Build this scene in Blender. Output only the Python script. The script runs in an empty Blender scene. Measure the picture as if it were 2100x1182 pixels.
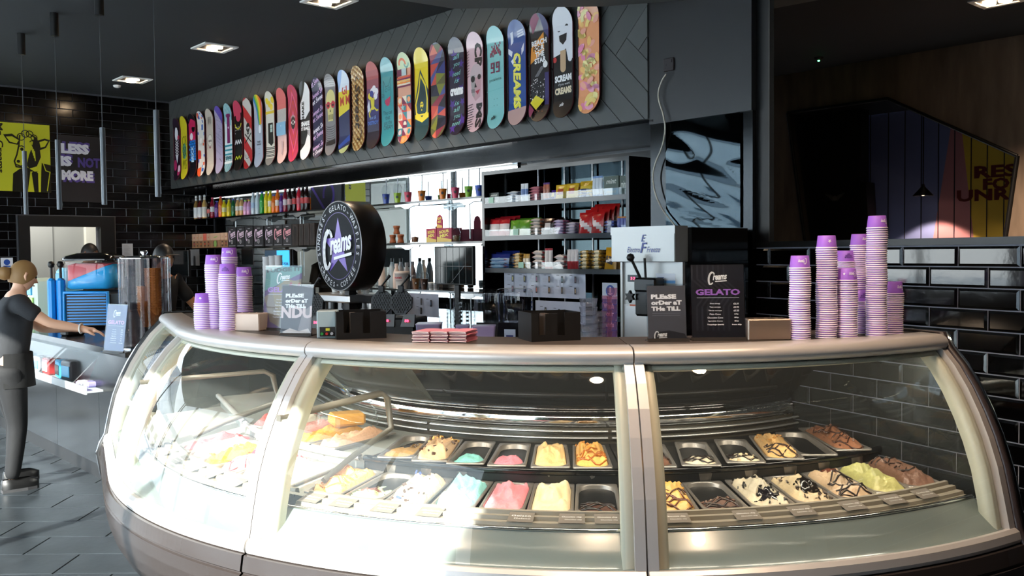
import bpy, math, random
from mathutils import Vector, Matrix
R = math.radians
sc = bpy.context.scene
col = sc.collection
rnd = random.Random(7)

# ------------------------------------------------------------------ camera
FPX, CX, CY = 1901.0, 1050.0, 591.0
PIT = math.atan((591 - 518) / FPX)
ROL = 0.0099
CAMH = 1.65
cd = bpy.data.cameras.new('camera'); cd.sensor_width = 36.0; cd.lens = 36.0 * FPX / 2100.0
cd.clip_start = 0.05; cd.clip_end = 200
cam = bpy.data.objects.new('camera', cd); col.objects.link(cam)
fw = Vector((0, math.cos(PIT), -math.sin(PIT))); dn = Vector((0, -math.sin(PIT), -math.cos(PIT))); xr = Vector((1, 0, 0))
c_, s_ = math.cos(ROL), math.sin(ROL)
rt = xr * c_ + dn * s_; dw = dn * c_ - xr * s_; up = -dw; bk = -fw
cam.matrix_world = Matrix(((rt.x, up.x, bk.x, 0), (rt.y, up.y, bk.y, 0), (rt.z, up.z, bk.z, CAMH), (0, 0, 0, 1)))
sc.camera = cam
sc.view_settings.view_transform = 'Standard'; sc.view_settings.look = 'None'
sc.view_settings.gamma = 1.0; sc.view_settings.use_curve_mapping = False
sc.view_settings.exposure = 0.85

# ------------------------------------------------------------------ daylight
wd = bpy.data.worlds.new('sky'); sc.world = wd; wd.use_nodes = True
nt = wd.node_tree; bg = nt.nodes['Background']
tc = nt.nodes.new('ShaderNodeTexCoord'); sx = nt.nodes.new('ShaderNodeSeparateXYZ'); cr = nt.nodes.new('ShaderNodeValToRGB')
nt.links.new(tc.outputs['Generated'], sx.inputs[0]); nt.links.new(sx.outputs['Z'], cr.inputs[0]); nt.links.new(cr.outputs[0], bg.inputs['Color'])
cr.color_ramp.elements[0].position = 0.0; cr.color_ramp.elements[0].color = (0.92, 0.96, 1.0, 1)
cr.color_ramp.elements[1].position = 0.8; cr.color_ramp.elements[1].color = (0.62, 0.78, 1.0, 1)
bg.inputs['Strength'].default_value = 4.5

# room frame: A runs along the back wall to the left and away, N points into the back wall
A = Vector((-0.66619, 0.74578, 0)); N = Vector((0.74578, 0.66619, 0))
WR = math.atan2(-A.y, -A.x)                     # z rotation of a thing squared to the back wall (local +x to the right, +y into the wall)
def W(s, t, h=0.0): return A * s + N * t + Vector((0, 0, h))
sun_d = bpy.data.lights.new('sun', 'SUN'); sun = bpy.data.objects.new('sun', sun_d); col.objects.link(sun)
sun_d.energy = 13.0; sun_d.angle = R(0.6); sun_d.color = (1.0, 0.95, 0.88)
sdir = Vector((0.42, 0.86, -0.56)).normalized()
sun.rotation_euler = sdir.to_track_quat('-Z', 'Y').to_euler(); sun.location = (-6, -8, 9)

# ------------------------------------------------------------------ pixel measurements -> real positions
def ray(x, y):
    u = (x - CX) / FPX; v = (y - CY) / FPX
    return rt * u + dw * v + fw
def at_h(x, y, h):
    d = ray(x, y); return Vector((0, 0, CAMH)) + d * ((h - CAMH) / d.z)
def at_t(x, y, T):
    d = ray(x, y); return Vector((0, 0, CAMH)) + d * (T / d.dot(N))
def at_s(x, y, S):
    d = ray(x, y); return Vector((0, 0, CAMH)) + d * (S / d.dot(A))
def at_y(x, y, Y):
    d = ray(x, y); return Vector((0, 0, CAMH)) + d * (Y / d.y)
def wst(p): return p.dot(A), p.dot(N), p.z

# ------------------------------------------------------------------ materials
MATS = {}
def mat(name, colr, rough=0.5, metal=0.0, spec=0.5, emit=None, es=0.0, bump=0.0, bscale=40.0, var=0.0, vscale=6.0, coat=0.0, alpha=1.0, aniso=None):
    if name in MATS: return MATS[name]
    m = bpy.data.materials.new(name); m.use_nodes = True; t = m.node_tree; b = t.nodes['Principled BSDF']
    b.inputs['Base Color'].default_value = (*colr, 1); b.inputs['Roughness'].default_value = rough
    b.inputs['Metallic'].default_value = metal; b.inputs['Specular IOR Level'].default_value = spec
    b.inputs['Coat Weight'].default_value = coat
    if emit: b.inputs['Emission Color'].default_value = (*emit, 1); b.inputs['Emission Strength'].default_value = es
    if var > 0 or bump > 0:
        tcn = t.nodes.new('ShaderNodeTexCoord')
    if var > 0:
        n = t.nodes.new('ShaderNodeTexNoise'); n.inputs['Scale'].default_value = vscale; n.inputs['Detail'].default_value = 6
        mp = t.nodes.new('ShaderNodeMapping')
        if aniso: mp.inputs['Scale'].default_value = aniso
        t.links.new(tcn.outputs['Object'], mp.inputs[0]); t.links.new(mp.outputs[0], n.inputs['Vector'])
        r = t.nodes.new('ShaderNodeValToRGB'); r.color_ramp.elements[0].position = 0.3; r.color_ramp.elements[1].position = 0.7
        r.color_ramp.elements[0].color = (*[c * (1 - var) for c in colr], 1); r.color_ramp.elements[1].color = (*[min(1, c * (1 + var)) for c in colr], 1)
        t.links.new(n.outputs[0], r.inputs[0]); t.links.new(r.outputs[0], b.inputs['Base Color'])
    if bump > 0:
        n2 = t.nodes.new('ShaderNodeTexNoise'); n2.inputs['Scale'].default_value = bscale; n2.inputs['Detail'].default_value = 4
        bp = t.nodes.new('ShaderNodeBump'); bp.inputs['Strength'].default_value = bump; bp.inputs['Distance'].default_value = 0.01
        t.links.new(tcn.outputs['Object'], n2.inputs['Vector']); t.links.new(n2.outputs[0], bp.inputs['Height']); t.links.new(bp.outputs[0], b.inputs['Normal'])
    m.diffuse_color = (*colr, 1)
    MATS[name] = m; return m
def glass(name, tint=(0.97, 0.99, 0.98), ior=1.5, rough=0.0, boost=1.0, haze=0.0, hazecol=(0.8, 0.9, 0.9)):
    # thin sheet: see through plus a mirror coat that grows at grazing angles
    if name in MATS: return MATS[name]
    m = bpy.data.materials.new(name); m.use_nodes = True; t = m.node_tree; t.nodes.clear()
    o = t.nodes.new('ShaderNodeOutputMaterial'); mx = t.nodes.new('ShaderNodeMixShader'); tr = t.nodes.new('ShaderNodeBsdfTransparent'); g = t.nodes.new('ShaderNodeBsdfGlossy')
    fr = t.nodes.new('ShaderNodeFresnel'); ge = t.nodes.new('ShaderNodeNewGeometry'); mr_ = t.nodes.new('ShaderNodeMapRange'); mr_.inputs['To Min'].default_value = ior; mr_.inputs['To Max'].default_value = 1 / ior
    t.links.new(ge.outputs['Backfacing'], mr_.inputs['Value']); t.links.new(mr_.outputs[0], fr.inputs['IOR'])
    g.inputs["Roughness"].default_value = rough
    mu = t.nodes.new('ShaderNodeMath'); mu.operation = 'MULTIPLY'; mu.inputs[1].default_value = boost; mu.use_clamp = True
    t.links.new(fr.outputs[0], mu.inputs[0]); t.links.new(mu.outputs[0], mx.inputs[0])
    tr.inputs[0].default_value = (*tint, 1)
    src = tr.outputs[0]
    if haze > 0:
        df = t.nodes.new('ShaderNodeBsdfDiffuse'); df.inputs[0].default_value = (*hazecol, 1); m2 = t.nodes.new('ShaderNodeMixShader'); m2.inputs[0].default_value = haze
        t.links.new(tr.outputs[0], m2.inputs[1]); t.links.new(df.outputs[0], m2.inputs[2]); src = m2.outputs[0]
    t.links.new(src, mx.inputs[1]); t.links.new(g.outputs[0], mx.inputs[2]); t.links.new(mx.outputs[0], o.inputs[0])
    MATS[name] = m; return m
def C_(name, hexs, rough=0.5, **k):
    h = hexs.lstrip('#'); v = [int(h[i:i + 2], 16) / 255 for i in (0, 2, 4)]
    v = [(x / 12.92 if x < 0.04045 else ((x + 0.055) / 1.055) ** 2.4) for x in v]
    return mat(name, v, rough, **k)
def ink(hexs, rough=0.35): return C_('ink_' + hexs, hexs, rough)

# ------------------------------------------------------------------ mesh builder
class MB:
    def __init__(s): s.v = []; s.f = []; s.m = []; s.sm = []
    def add(s, verts, faces, m=0, smooth=False, M=None):
        o = len(s.v)
        for p in verts:
            p = Vector(p)
            if M is not None: p = M @ p
            s.v.append(p)
        for f in faces: s.f.append([o + i for i in f]); s.m.append(m); s.sm.append(smooth)
        return s
    def box(s, x0, y0, z0, x1, y1, z1, m=0, M=None):
        v = [(x0, y0, z0), (x1, y0, z0), (x1, y1, z0), (x0, y1, z0), (x0, y0, z1), (x1, y0, z1), (x1, y1, z1), (x0, y1, z1)]
        return s.add(v, [(0, 3, 2, 1), (4, 5, 6, 7), (0, 1, 5, 4), (1, 2, 6, 5), (2, 3, 7, 6), (3, 0, 4, 7)], m, False, M)
    def cbox(s, x0, y0, z0, x1, y1, z1, c, m=0, M=None):   # chamfered box
        prof = [(x0 + c, y0), (x1 - c, y0), (x1, y0 + c), (x1, y1 - c), (x1 - c, y1), (x0 + c, y1), (x0, y1 - c), (x0, y0 + c)]
        inn = [(x0 + c, y0 + c), (x1 - c, y0 + c), (x1 - c, y0 + c), (x1 - c, y1 - c), (x1 - c, y1 - c), (x0 + c, y1 - c), (x0 + c, y1 - c), (x0 + c, y0 + c)]
        v = [(x, y, z0) for x, y in inn] + [(x, y, z0 + c) for x, y in prof] + [(x, y, z1 - c) for x, y in prof] + [(x, y, z1) for x, y in inn]
        f = []
        for r in range(3):
            for i in range(8):
                j = (i + 1) % 8; f.append((r * 8 + i, r * 8 + j, r * 8 + 8 + j, r * 8 + 8 + i))
        f.append(tuple(range(7, -1, -1))); f.append(tuple(range(24, 32)))
        return s.add(v, f, m, False, M)
    def lathe(s, prof, n=20, m=0, M=None, smooth=True, caps=True):
        v = []; f = []
        for r, z in prof:
            for i in range(n):
                a = 2 * math.pi * i / n; v.append((r * math.cos(a), r * math.sin(a), z))
        for k in range(len(prof) - 1):
            for i in range(n):
                j = (i + 1) % n; f.append((k * n + i, k * n + j, (k + 1) * n + j, (k + 1) * n + i))
        s.add(v, f, m, smooth, M)
        if caps:
            if prof[0][0] > 1e-4: s.add([v[i] for i in range(n)], [tuple(range(n - 1, -1, -1))], m, False, M)
            if prof[-1][0] > 1e-4: s.add([v[len(v) - n + i] for i in range(n)], [tuple(range(n))], m, False, M)
        return s
    def cyl(s, x, y, z0, z1, r, n=16, m=0, M=None, r2=None):
        T = Matrix.Translation((x, y, 0)); T = M @ T if M is not None else T
        return s.lathe([(r, z0), (r if r2 is None else r2, z1)], n, m, T)
    def tube(s, pts, r, n=8, m=0, M=None, caps=True):
        pts = [Vector(p) for p in pts]; v = []; f = []
        rr = r if isinstance(r, (list, tuple)) else [r] * len(pts)
        px = None
        for i, p in enumerate(pts):
            d = (pts[min(i + 1, len(pts) - 1)] - pts[max(i - 1, 0)]).normalized()
            if px is None:
                px = d.orthogonal().normalized()
            px = (px - d * px.dot(d)).normalized(); py = d.cross(px)
            for k in range(n):
                a = 2 * math.pi * k / n; v.append(p + (px * math.cos(a) + py * math.sin(a)) * rr[i])
        for i in range(len(pts) - 1):
            for k in range(n):
                j = (k + 1) % n; f.append((i * n + k, i * n + j, (i + 1) * n + j, (i + 1) * n + k))
        s.add(v, f, m, True, M)
        if caps:
            s.add(v[:n], [tuple(range(n - 1, -1, -1))], m, False, M); s.add(v[-n:], [tuple(range(n))], m, False, M)
        return s
    def prism(s, poly, z0, z1, m=0, M=None, m2=None):   # polygon in xy, extruded in z
        n = len(poly); v = [(x, y, z0) for x, y in poly] + [(x, y, z1) for x, y in poly]
        s.add(v, [tuple(range(n - 1, -1, -1)), tuple(range(n, 2 * n))], m if m2 is None else m2, False, M)
        return s.add(v, [(i, (i + 1) % n, n + (i + 1) % n, n + i) for i in range(n)], m, False, M)
    def grid(s, P, m=0, smooth=True, M=None, closed=False):    # P[i][j] points
        a = len(P); b = len(P[0]); v = [q for row in P for q in row]; f = []
        for i in range(a - 1):
            for j in range(b - 1 + (1 if closed else 0)):
                k = (j + 1) % b; f.append((i * b + j, i * b + k, (i + 1) * b + k, (i + 1) * b + j))
        return s.add(v, f, m, smooth, M)
    def mesh(s, name):
        me = bpy.data.meshes.new(name); me.from_pydata([tuple(p) for p in s.v], [], s.f); me.update()
        me.polygons.foreach_set('material_index', s.m); me.polygons.foreach_set('use_smooth', s.sm)
        return me
    def build(s, name, mats, parent=None, loc=None, rz=None):
        me = s.mesh(name)
        for m in (mats if isinstance(mats, (list, tuple)) else [mats]): me.materials.append(m)
        o = bpy.data.objects.new(name, me); col.objects.link(o)
        if parent is not None: o.parent = parent
        if loc is not None: o.location = loc
        if rz is not None: o.rotation_euler.z = rz
        return o
def wn(o, bevel=0.0, seg=2):
    if bevel:
        b = o.modifiers.new('bevel', 'BEVEL'); b.width = bevel; b.segments = seg; b.limit_method = 'ANGLE'
    return o
def tag(o, label, cat, group=None, kind=None):
    o['label'] = label; o['category'] = cat
    if group: o['group'] = group
    if kind: o['kind'] = kind
    return o
def empty(name, loc, rz=0.0, label=None, cat=None, group=None):
    o = bpy.data.objects.new(name, None); col.objects.link(o); o.location = loc; o.rotation_euler.z = rz; o.empty_display_size = 0.05
    if label: tag(o, label, cat, group)
    return o
def struct(o): o['kind'] = 'structure'; return o
KIDS = {}
def dup(o, loc=None, rz=None, label=None, group=None, parent=None, scale=None):
    c = o.copy(); col.objects.link(c); c.parent = parent
    if loc is not None: c.location = loc
    if rz is not None: c.rotation_euler.z = rz
    if label: c['label'] = label
    if group: c['group'] = group
    if scale: c.scale = (scale,) * 3
    for ch in [k for k in o.children]: dup(ch, parent=c)
    return c

# ------------------------------------------------------------------ lettering and flat print
_TX = {}
def glyphs(txt, bold=0.0, shear=0.0, sp=1.0):
    k = (txt, bold, shear, sp)
    if k in _TX: return _TX[k]
    cu = bpy.data.curves.new('t', 'FONT'); cu.body = txt; cu.size = 1.0; cu.offset = bold; cu.shear = shear; cu.resolution_u = 2; cu.space_character = sp
    cu.align_x = 'CENTER'; cu.space_line = 0.85
    o = bpy.data.objects.new('t', cu); col.objects.link(o)
    me = bpy.data.meshes.new_from_object(o)
    vs = [(v.co.x, v.co.y) for v in me.vertices]; fs = [tuple(p.vertices) for p in me.polygons]
    bpy.data.objects.remove(o); bpy.data.curves.remove(cu); bpy.data.meshes.remove(me)
    if vs:   # cap height centred on zero
        y0 = min(v[1] for v in vs); y1 = max(v[1] for v in vs); x0 = min(v[0] for v in vs); x1 = max(v[0] for v in vs)
        vs = [(x - (x0 + x1) / 2, y - (y0 + y1) / 2) for x, y in vs]; wd_, ht = x1 - x0, y1 - y0
    else: wd_, ht = 1, 1
    _TX[k] = (vs, fs, wd_, ht); return _TX[k]
def clip_half(poly, a, b, c):   # keep a*x+b*y<=c
    out = []
    for i in range(len(poly)):
        p = poly[i]; q = poly[(i + 1) % len(poly)]; dp = a * p[0] + b * p[1] - c; dq = a * q[0] + b * q[1] - c
        if dp <= 0: out.append(p)
        if (dp < 0 < dq) or (dq < 0 < dp):
            t = dp / (dp - dq); out.append((p[0] + (q[0] - p[0]) * t, p[1] + (q[1] - p[1]) * t))
    return out
def clip_convex(poly, clip):    # clip polygon given counter-clockwise
    for i in range(len(clip)):
        p = clip[i]; q = clip[(i + 1) % len(clip)]; ex, ey = q[0] - p[0], q[1] - p[1]
        poly = clip_half(poly, ey, -ex, ey * p[0] - ex * p[1])
        if len(poly) < 3: return []
    return poly
class Print:
    """flat print: polygons with ink colours, in layers, in a plane (u right, v up)"""
    def __init__(s, clip=None, bands=None): s.items = []; s.clip = clip; s.bands = bands; s.layer = 0
    def P(s, poly, c):
        s.layer += 1; s._p(poly, c)
    def _p(s, poly, c):
        if s.clip: poly = clip_convex(poly, s.clip)
        if len(poly) >= 3: s.items.append((poly, c, s.layer))
    def Rr(s, u0, v0, u1, v1, c): s.P([(u0, v0), (u1, v0), (u1, v1), (u0, v1)], c)
    def Ci(s, u, v, r, c, n=18, ry=None, rot=0.0, a0=0, a1=360):
        ry = ry or r; s.layer += 1; cc, ss = math.cos(rot), math.sin(rot)
        pts = []
        for i in range(n + (0 if a1 - a0 >= 360 else 1)):
            a = R(a0 + (a1 - a0) * i / n); x, y = r * math.cos(a), ry * math.sin(a); pts.append((u + x * cc - y * ss, v + x * ss + y * cc))
        s._p(pts, c)
    def St(s, u, v, r, c, rot=0.0, inner=0.4, n=5):
        s.layer += 1
        for k in range(n):
            a = rot + math.pi / 2 + 2 * math.pi * k / n; w = math.pi / n
            s._p([(u, v), (u + r * inner * math.cos(a - w), v + r * inner * math.sin(a - w)), (u + r * math.cos(a), v + r * math.sin(a)), (u + r * inner * math.cos(a + w), v + r * inner * math.sin(a + w))], c)
    def L(s, pts, w, c):   # poly line
        s.layer += 1
        for i in range(len(pts) - 1):
            (x0, y0), (x1, y1) = pts[i], pts[i + 1]; d = math.hypot(x1 - x0, y1 - y0) or 1; nx, ny = -(y1 - y0) / d * w / 2, (x1 - x0) / d * w / 2
            ex, ey = (x1 - x0) / d * w * 0.3, (y1 - y0) / d * w * 0.3
            s._p([(x0 - nx - ex, y0 - ny - ey), (x1 - nx + ex, y1 - ny + ey), (x1 + nx + ex, y1 + ny + ey), (x0 + nx - ex, y0 + ny - ey)], c)
    def Ring(s, u, v, r, w, c, n=24, ry=None, a0=0, a1=360):
        ry = ry or r
        s.L([(u + r * math.cos(R(a0 + (a1 - a0) * i / n)), v + ry * math.sin(R(a0 + (a1 - a0) * i / n))) for i in range(n + 1)], w, c)
    def T(s, txt, u, v, h, c, rot=0.0, bold=0.02, shear=0.0, w=None, sp=1.0):
        """h = height of the whole text block, w = optional forced width"""
        vs, fs, wd_, ht = glyphs(txt, bold, shear, sp); s.layer += 1; k = h / ht; kx = (w / wd_) if w else k; cc, ss = math.cos(rot), math.sin(rot)
        q = [(x * kx, y * k) for x, y in vs]; q = [(u + x * cc - y * ss, v + x * ss + y * cc) for x, y in q]
        for f in fs:
            p = [q[i] for i in f]
            ar = sum(p[i][0] * p[(i + 1) % len(p)][1] - p[(i + 1) % len(p)][0] * p[i][1] for i in range(len(p)))
            if ar < 0: p.reverse()
            s._p(p, c)
    def build(s, name, parent, place=None, off=0.0004, loc=None, emit=None):
        """place(u, v, d): point in the parent's frame, d = height of the layer above the surface. Default: x=u, z=v, y=-d"""
        if place is None: place = lambda u, v, d: (u, -d, v)
        mb = MB(); inks = {}
        for poly, c, ly in s.items:
            if c not in inks: inks[c] = len(inks)
            pieces = [poly]
            if s.bands:
                out = []
                for k in range(len(s.bands) - 1):
                    q = clip_half(clip_half(poly, 0, -1, -s.bands[k]), 0, 1, s.bands[k + 1])
                    if len(q) >= 3: out.append(q)
                pieces = out
            for q in pieces: mb.add([place(u, v, off * (1 + ly * 0.35)) for u, v in q], [tuple(range(len(q)))], inks[c])
        ms = [ink(c) if isinstance(c, str) else c for c in inks] or [ink('#ffffff')]
        return mb.build(name, ms, parent, loc)
def creams(pr, u, v, w, c='#f4f4f4', rot=0.06, line=True):
    """the white script word with its big C and underline"""
    h = w * 0.36
    cc, ss = math.cos(rot), math.sin(rot)
    def q(x, y): return (u + x * cc - y * ss, v + x * ss + y * cc)
    pts = []
    for k in range(15):
        a = R(42 + 268 * k / 14); x0, y0 = -w * .31 + h * .40 * math.cos(a) * (1 + .1 * math.sin(a)), h * .88 * math.sin(a) - h * .06; pts.append(q(x0 + y0 * .22, y0))
    pr.L(pts[:5], h * .20, c); pr.L(pts[3:12], h * .27, c); pr.L(pts[10:], h * .17, c)
    x0, y0 = q(w * 0.13, 0); pr.T('reams', x0, y0, h * 0.70, c, rot, 0.03, 0.35, w * 0.76, 0.93)
    if line: pr.L([q(-w * 0.12, -h * 0.55), q(w * 0.46, -h * 0.55)], h * 0.14, c)
M_acr = glass('clear acrylic', (0.93, 0.95, 0.96), 1.49, 0.0, 1.1)

# ================================================================== SETTING
M_char = C_('charcoal paint', '#17191a', 0.75, var=0.12, vscale=1.5)
M_ceil = C_('ceiling paint', '#26282a', 0.8, var=0.08, vscale=1.0)
M_blackg = C_('black gloss laminate', '#060606', 0.12)
M_blackm = C_('black satin', '#0b0b0c', 0.45)
M_grout = C_('pale grout', '#8f909c', 0.8)
M_groutd = C_('grey grout', '#4a4b50', 0.8)
M_tile = C_('black glazed tile', '#050506', 0.07, coat=0.4, bump=0.05, bscale=9)
M_tile2 = C_('black glazed tile far', '#050506', 0.16, bump=0.05, bscale=9)
M_plank = [C_('grey plank %d' % i, h, 0.42, var=0.06, vscale=3) for i, h in enumerate(['#484b4a', '#434645', '#4d504f'])]
M_pgap = C_('plank joint', '#141515', 0.8)
M_alu = C_('brushed aluminium', '#c4c2c2', 0.36, metal=0.5, bump=0.03, bscale=120)
M_steel = C_('stainless steel', '#c4c4c4', 0.28, metal=0.9, bump=0.02, bscale=60)
M_chrome = C_('chrome', '#dedede', 0.08, metal=1.0)
M_white = C_('white paint', '#e9e9e6', 0.5)
M_led = mat('warm lamp face', (1, 0.8, 0.6), emit=(1.0, 0.72, 0.45), es=30)
M_mirror = C_('mirror', '#dfe6e8', 0.0, metal=1.0)
M_dmirror = C_('smoked mirror', '#30383b', 0.03, metal=1.0)
H = 3.68; TF = 4.85; TM = 5.42; SL = 12.17; TFR = -1.6

def quad(mb, a, b, c, d, m=0): mb.add([a, b, c, d], [(0, 1, 2, 3)], m)
RWD = Vector((-0.46495, 0.88534, 0)); RWN = Vector((0.88534, 0.46495, 0)); RWO = 3.97
def RW(l, off=0.0, h=0.0):      # l = distance from the corner with the back wall towards the viewer
    c = Vector((1.5, (RWO - 1.5 * RWN.x) / RWN.y, 0)); return c - RWD * l - RWN * off + Vector((0, 0, h))
RWR = math.atan2(-RWD.y, -RWD.x)
def at_rw(x, y):
    d = ray(x, y); return Vector((0, 0, CAMH)) + d * (RWO / d.dot(RWN))
def rw_l(p): return (RW(0) - p).dot(RWD)

# floor: slab plus slate tiles where the camera sees it
outline = [W(SL + 0.3, 6.2), W(SL + 0.3, TFR - 0.2), W(-9, TFR - 0.2), Vector((9, -4, 0)), Vector((9, 12, 0)), W(3, 12)]
fl = MB(); fl.prism([(p.x, p.y) for p in outline], -0.1, -0.004, 0)
floor = struct(fl.build('floor', C_('floor joint', '#4a5055', 0.7)))
M_slate = C_('slate tile', '#2b3034', 0.28, var=0.35, vscale=3.5, bump=0.12, bscale=14)
tm = None
for r_ in range(26):
    y = 2.2 + r_ * 0.32
    for c in range(15):
        x = -5.6 + c * 0.64 + (0.32 if r_ % 2 else 0)
        p = Vector((x + 0.3, y + 0.15, 0))
        if p.dot(N) < 0.2 and y > 6 or p.dot(A) > SL - 0.5: continue
        if (p - Vector((0.42, 5.62, 0))).length < 2.1 or x > 1.5 or p.dot(N) > 4.6: continue
        if tm is None:
            b = MB(); b.cbox(0, 0, -0.003, 0.632, 0.312, 0.004, 0.002)
            tm = b.build('tile', M_slate, floor)
            o = tm
        else:
            o = bpy.data.objects.new('tile', tm.data); col.objects.link(o); o.parent = floor
        o.location = (x, y, 0)
# ceiling
ce = MB(); ce.prism([(p.x, p.y) for p in outline], H, H + 0.1)
ceiling = struct(ce.build('ceiling', M_ceil))
# raft dropped below the ceiling above the counter
def raft(name, px, h, extra):
    pts = [at_h(x, y, h) for x, y in px] + extra
    b = MB(); b.prism([(p.x, p.y) for p in pts], h, H - 0.01)
    return struct(b.build(name, C_('raft paint', '#5f605f', 0.65, var=0.05, vscale=1)))
raft('ceiling_raft', [(700, -28), (780, -6), (932, 18), (1239, 13), (1430, -1), (1500, -16)], 3.25, [Vector((3.2, 3.2, 0)), Vector((1.2, 1.6, 0)), Vector((-1.6, 2.6, 0))])
raft('ceiling_raft', [(1552, -60), (1553, 24), (1690, -2), (1900, -52)], 3.3, [])

# wall to the left: black metro tiles round a serving hatch
def rect_ts(x0, y0, x1, y1, S):
    a = at_s(x0, y0, S); b = at_s(x1, y1, S); return a.dot(N), b.dot(N), b.z, a.z
h_out = rect_ts(36, 442, 238, 640, SL); h_in = rect_ts(60, 464, 210, 660, SL)
lw = MB()
def lbox(mb, t0, t1, z0, z1, s0, s1, m=0):
    P = [W(s, t) for s, t in ((s0, t0), (s0, t1), (s1, t1), (s1, t0))]; mb.prism([(p.x, p.y) for p in P], z0, z1, m)
hz0, hz1 = 0.95, h_in[3]
lbox(lw, h_in[1], TM + 0.3, 0, H, SL, SL + 0.15); lbox(lw, 2.42, h_in[0], 0, H, SL, SL + 0.15)
lbox(lw, h_in[0], h_in[1], hz1, H, SL, SL + 0.15); lbox(lw, h_in[0], h_in[1], 0, hz0, SL, SL + 0.15)
wall_left = struct(lw.build('wall_left', M_groutd))
LWR = math.atan2(N.y, N.x)
def tile_mesh(w, h, d, bev, nm):
    b = MB(); x0, x1, z0, z1 = 0, w, 0, h
    v = [(x0, 0, z0), (x1, 0, z0), (x1, 0, z1), (x0, 0, z1), (x0, -d * .4, z0), (x1, -d * .4, z0), (x1, -d * .4, z1), (x0, -d * .4, z1), (x0 + bev, -d, z0 + bev), (x1 - bev, -d, z0 + bev), (x1 - bev, -d, z1 - bev), (x0 + bev, -d, z1 - bev)]
    f = [(8, 9, 10, 11)] + [(i, (i + 1) % 4, 4 + (i + 1) % 4, 4 + i) for i in range(4)] + [(4 + i, 4 + (i + 1) % 4, 8 + (i + 1) % 4, 8 + i) for i in range(4)]
    b.add(v, f); return b
def place_tiles(parent, org, dirv, rz, u0, u1, z0, z1, pw, ph, ztop, mt, mbf, holes, stuff_zone, joint=0.005, joff=0.0):
    """tiles from ztop downwards; whole ones are objects, cut ones are cut"""
    base = {}; st = MB()
    k = 0; z = ztop
    while z > z0 + 0.01:
        zz0, zz1 = max(z - ph, z0), min(z, z1)
        u = u0 - pw + joff + (pw / 2 if k % 2 else 0)
        while u < u1 - 0.01:
            a, b_ = max(u, u0), min(u + pw, u1); u += pw
            if b_ - a < 0.02: continue
            segs = [(a, b_)]
            for (ha, hb, hz0_, hz1_) in holes:
                if zz1 - 0.03 > hz0_ and zz0 + 0.03 < hz1_:
                    ns = []
                    for (p, q) in segs:
                        if q <= ha or p >= hb: ns.append((p, q)); continue
                        if p < ha - 0.02: ns.append((p, ha))
                        if q > hb + 0.02: ns.append((hb, q))
                    segs = ns
            for (p, q) in segs:
                w_, h_ = q - p - joint, zz1 - zz0 - joint
                if w_ < 0.012 or h_ < 0.012: continue
                loc = org + dirv * (p + joint / 2) + Vector((0, 0, zz0 + joint / 2))
                if stuff_zone(p, q, zz0):
                    t_ = mbf(w_, h_); o = len(st.v)
                    Mx = Matrix.Translation(loc) @ Matrix.Rotation(rz, 4, 'Z')
                    st.add(t_.v, [tuple(x) for x in t_.f], 0, False, Mx); continue
                key = (round(w_, 3), round(h_, 3))
                if key not in base: base[key] = mbf(w_, h_).mesh('tile'); base[key].materials.append(mt)
                o = bpy.data.objects.new('tile', base[key]); col.objects.link(o); o.parent = parent; o.location = loc; o.rotation_euler.z = rz
        z -= ph; k += 1
    if st.v:
        o = st.build('far_tiles', mt, parent); o['kind'] = 'stuff'
a_ = at_s(0, 253 - 50, SL).z
place_tiles(wall_left, W(SL, 0), N, LWR, 2.42, TM, 0.0, H, 0.305, 0.1, H - 0.02, M_tile2, lambda w, h: tile_mesh(w, h, 0.006, 0.004, 't'),
            [(h_out[0] - 0.02, h_out[1] + 0.02, 0.0, h_out[3] + 0.01)], lambda p, q, z: z < 0.95 or p > 4.86)
# hatch surround and the pale room behind it
hf = MB(); t0, t1, z0, z1 = h_out[0], h_out[1], 0.0, h_out[3]; i0, i1, iz = h_in[0], h_in[1], h_in[3]
lbox(hf, t0, i0, 0.0, z1, SL - 0.03, SL + 0.16); lbox(hf, i1, t1, 0.0, z1, SL - 0.03, SL + 0.16); lbox(hf, i0, i1, iz, z1, SL - 0.03, SL + 0.16); lbox(hf, i0, i1, 0.0, hz0, SL - 0.03, SL + 0.16)
struct(hf.build('door_1', M_blackm))
M_bgrey = C_('back room paint', '#8b8c89', 0.8); M_bcream = C_('back room light paint', '#cfcdc2', 0.8)
br = MB(); lbox(br, 1.5, 5.3, 0, 2.8, SL + 1.6, SL + 1.7, 0); lbox(br, 5.2, 5.3, 0, 2.8, SL + 0.15, SL + 1.6, 1); lbox(br, 1.4, 1.5, 0, 2.8, SL + 0.15, SL + 1.7, 0); lbox(br, 1.4, 5.3, 2.8, 2.9, SL + 0.15, SL + 1.7, 0)
xs = at_s(111, 600, SL + 1.6).dot(N); lbox(br, xs, xs + 0.012, 0, 2.8, SL + 1.59, SL + 1.6, 2)
xs2 = at_s(175, 600, SL + 1.6).dot(N); lbox(br, xs2, 5.2, 0, 2.8, SL + 1.5, SL + 1.6, 1)
struct(br.build('wall_hatch_room', [M_bgrey, M_bcream, C_('panel joint', '#5c5d5b', 0.8)]))

l = bpy.data.lights.new('hatch_room_light', 'AREA'); l.size = 1.0; l.energy = 34; l.color = (1, .97, .9); o = bpy.data.objects.new('hatch_room_light', l); col.objects.link(o); o.location = W(SL + 0.9, 3.4, 2.75)

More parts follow.
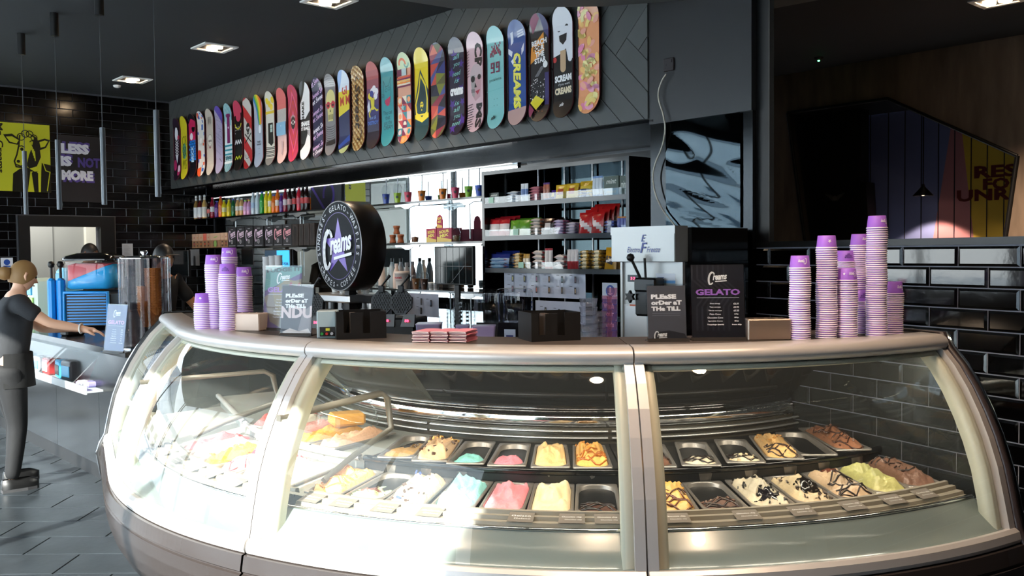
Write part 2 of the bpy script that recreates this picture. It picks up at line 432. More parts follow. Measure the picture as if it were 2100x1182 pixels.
# back wall above the shelves: fascia clad with herringbone planks
sF0 = at_t(1331, 150, TF).dot(A); sF1 = SL; zf = 2.53
fb = MB(); 
def wbox(mb, s0, s1, t0, t1, z0, z1, m=0):
    P = [W(s, t) for s, t in ((s0, t0), (s0, t1), (s1, t1), (s1, t0))]; mb.prism([(p.x, p.y) for p in P], z0, z1, m)
wbox(fb, sF0, sF1, TF, TF + 0.08, zf, H, 0)
fascia = struct(fb.build('wall_back', M_pgap))
Wd, Ln = 0.146, 0.876
clipr = [(0, zf + 0.006), (sF1 - sF0 - 0.004, zf + 0.006), (sF1 - sF0 - 0.004, H - 0.004), (0, H - 0.004)]
cs = math.cos(R(45)); kk = 0
for i in range(-90, 90):
    for j in range(-14, 16):
        for typ in (0, 1):
            x, y = i * Wd + j * Ln, -i * Wd + j * Ln; g = 0.0022
            if typ == 0: rc = [(x + g, y + g), (x + Ln - g, y + g), (x + Ln - g, y + Wd - g), (x + g, y + Wd - g)]
            else: rc = [(x - Wd + g, y + Wd - Ln + g), (x - g, y + Wd - Ln + g), (x - g, y + Wd - g), (x - Wd + g, y + Wd - g)]
            pl = [((px_ - py_) * cs, (px_ + py_) * cs + 3.0) for px_, py_ in rc]
            if max(p[0] for p in pl) < 0 or min(p[0] for p in pl) > sF1 - sF0 or max(p[1] for p in pl) < zf or min(p[1] for p in pl) > H: continue
            q = clip_convex(pl, clipr)
            if len(q) < 3: continue
            mn = (min(p[0] for p in q), min(p[1] for p in q))
            if max(p[0] for p in q) - mn[0] < 0.03: continue
            b = MB(); n_ = len(q); d_ = 0.010 + 0.001 * (kk % 3)
            v = [(px_, -d_, pz_) for px_, pz_ in q] + [(px_, 0, pz_) for px_, pz_ in q]
            b.add(v, [tuple(range(n_))] + [(a, n_ + a, n_ + (a + 1) % n_, (a + 1) % n_) for a in range(n_)])
            b.build('plank', M_plank[kk % 3], fascia, W(sF1, TF), WR); kk += 1
# soffit and the gloss bulkhead above the mirror
so = MB(); wbox(so, 4.0, SL, TF, TM + 0.1, zf - 0.02, zf, 0); wbox(so, 4.0, SL, TM - 0.06, TM + 0.1, 2.42, zf - 0.02, 0)
struct(so.build('trim_1', C_('soffit gloss', '#08080a', 0.12, spec=0.25, bump=0.3, bscale=2.2)))
ls = MB(); wbox(ls, 5.98, 12.0, TM - 0.075, TM - 0.06, 2.412, 2.422, 0)
struct(ls.build('trim_2', mat('light strip', (1, 1, 1), emit=(1, 0.98, 0.95), es=0.55)))
# wall behind the shelves
bw = MB(); wbox(bw, 4.0, SL, TM + 0.02, TM + 0.1, 0, zf, 0)
struct(bw.build('wall_back', M_blackg))
MTILT = 2.2; sm0, sm1 = 5.98, SL - 0.45
for k in range(6):
    a_, b_ = sm0 + (sm1 - sm0) * k / 6, sm0 + (sm1 - sm0) * (k + 1) / 6 - 0.004; dd = (b_ - a_) * math.tan(R(MTILT)); mr = MB()
    P = [W(a_, TM), W(b_, TM - dd), W(b_, TM + 0.02), W(a_, TM + 0.02)]
    mr.prism([(p.x, p.y) for p in P], 0.95, 2.42, 0); struct(mr.build('trim_3', M_mirror))
# pillar face right of the fascia
sP1 = sF0; pc = RW(0); sP0 = pc.dot(A)
zp = at_t(1440, 240, TF).z
pw_ = MB(); wbox(pw_, sP0, sP1, TF, TF + 0.24, zp, H, 0); wbox(pw_, sP0, sP1, TF + 0.012, TF + 0.24, 0, zp, 1)
M_grey = C_('pillar grey laminate', '#2f2f30', 0.33, var=0.05, vscale=2)
struct(pw_.build('wall_pillar', [M_grey, M_blackg]))
ff0 = at_t(1519, 300, TF).dot(A); ff1 = at_t(1366, 300, TF).dot(A)
fo = MB(); n1, n2 = 34, 44; zb = at_t(1450, 469, TF).z; P = []
for i in range(n1):
    row = []
    for j in range(n2):
        u = i / (n1 - 1); v = j / (n2 - 1)
        d = 0.0035 * math.sin(3 * u + 9 * v + 2 * math.sin(5 * v)) * math.sin(math.pi * u) + 0.0022 * math.sin(14 * v + 4 * u) * math.sin(math.pi * v)
        row.append(W(ff1 + (ff0 - ff1) * u, TF - 0.004 - abs(d), zb + (zp - 0.005 - zb) * v))
    P.append(row)
fo.grid(P); 
tag(fo.build('foil_sheet', C_('rippled silver sheet', '#3c4346', 0.04, metal=1.0)), 'rippled mirror-like silver sheet fixed on the dark pillar above the soft serve machine', 'wall panel')
# right wall: half height, black bevelled metro tiles, ledge on top
lz = 1.70; LEN = 9.0
rw = MB()
def rbox(mb, l0, l1, o0, o1, z0, z1, m=0):
    P = [RW(l, o) for l, o in ((l0, o0), (l0, o1), (l1, o1), (l1, o0))]
    a = sum(P[i].x * P[(i + 1) % 4].y - P[(i + 1) % 4].x * P[i].y for i in range(4))
    if a < 0: P.reverse()
    mb.prism([(p.x, p.y) for p in P], z0, z1, m)
rbox(rw, -0.1, LEN, -0.2, 0, 0, lz - 0.03)
wall_right = struct(rw.build('wall_right', M_grout))
lg = MB(); rbox(lg, -0.1, LEN, -0.22, 0.012, lz - 0.035, lz)
struct(lg.build('trim_4', C_('ledge', '#1a1b1c', 0.35)))
place_tiles(wall_right, RW(0), -RWD, RWR, 0.0, 2.9, 0.0, lz - 0.035, 0.317, 0.1, lz - 0.04, M_tile, lambda w, h: tile_mesh(w, h, 0.009, 0.012, 't'), [], lambda p, q, z: False, 0.006, 0.12)
place_tiles(wall_right, RW(0), -RWD, RWR, 2.9, 7.0, 0.0, lz - 0.035, 0.317, 0.1, lz - 0.04, M_tile, lambda w, h: tile_mesh(w, h, 0.009, 0.012, 't'), [], lambda p, q, z: True, 0.006, 0.1)
# post and the header above the opening
po = MB(); lpost = rw_l(at_rw(1578, 300))
rbox(po, -0.1, lpost, -0.03, 0.004, lz, H, 0); rbox(po, lpost, lpost + 0.006, -0.03, 0.006, lz, H, 1)
struct(po.build('wall_post', [M_blackm, C_('post edge', '#4a4844', 0.5)]))
# the room beyond the opening
T2 = 9.6
ob = MB()
def ppx(x, y, T): p = at_t(x, y, T); return (p.dot(A), p.z)
npoly = [ppx(x, y, T2) for x, y in [(1616, 232), (1822, 203), (2087, 320), (2052, 560), (1660, 560)]]
# wall with a six-sided niche: strips left, right, over and under
sA, sB = 1.0, 8.6
(a0, a1, a2, a3, a4) = npoly
def tw(mb, poly, t0, t1, m=0):
    n_ = len(poly); v = [tuple(W(s, t0, z)) for s, z in poly] + [tuple(W(s, t1, z)) for s, z in poly]
    mb.add(v, [tuple(range(n_)), tuple(range(2 * n_ - 1, n_ - 1, -1))] + [(i, n_ + i, n_ + (i + 1) % n_, (i + 1) % n_) for i in range(n_)], m)
tw(ob, [(sB, 0), (a4[0], 0), a4, a0, (a0[0], H), (sB, H)], T2, T2 + 0.12)
tw(ob, [a0, a1, (a1[0], H), (a0[0], H)], T2, T2 + 0.12); tw(ob, [a1, a2, (a2[0], H), (a1[0], H)], T2, T2 + 0.12)
tw(ob, [a2, a3, (a3[0], 0), (sA - 4, 0), (sA - 4, H), (a2[0], H)], T2, T2 + 0.12)
tw(ob, [a4, (a4[0], 0), (a3[0], 0), a3], T2, T2 + 0.12)
M_wood = C_('grey brown plaster', '#6e5f52', 0.7, var=0.3, vscale=2.5, aniso=(3.0, 3.0, 0.6))
struct(ob.build('wall_lounge', M_wood))
fr = MB()
for p, q in ((a0, a1), (a1, a2), (a2, a3), (a4, a0)):
    fr.tube([W(p[0], T2 - 0.01, p[1]), W(q[0], T2 - 0.01, q[1])], 0.022, 4)
    tw(fr, [p, q, (q[0], q[1] - 0.01), (p[0], p[1] - 0.01)], T2, T2 + 0.9)
struct(fr.build('trim_5', M_blackm))
T3 = 10.5
# mural of three colour fields on upright boards
mu_ = MB()
def field(poly, c): tw(mu_, [ppx(x, y, T3) for x, y in poly], T3, T3 + 0.02, c)
tw(mu_, [ppx(x, y, T3) for x, y in [(1500, 100), (1500, 700), (2300, 700), (2300, 100)]], T3 + .004, T3 + 0.03, 0)
field([(1950, 100), (1950, 262), (1880, 700), (2020, 700), (1973, 272), (1960, 100)], 1)
field([(1955, 100), (1973, 272), (2020, 700), (2300, 700), (2300, 100)], 2)
mural = struct(mu_.build('wall_lounge_mural', [C_('mural blue', '#6a76a6', 0.7), C_('mural pink', '#a8747c', 0.7), C_('mural yellow', '#c4a83a', 0.7)]))
pr = Print(); 
for x in (1785, 1822, 1856, 1890, 1925, 1958, 1992, 2025, 2060, 2095):
    p = ppx(x, 300, T3); pr.Rr(-p[0] - 0.006, 0, -p[0] + 0.006, H, '#1d1f2b')
c1 = ppx(2058, 350, T3); c2 = ppx(2052, 377, T3); c3 = ppx(2040, 396, T3)
zz = lambda a, b: abs(ppx(2050, a, T3)[1] - ppx(2050, b, T3)[1])
pr.T('REST', -ppx(2060, 350, T3)[0], c1[1], zz(338, 364), '#5c2222', 0, 0.04, w=0.62)
pr.T('FOR', -ppx(2058, 376, T3)[0], ppx(2058, 376, T3)[1], zz(364, 388), '#5c2222', 0, 0.04, w=0.42)
pr.T('UNREST', -ppx(2056, 398, T3)[0], ppx(2056, 398, T3)[1], zz(386, 411), '#5c2222', 0, 0.04, w=0.95)
pr.build('board_joint_print', mural, place=lambda u, v, d: W(-u, T3 - d, v))
# dark booth back inside the niche
bo = MB(); tw(bo, [ppx(x, y, 9.9) for x, y in [(1600, 200), (1764, 200), (1764, 372), (1776, 374), (1790, 640), (1600, 640)]], 9.9, 10.1)
boo = bo.build('booth_screen', C_('booth black', '#070709', 0.5)); tag(boo, 'tall black booth screen with a small winged badge, inside the niche of the next room', 'screen')
pr = Print(); c0 = ppx(1712, 407, 9.9)
pr.P([(-c0[0] - 0.13, c0[1] + 0.06), (-c0[0] - 0.03, c0[1] + 0.035), (-c0[0] - 0.02, c0[1] - 0.04)], '#4a4a4a'); pr.P([(-c0[0] + 0.02, c0[1] - 0.04), (-c0[0] + 0.03, c0[1] + 0.035), (-c0[0] + 0.13, c0[1] + 0.06)], '#4a4a4a'); pr.Ci(-c0[0], c0[1], 0.03, '#5a5a5a')
pr.build('badge', boo, place=lambda u, v, d: W(-u, 9.9 - d, v))
# pendant in the niche
p = at_t(1893, 402, 10.15); top = at_t(1890, 236, 10.15); lp = empty('pendant_lamp', (p.x, p.y, H), 0, 'small black cone pendant lamp hanging in front of the colourful mural', 'pendant lamp')
b = MB(); b.lathe([(0.012, 0.03), (0.02, 0.0), (0.11, -0.1), (0.105, -0.1), (0.015, -0.005)], 20); o = b.build('lamp_shade', M_blackm, lp, (0, 0, p.z + 0.1 - H))
b = MB(); b.tube([(0, 0, 0), (0, 0, p.z + 0.1 - H)], 0.006, 6); b.build('cord', M_blackm, lp)
b = MB(); b.lathe([(0.0, 0.005), (0.03, 0.0), (0.03, -0.02), (0, -0.03)], 12); b.build('bulb', mat('bulb warm', (1, .8, .6), emit=(1, .75, .5), es=4), lp, (0, 0, p.z + 0.03 - H))
l = bpy.data.lights.new('lounge_light', 'SPOT'); l.energy = 60; l.color = (1, .7, .5); l.spot_size = R(105); l.shadow_soft_size = 0.04
o = bpy.data.objects.new('lounge_light', l); col.objects.link(o); o.location = (p.x, p.y, p.z)
# closing walls of the other room, near walls, shop windows
cw = MB(); 
for a_, b_ in ((W(3.1, 12.2), Vector((9.2, 12.2, 0))), (Vector((9.2, 12.2, 0)), Vector((9.2, -4, 0))), (Vector((9.2, -4, 0)), W(-9, TFR - 0.2))):
    d = (b_ - a_).normalized(); n_ = Vector((d.y, -d.x, 0)) * 0.1; cw.prism([((a_ + x).x, (a_ + x).y) for x in (Vector(), n_)][::-1] + [((b_ + x).x, (b_ + x).y) for x in (Vector(), n_)], 0, H)
struct(cw.build('wall_far', M_char))
cw = MB(); P = [W(4.0, TM + 0.1), W(4.0, T2), W(8.6, T2 + 0.1)]
P = [W(3.95, TF + .2), W(4.1, TF + .2), W(8.0, T2), W(7.85, T2)]; P = P if sum(P[i].x * P[(i + 1) % 4].y - P[(i + 1) % 4].x * P[i].y for i in range(4)) > 0 else P[::-1]; cw.prism([(p.x, p.y) for p in P], 0, H)
struct(cw.build('wall_behind_pillar', M_char))
wf = MB(); wbox(wf, -9, 0.95, TFR - 0.15, TFR, 0, H); wbox(wf, 0.95, SL, TFR - 0.15, TFR, 3.25, H); wbox(wf, 0.95, SL, TFR - 0.15, TFR, 0, 0.12)
struct(wf.build('wall_front', M_char))
wl2 = MB(); lbox(wl2, TFR, 2.42, 3.25, H, SL, SL + 0.15); lbox(wl2, TFR, 2.42, 0, 0.12, SL, SL + 0.15)
struct(wl2.build('wall_left', M_char))
M_pane = glass('shop glass', (0.95, 0.97, 0.96))
k = 1
s = 0.95
while s < SL - 0.2:
    e = min(s + 1.87, SL); b = MB(); 
    wbox(b, s, s + 0.05, TFR - 0.1, TFR - 0.03, 0.12, 3.25); wbox(b, e - 0.03, e, TFR - 0.1, TFR - 0.03, 0.12, 3.25)
    w_ = struct(b.build('window_%d' % k, M_blackm)); b = MB(); wbox(b, s + 0.05, e - 0.03, TFR - 0.07, TFR - 0.069, 0.12, 3.25); b.build('pane', M_pane, w_); s = e; k += 1
for t in (TFR, 0.40):
    b = MB(); lbox(b, t, t + 0.05, 0.12, 3.25, SL + 0.03, SL + 0.1); lbox(b, t + 1.97, t + 2.02, 0.12, 3.25, SL + 0.03, SL + 0.1)
    w_ = struct(b.build('window_%d' % k, M_blackm)); b = MB(); lbox(b, t + 0.05, t + 1.97, 0.12, 3.25, SL + 0.06, SL + 0.061); b.build('pane', M_pane, w_); k += 1
# street outside, seen in the mirror
gd = MB(); gd.prism([(p.x, p.y) for p in (W(45, 15), W(45, -30), W(-20, -30), W(-20, TFR - 0.2), W(SL + 0.3, TFR - 0.2), W(SL + 0.3, 15))], -0.15, -0.02)
struct(gd.build('road', C_('pale paving', '#a7abad', 0.8, var=0.1)))
def house(s0, s1, t0, t1, h, c, lab, face):
    e = empty('town_house', W((s0 + s1) / 2, (t0 + t1) / 2), 0, lab, 'house'); o0 = e.location
    b = MB(); wbox(b, s0, s1, t0, t1, 0, h); w_ = b.build('wall', C_('render ' + c, c, 0.8), e); w_.location = -o0
    b = MB(); P = [W(s0 - .2, t0 - .2, h), W(s1 + .2, t0 - .2, h), W(s1 + .2, t1 + .2, h), W(s0 - .2, t1 + .2, h), W(s0 + 1, (t0 + t1) / 2, h + 2), W(s1 - 1, (t0 + t1) / 2, h + 2)]
    if (s1 - s0) < (t1 - t0): P[4] = W((s0 + s1) / 2, t0 + 1, h + 2); P[5] = W((s0 + s1) / 2, t1 - 1, h + 2); b.add(P, [(0, 1, 4), (1, 2, 5, 4), (2, 3, 5), (3, 0, 4, 5)])
    else: b.add(P, [(0, 1, 5, 4), (1, 2, 5), (2, 3, 4, 5), (3, 0, 4)])
    o = b.build('roof', C_('slate roof', '#7d858b', 0.7, var=0.2, vscale=8), e); o.location = -o0
    for fl_ in range(2):
        for q in range(5):
            z = 1.0 + fl_ * 2.8
            if z + 1.5 > h: continue
            b = MB()
            if face == 't': u = s0 + (s1 - s0) * (q + 0.5) / 5; wbox(b, u - .5, u + .5, t1 - .05, t1 + .06, z, z + 1.4, 0); wbox(b, u - .42, u + .42, t1 + .05, t1 + .07, z + .08, z + 1.32, 1)
            else: u = t0 + (t1 - t0) * (q + 0.5) / 5; wbox(b, s0 - .06, s0 + .05, u - .5, u + .5, z, z + 1.4, 0); wbox(b, s0 - .07, s0 - .05, u - .42, u + .42, z + .08, z + 1.32, 1)
            o = b.build('window', [M_white, C_('far window', '#5a6c7c', 0.15)], e); o.location = -o0
house(26, 34, -6, 2, 5.2, '#e8ecee', 'white rendered house with slate roof across the street beside the shop', 's')
house(25, 33, 2.6, 12, 4.4, '#d3dde4', 'pale blue-grey low house with slate roof, beyond the white one', 's')
house(12, 24, -24, -17, 5.0, '#dfe6ea', 'white terrace house opposite the shop window', 't')
house(-4, 11, -25, -18, 4.8, '#c9cfd3', 'long grey terrace house opposite the shop window', 't')

# ================================================================== GELATO DISPLAY CASE
CC = Vector((0.42, 5.62, 0)); HD = 1.30
UL, U0, U1, U2, UE = -127.0, -65.0, -32.2, 0.3, 33.6
def PT(u, Rr, h=0.0):
    if u > U2: u = U2 + (u - U2) * (1 + max(0, 2.6 - Rr) * 4.5 / (UE - U2))
    a = R(max(u, U0)); p = CC + Vector((math.sin(a), -math.cos(a), 0)) * Rr
    if u < U0: p += Vector((-math.cos(a), -math.sin(a), 0)) * ((U0 - u) / 60.0)
    return Vector((p.x, p.y, h))
def sweep(mb, prof, ua, ub, m=0, closed=False, step=1.6, smooth=True, caps=False):
    n = max(2, int(abs(ub - ua) / (step if ua >= U0 - 1 else 12)) + 1)
    P = [[PT(ua + (ub - ua) * i / n, r, h) for r, h in prof] for i in range(n + 1)]
    mb.grid(P, m, smooth, None, closed)
    if caps:
        mb.add(P[0], [tuple(range(len(prof)))], m); mb.add(P[-1], [tuple(range(len(prof) - 1, -1, -1))], m)
    return mb
GP = [(2.300, 1.245), (2.365, 1.180), (2.425, 1.100), (2.478, 1.010), (2.522, 0.920), (2.560, 0.820), (2.585, 0.720), (2.600, 0.650), (2.612, 0.590)]
def offp(prof, d): return [(r + d, h + d * 0.35) for r, h in prof]
M_cream = C_('cream liner', '#bfbfad', 0.45)
M_well = C_('well panel', '#6d7876', 0.22, coat=0.3)
M_rail_d = C_('grey rail', '#8f897c', 0.3)
M_base = C_('taupe gloss panel', '#352f2d', 0.2, var=0.06, vscale=2)
M_case_alu = C_('case aluminium', '#c9c5c2', 0.36, metal=0.35)
M_cgl = glass('curved glass', (0.97, 0.985, 0.975), 1.5, 0.0, 0.85, 0.02, (.8, .9, .88))
case = empty('display_case', CC, 0, 'long curved glass gelato display case with aluminium frame and taupe base', 'display case')
def cb(mb, name, mats, kind=None):
    o = mb.build(name, mats, case); o.location = -CC
    if kind: o['kind'] = kind
    return o
bays = [(UL, U0), (U0, U1), (U1, U2), (U2, UE)]
for i, (a, b) in enumerate(bays):
    g = 0.12
    # base: bulging lower panel with a groove
    m = MB(); sweep(m, [(2.640, 0.550), (2.664, 0.546), (2.674, 0.490), (2.668, 0.484), (2.668, 0.480), (2.677, 0.476), (2.672, 0.42), (2.660, 0.36), (2.640, 0.30), (2.60, 0.23), (2.55, 0.165), (2.50, 0.11), (2.44, 0.06)], a + g, b - g, step=.8, smooth=False)
    cb(m, 'base_panel', M_base)
    m = MB(); sweep(m, [(2.612, 0.600), (2.632, 0.603), (2.648, 0.592), (2.655, 0.566), (2.65, 0.552), (2.60, 0.552)], a + g, b - g, closed=True, caps=True, step=.8, smooth=False); cb(m, 'sill', M_case_alu)
    m = MB(); sweep(m, [(2.300, 1.240), (2.318, 1.246), (2.330, 1.262), (2.330, 1.278), (2.318, 1.294), (2.295, 1.303), (2.20, 1.305), (2.20, 1.296), (2.27, 1.29), (2.285, 1.25)], a + g * .6, b - g * .6, closed=True, caps=True); cb(m, 'top_rail', M_case_alu)
    m = MB(); sweep(m, GP, a + 1.5, b - 1.5, step=1.2); cb(m, 'curved_pane', M_cgl)
    # uprights either side of each joint
    for (ua, ub) in ((a + 0.06, a + 0.85), (b - 0.85, b - 0.06)):
        m = MB(); P = []
        for r, h in GP + [(2.625, 0.56)]:
            P.append([PT(ua, r - 0.02, h), PT(ua, r + 0.018, h + 0.006), PT(ub, r + 0.018, h + 0.006), PT(ub, r - 0.02, h)])
        m.grid(P, 0, False, None, True); cb(m, 'upright', M_case_alu)
    for (ua, ub) in ((a + 0.85, a + 1.7), (b - 1.7, b - 0.85)):
        m = MB(); P = []
        for r, h in GP: P.append([PT(ua, r - 0.005, h), PT(ub, r - 0.012, h), PT(ub, r - 0.075, h - 0.02), PT(ua, r - 0.075, h - 0.02)])
        m.grid(P, 0, True, None, True); cb(m, 'side_liner', M_cream)
    m = MB(); sweep(m, [(2.298, 1.236), (2.312, 1.222), (2.19, 1.20), (2.19, 1.236)], a + .9, b - .9, closed=True, caps=True); cb(m, 'top_liner', M_cream)
    # label rail: stepped strips in front of the tubs, then the sloping front of the well
    m = MB(); sweep(m, [(2.335, 0.700), (2.340, 0.722), (2.356, 0.722), (2.360, 0.708), (2.375, 0.712), (2.392, 0.712), (2.396, 0.698), (2.412, 0.700), (2.428, 0.700), (2.432, 0.688), (2.462, 0.690)], a + 0.9, b - 0.9, smooth=False); cb(m, 'label_rail', M_rail_d)
    m = MB(); sweep(m, [(2.455, 0.6945), (2.475, 0.6945), (2.478, 0.688), (2.455, 0.688)], a + 0.9, b - 0.9, closed=True); cb(m, 'rail_edge', M_chrome)
    m = MB(); sweep(m, [(2.470, 0.690), (2.490, 0.675), (2.530, 0.640), (2.590, 0.603), (2.615, 0.598)], a + 0.9, b - 0.9); cb(m, 'well_front', M_well)
    # shelf that carries the tubs
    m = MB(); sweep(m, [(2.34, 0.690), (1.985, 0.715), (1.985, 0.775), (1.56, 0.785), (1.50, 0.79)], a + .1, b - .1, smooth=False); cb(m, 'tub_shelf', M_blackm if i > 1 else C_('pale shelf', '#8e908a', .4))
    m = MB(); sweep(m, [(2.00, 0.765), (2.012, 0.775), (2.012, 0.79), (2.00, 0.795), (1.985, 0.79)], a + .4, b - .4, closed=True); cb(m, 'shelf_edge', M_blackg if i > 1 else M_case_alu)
    # rear: rails, bright band, smoked doors, dark canopy
    m = MB(); sweep(m, [(1.50, 0.79), (1.49, 0.86)], a, b); cb(m, 'rear_panel', C_('rear panel', '#4b463c', 0.25, metal=0.6))
    for hh in (0.815, 0.845):
        m = MB(); sweep(m, [(1.53, hh), (1.54, hh + 0.006), (1.53, hh + 0.012), (1.52, hh + 0.006)], a + .3, b - .3, closed=True); cb(m, 'rear_rail', M_steel)
    m = MB(); sweep(m, [(1.49, 0.862), (1.50, 0.868), (1.485, 0.93), (1.475, 0.935)], a, b); cb(m, 'bright_band', M_chrome)
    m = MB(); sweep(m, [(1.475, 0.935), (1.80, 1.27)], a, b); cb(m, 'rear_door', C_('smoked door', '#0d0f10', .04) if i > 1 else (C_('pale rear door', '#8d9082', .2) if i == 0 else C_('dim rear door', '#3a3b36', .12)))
    m = MB(); sweep(m, [(2.19, 1.205), (1.79, 1.235), (1.80, 1.285), (2.20, 1.285)], a, b); cb(m, 'canopy', C_('canopy gloss', '#111314', 0.04))
    # worktop
    m = MB(); sweep(m, [(2.20, 1.290), (2.20, 1.300), (1.84, 1.300), (1.835, 1.275)], a + .03, b - .03, smooth=False); cb(m, 'worktop', C_('worktop grey', '#423b37', 0.5, var=.05))
    # under structure
    m = MB(); sweep(m, [(2.40, 0.0), (2.42, 0.08), (2.46, 0.08)], a, b); cb(m, 'plinth', M_blackm)
    m = MB(); sweep(m, [(1.83, 1.285), (1.80,1.285), (1.455, 0.93), (1.45, 0.0)], a, b); cb(m, 'rear_skin', M_steel)
# end cheeks: dark outer rim and a glass end
def cheek(u, outer, side):
    m = MB(); P = []
    prof = [(1.9, 1.312), (2.295, 1.312)] + [(r + 0.03, h + 0.01) for r, h in GP] + [(2.67, 0.55), (2.69, 0.49), (2.67, 0.36), (2.61, 0.24), (2.52, 0.12), (2.44, 0.0)]
    for k, (r, h) in enumerate(prof):
        P.append([PT(u, r - 0.035, h - 0.005), PT(u, r + 0.004, h), PT(u + side * 0.55, r + 0.004, h), PT(u + side * 0.55, r - 0.035, h - 0.005)] if u > U0 else
                 [PT(u, r - 0.035, h - 0.005), PT(u, r + 0.004, h), PT(u - 1.4, r + 0.004, h), PT(u - 1.4, r - 0.035, h - 0.005)])
    m.grid(P, 0, True, None, True); cb(m, 'end_rim', outer)
    m = MB(); P = []
    uu = u + side * (0.7 if u > U0 else 1.7)
    for k, (r, h) in enumerate(prof): P.append([PT(uu, r - 0.03, h - 0.005), PT(uu, r + 0.008, h), PT(uu + side * .2, r + 0.008, h), PT(uu + side * .2, r - 0.03, h - 0.005)])
    m.grid(P, 0, True, None, True); cb(m, 'end_trim', M_chrome)
    m = MB(); pts = [PT(u, 1.5, 0.79), PT(u, 1.5, 1.24)] + [PT(u, r - .01, h) for r, h in GP[:-1]] + [PT(u, 2.6, .6), PT(u, 2.5, .66), PT(u, 2.3, .69)]
    m.add(pts, [tuple(range(len(pts)))]); cb(m, 'end_pane', M_cgl)
    m = MB(); pts = [PT(u, 1.46, 0.0), PT(u, 1.46, 0.79), PT(u, 2.3, .69), PT(u, 2.5, .66), PT(u, 2.62, .59), PT(u, 2.65, .36), PT(u, 2.44, 0)]
    m.add(pts, [tuple(range(len(pts)))]); cb(m, 'end_panel', M_blackm)
cheek(UE, C_('rim brown', '#3a3130', 0.3), 1); cheek(UL, M_blackm, -1)
# framed glass dividers between the bays
for u in (U1 + 0.6, U0 + 0.6):
    m = MB(); pts = [PT(u, 2.50, 1.03), PT(u, 1.90, 1.045), PT(u, 1.855, 1.02), PT(u, 1.83, 0.88), PT(u, 2.10, 0.80), PT(u, 2.26, 0.74)]
    m.tube(pts, 0.016, 4); cb(m, 'divider_frame', C_('divider grey', '#5d5a52', 0.35))
    m = MB(); m.add(pts + [PT(u, 2.45, 0.72)], [tuple(range(7))]); cb(m, 'divider_pane', M_cgl)
# lighting inside the case
for i, (a, b) in enumerate(bays):
    n = 3 if i else 1
    for k in range(n):
        u = a + (b - a) * (k + .5) / n; p = PT(u, 2.22, 1.195)
        l = bpy.data.lights.new('case_light', 'AREA'); l.shape = 'RECTANGLE'; l.size = 0.40 if i else 0.9; l.size_y = 0.02; l.energy = 1.7; l.color = (1, .9, .72)
        o = bpy.data.objects.new('case_light', l); col.objects.link(o); o.location = p; q = PT(u, 1.9, .7) - p
        o.rotation_euler = q.to_track_quat('-Z', 'Y').to_euler()
        M3 = Matrix.Rotation(R(max(u, U0)), 3, 'Z'); x_ = M3 @ Vector((1, 0, 0)); z_ = -q.normalized(); y_ = z_.cross(x_).normalized(); x_ = y_.cross(z_)
        o.rotation_euler = Matrix((x_, y_, z_)).transposed().to_euler()

# ------------------------------------------------------------------ tubs and ice cream
def rrect(w, l, r, n=6):
    pts = []
    for cx_, cy_, a0 in ((w / 2 - r, l / 2 - r, 0), (-w / 2 + r, l / 2 - r, 90), (-w / 2 + r, -l / 2 + r, 180), (w / 2 - r, -l / 2 + r, 270)):
        for k in range(n): a = R(a0 + 90 * k / (n - 1)); pts.append((cx_ + r * math.cos(a), cy_ + r * math.sin(a)))
    return pts
M_pan = C_('tub steel', '#8d8781', 0.38, metal=0.65, bump=0.02, bscale=30)
_pan = {}
def pan_mesh(w, l, wr):
    key = (w, l, wr)
    if key in _pan: return _pan[key]
    m = MB()
    def loop(dw, r, z): return [(x * (1 + (wr / w - 1) * (y / l + .5)), y, z) for x, y in rrect(w - dw, l - dw, r)]
    rings = [loop(0, 0.012, -0.006), loop(0, 0.012, 0.0), loop(0.02, 0.055, 0.0), loop(0.024, 0.058, -0.004), loop(0.034, 0.06, -0.10), loop(0.05, 0.05, -0.112)]
    rings = [[Vector(p) for p in r_] for r_ in rings]
    m.grid(rings, 0, True, None, True); m.add(rings[-1], [tuple(range(24))], 0)
    me = m.mesh('tub'); me.materials.append(M_pan); _pan[key] = me; return me
from mathutils import noise
def gel_h(kind, x, y, seed):   # x,y in -1..1 (y=-1 front) -> height over rim
    n = noise.noise(Vector((x * 1.6, y * 2.6, seed))) ; n2 = noise.noise(Vector((x * 5, y * 9, seed + 5)))
    edge = min(1.0, max(abs(x), abs(y)) / 0.86); dome = 1 - edge ** 3; fall = -0.03 * edge ** 5
    if kind == 'full': return -0.006 + (0.034 + 0.034 * n + 0.010 * math.sin(y * 6 + seed)) * dome + 0.018 * n2 * (1 - edge ** 6)
    if kind == 'swirl': return -0.006 + (0.036 + 0.026 * n + 0.012 * math.sin(y * 11 + 3.2 * math.cos(x * 2.2) + seed)) * dome + 0.010 * n2 * (1 - edge ** 6)
    if kind == 'half':   # scooped out at the back, a bank left at the front
        return -0.070 + 0.078 * max(0, min(1, (0.35 - y) / 0.7)) * (1 - 0.3 * x * x) * (1 - .3 * max(0, -y - .5)) + 0.012 * n + 0.006 * n2 - 0.02 * max(0, edge - .8)
    if kind == 'mid': return -0.028 + 0.03 * max(0, min(1, (0.5 - y))) + 0.018 * n + 0.008 * n2 + fall * .4
    if kind == 'low': return -0.085 + 0.01 * n
    if kind == 'trace': return -0.105 + 0.012 * max(0, -y - .4)
    return 0.01
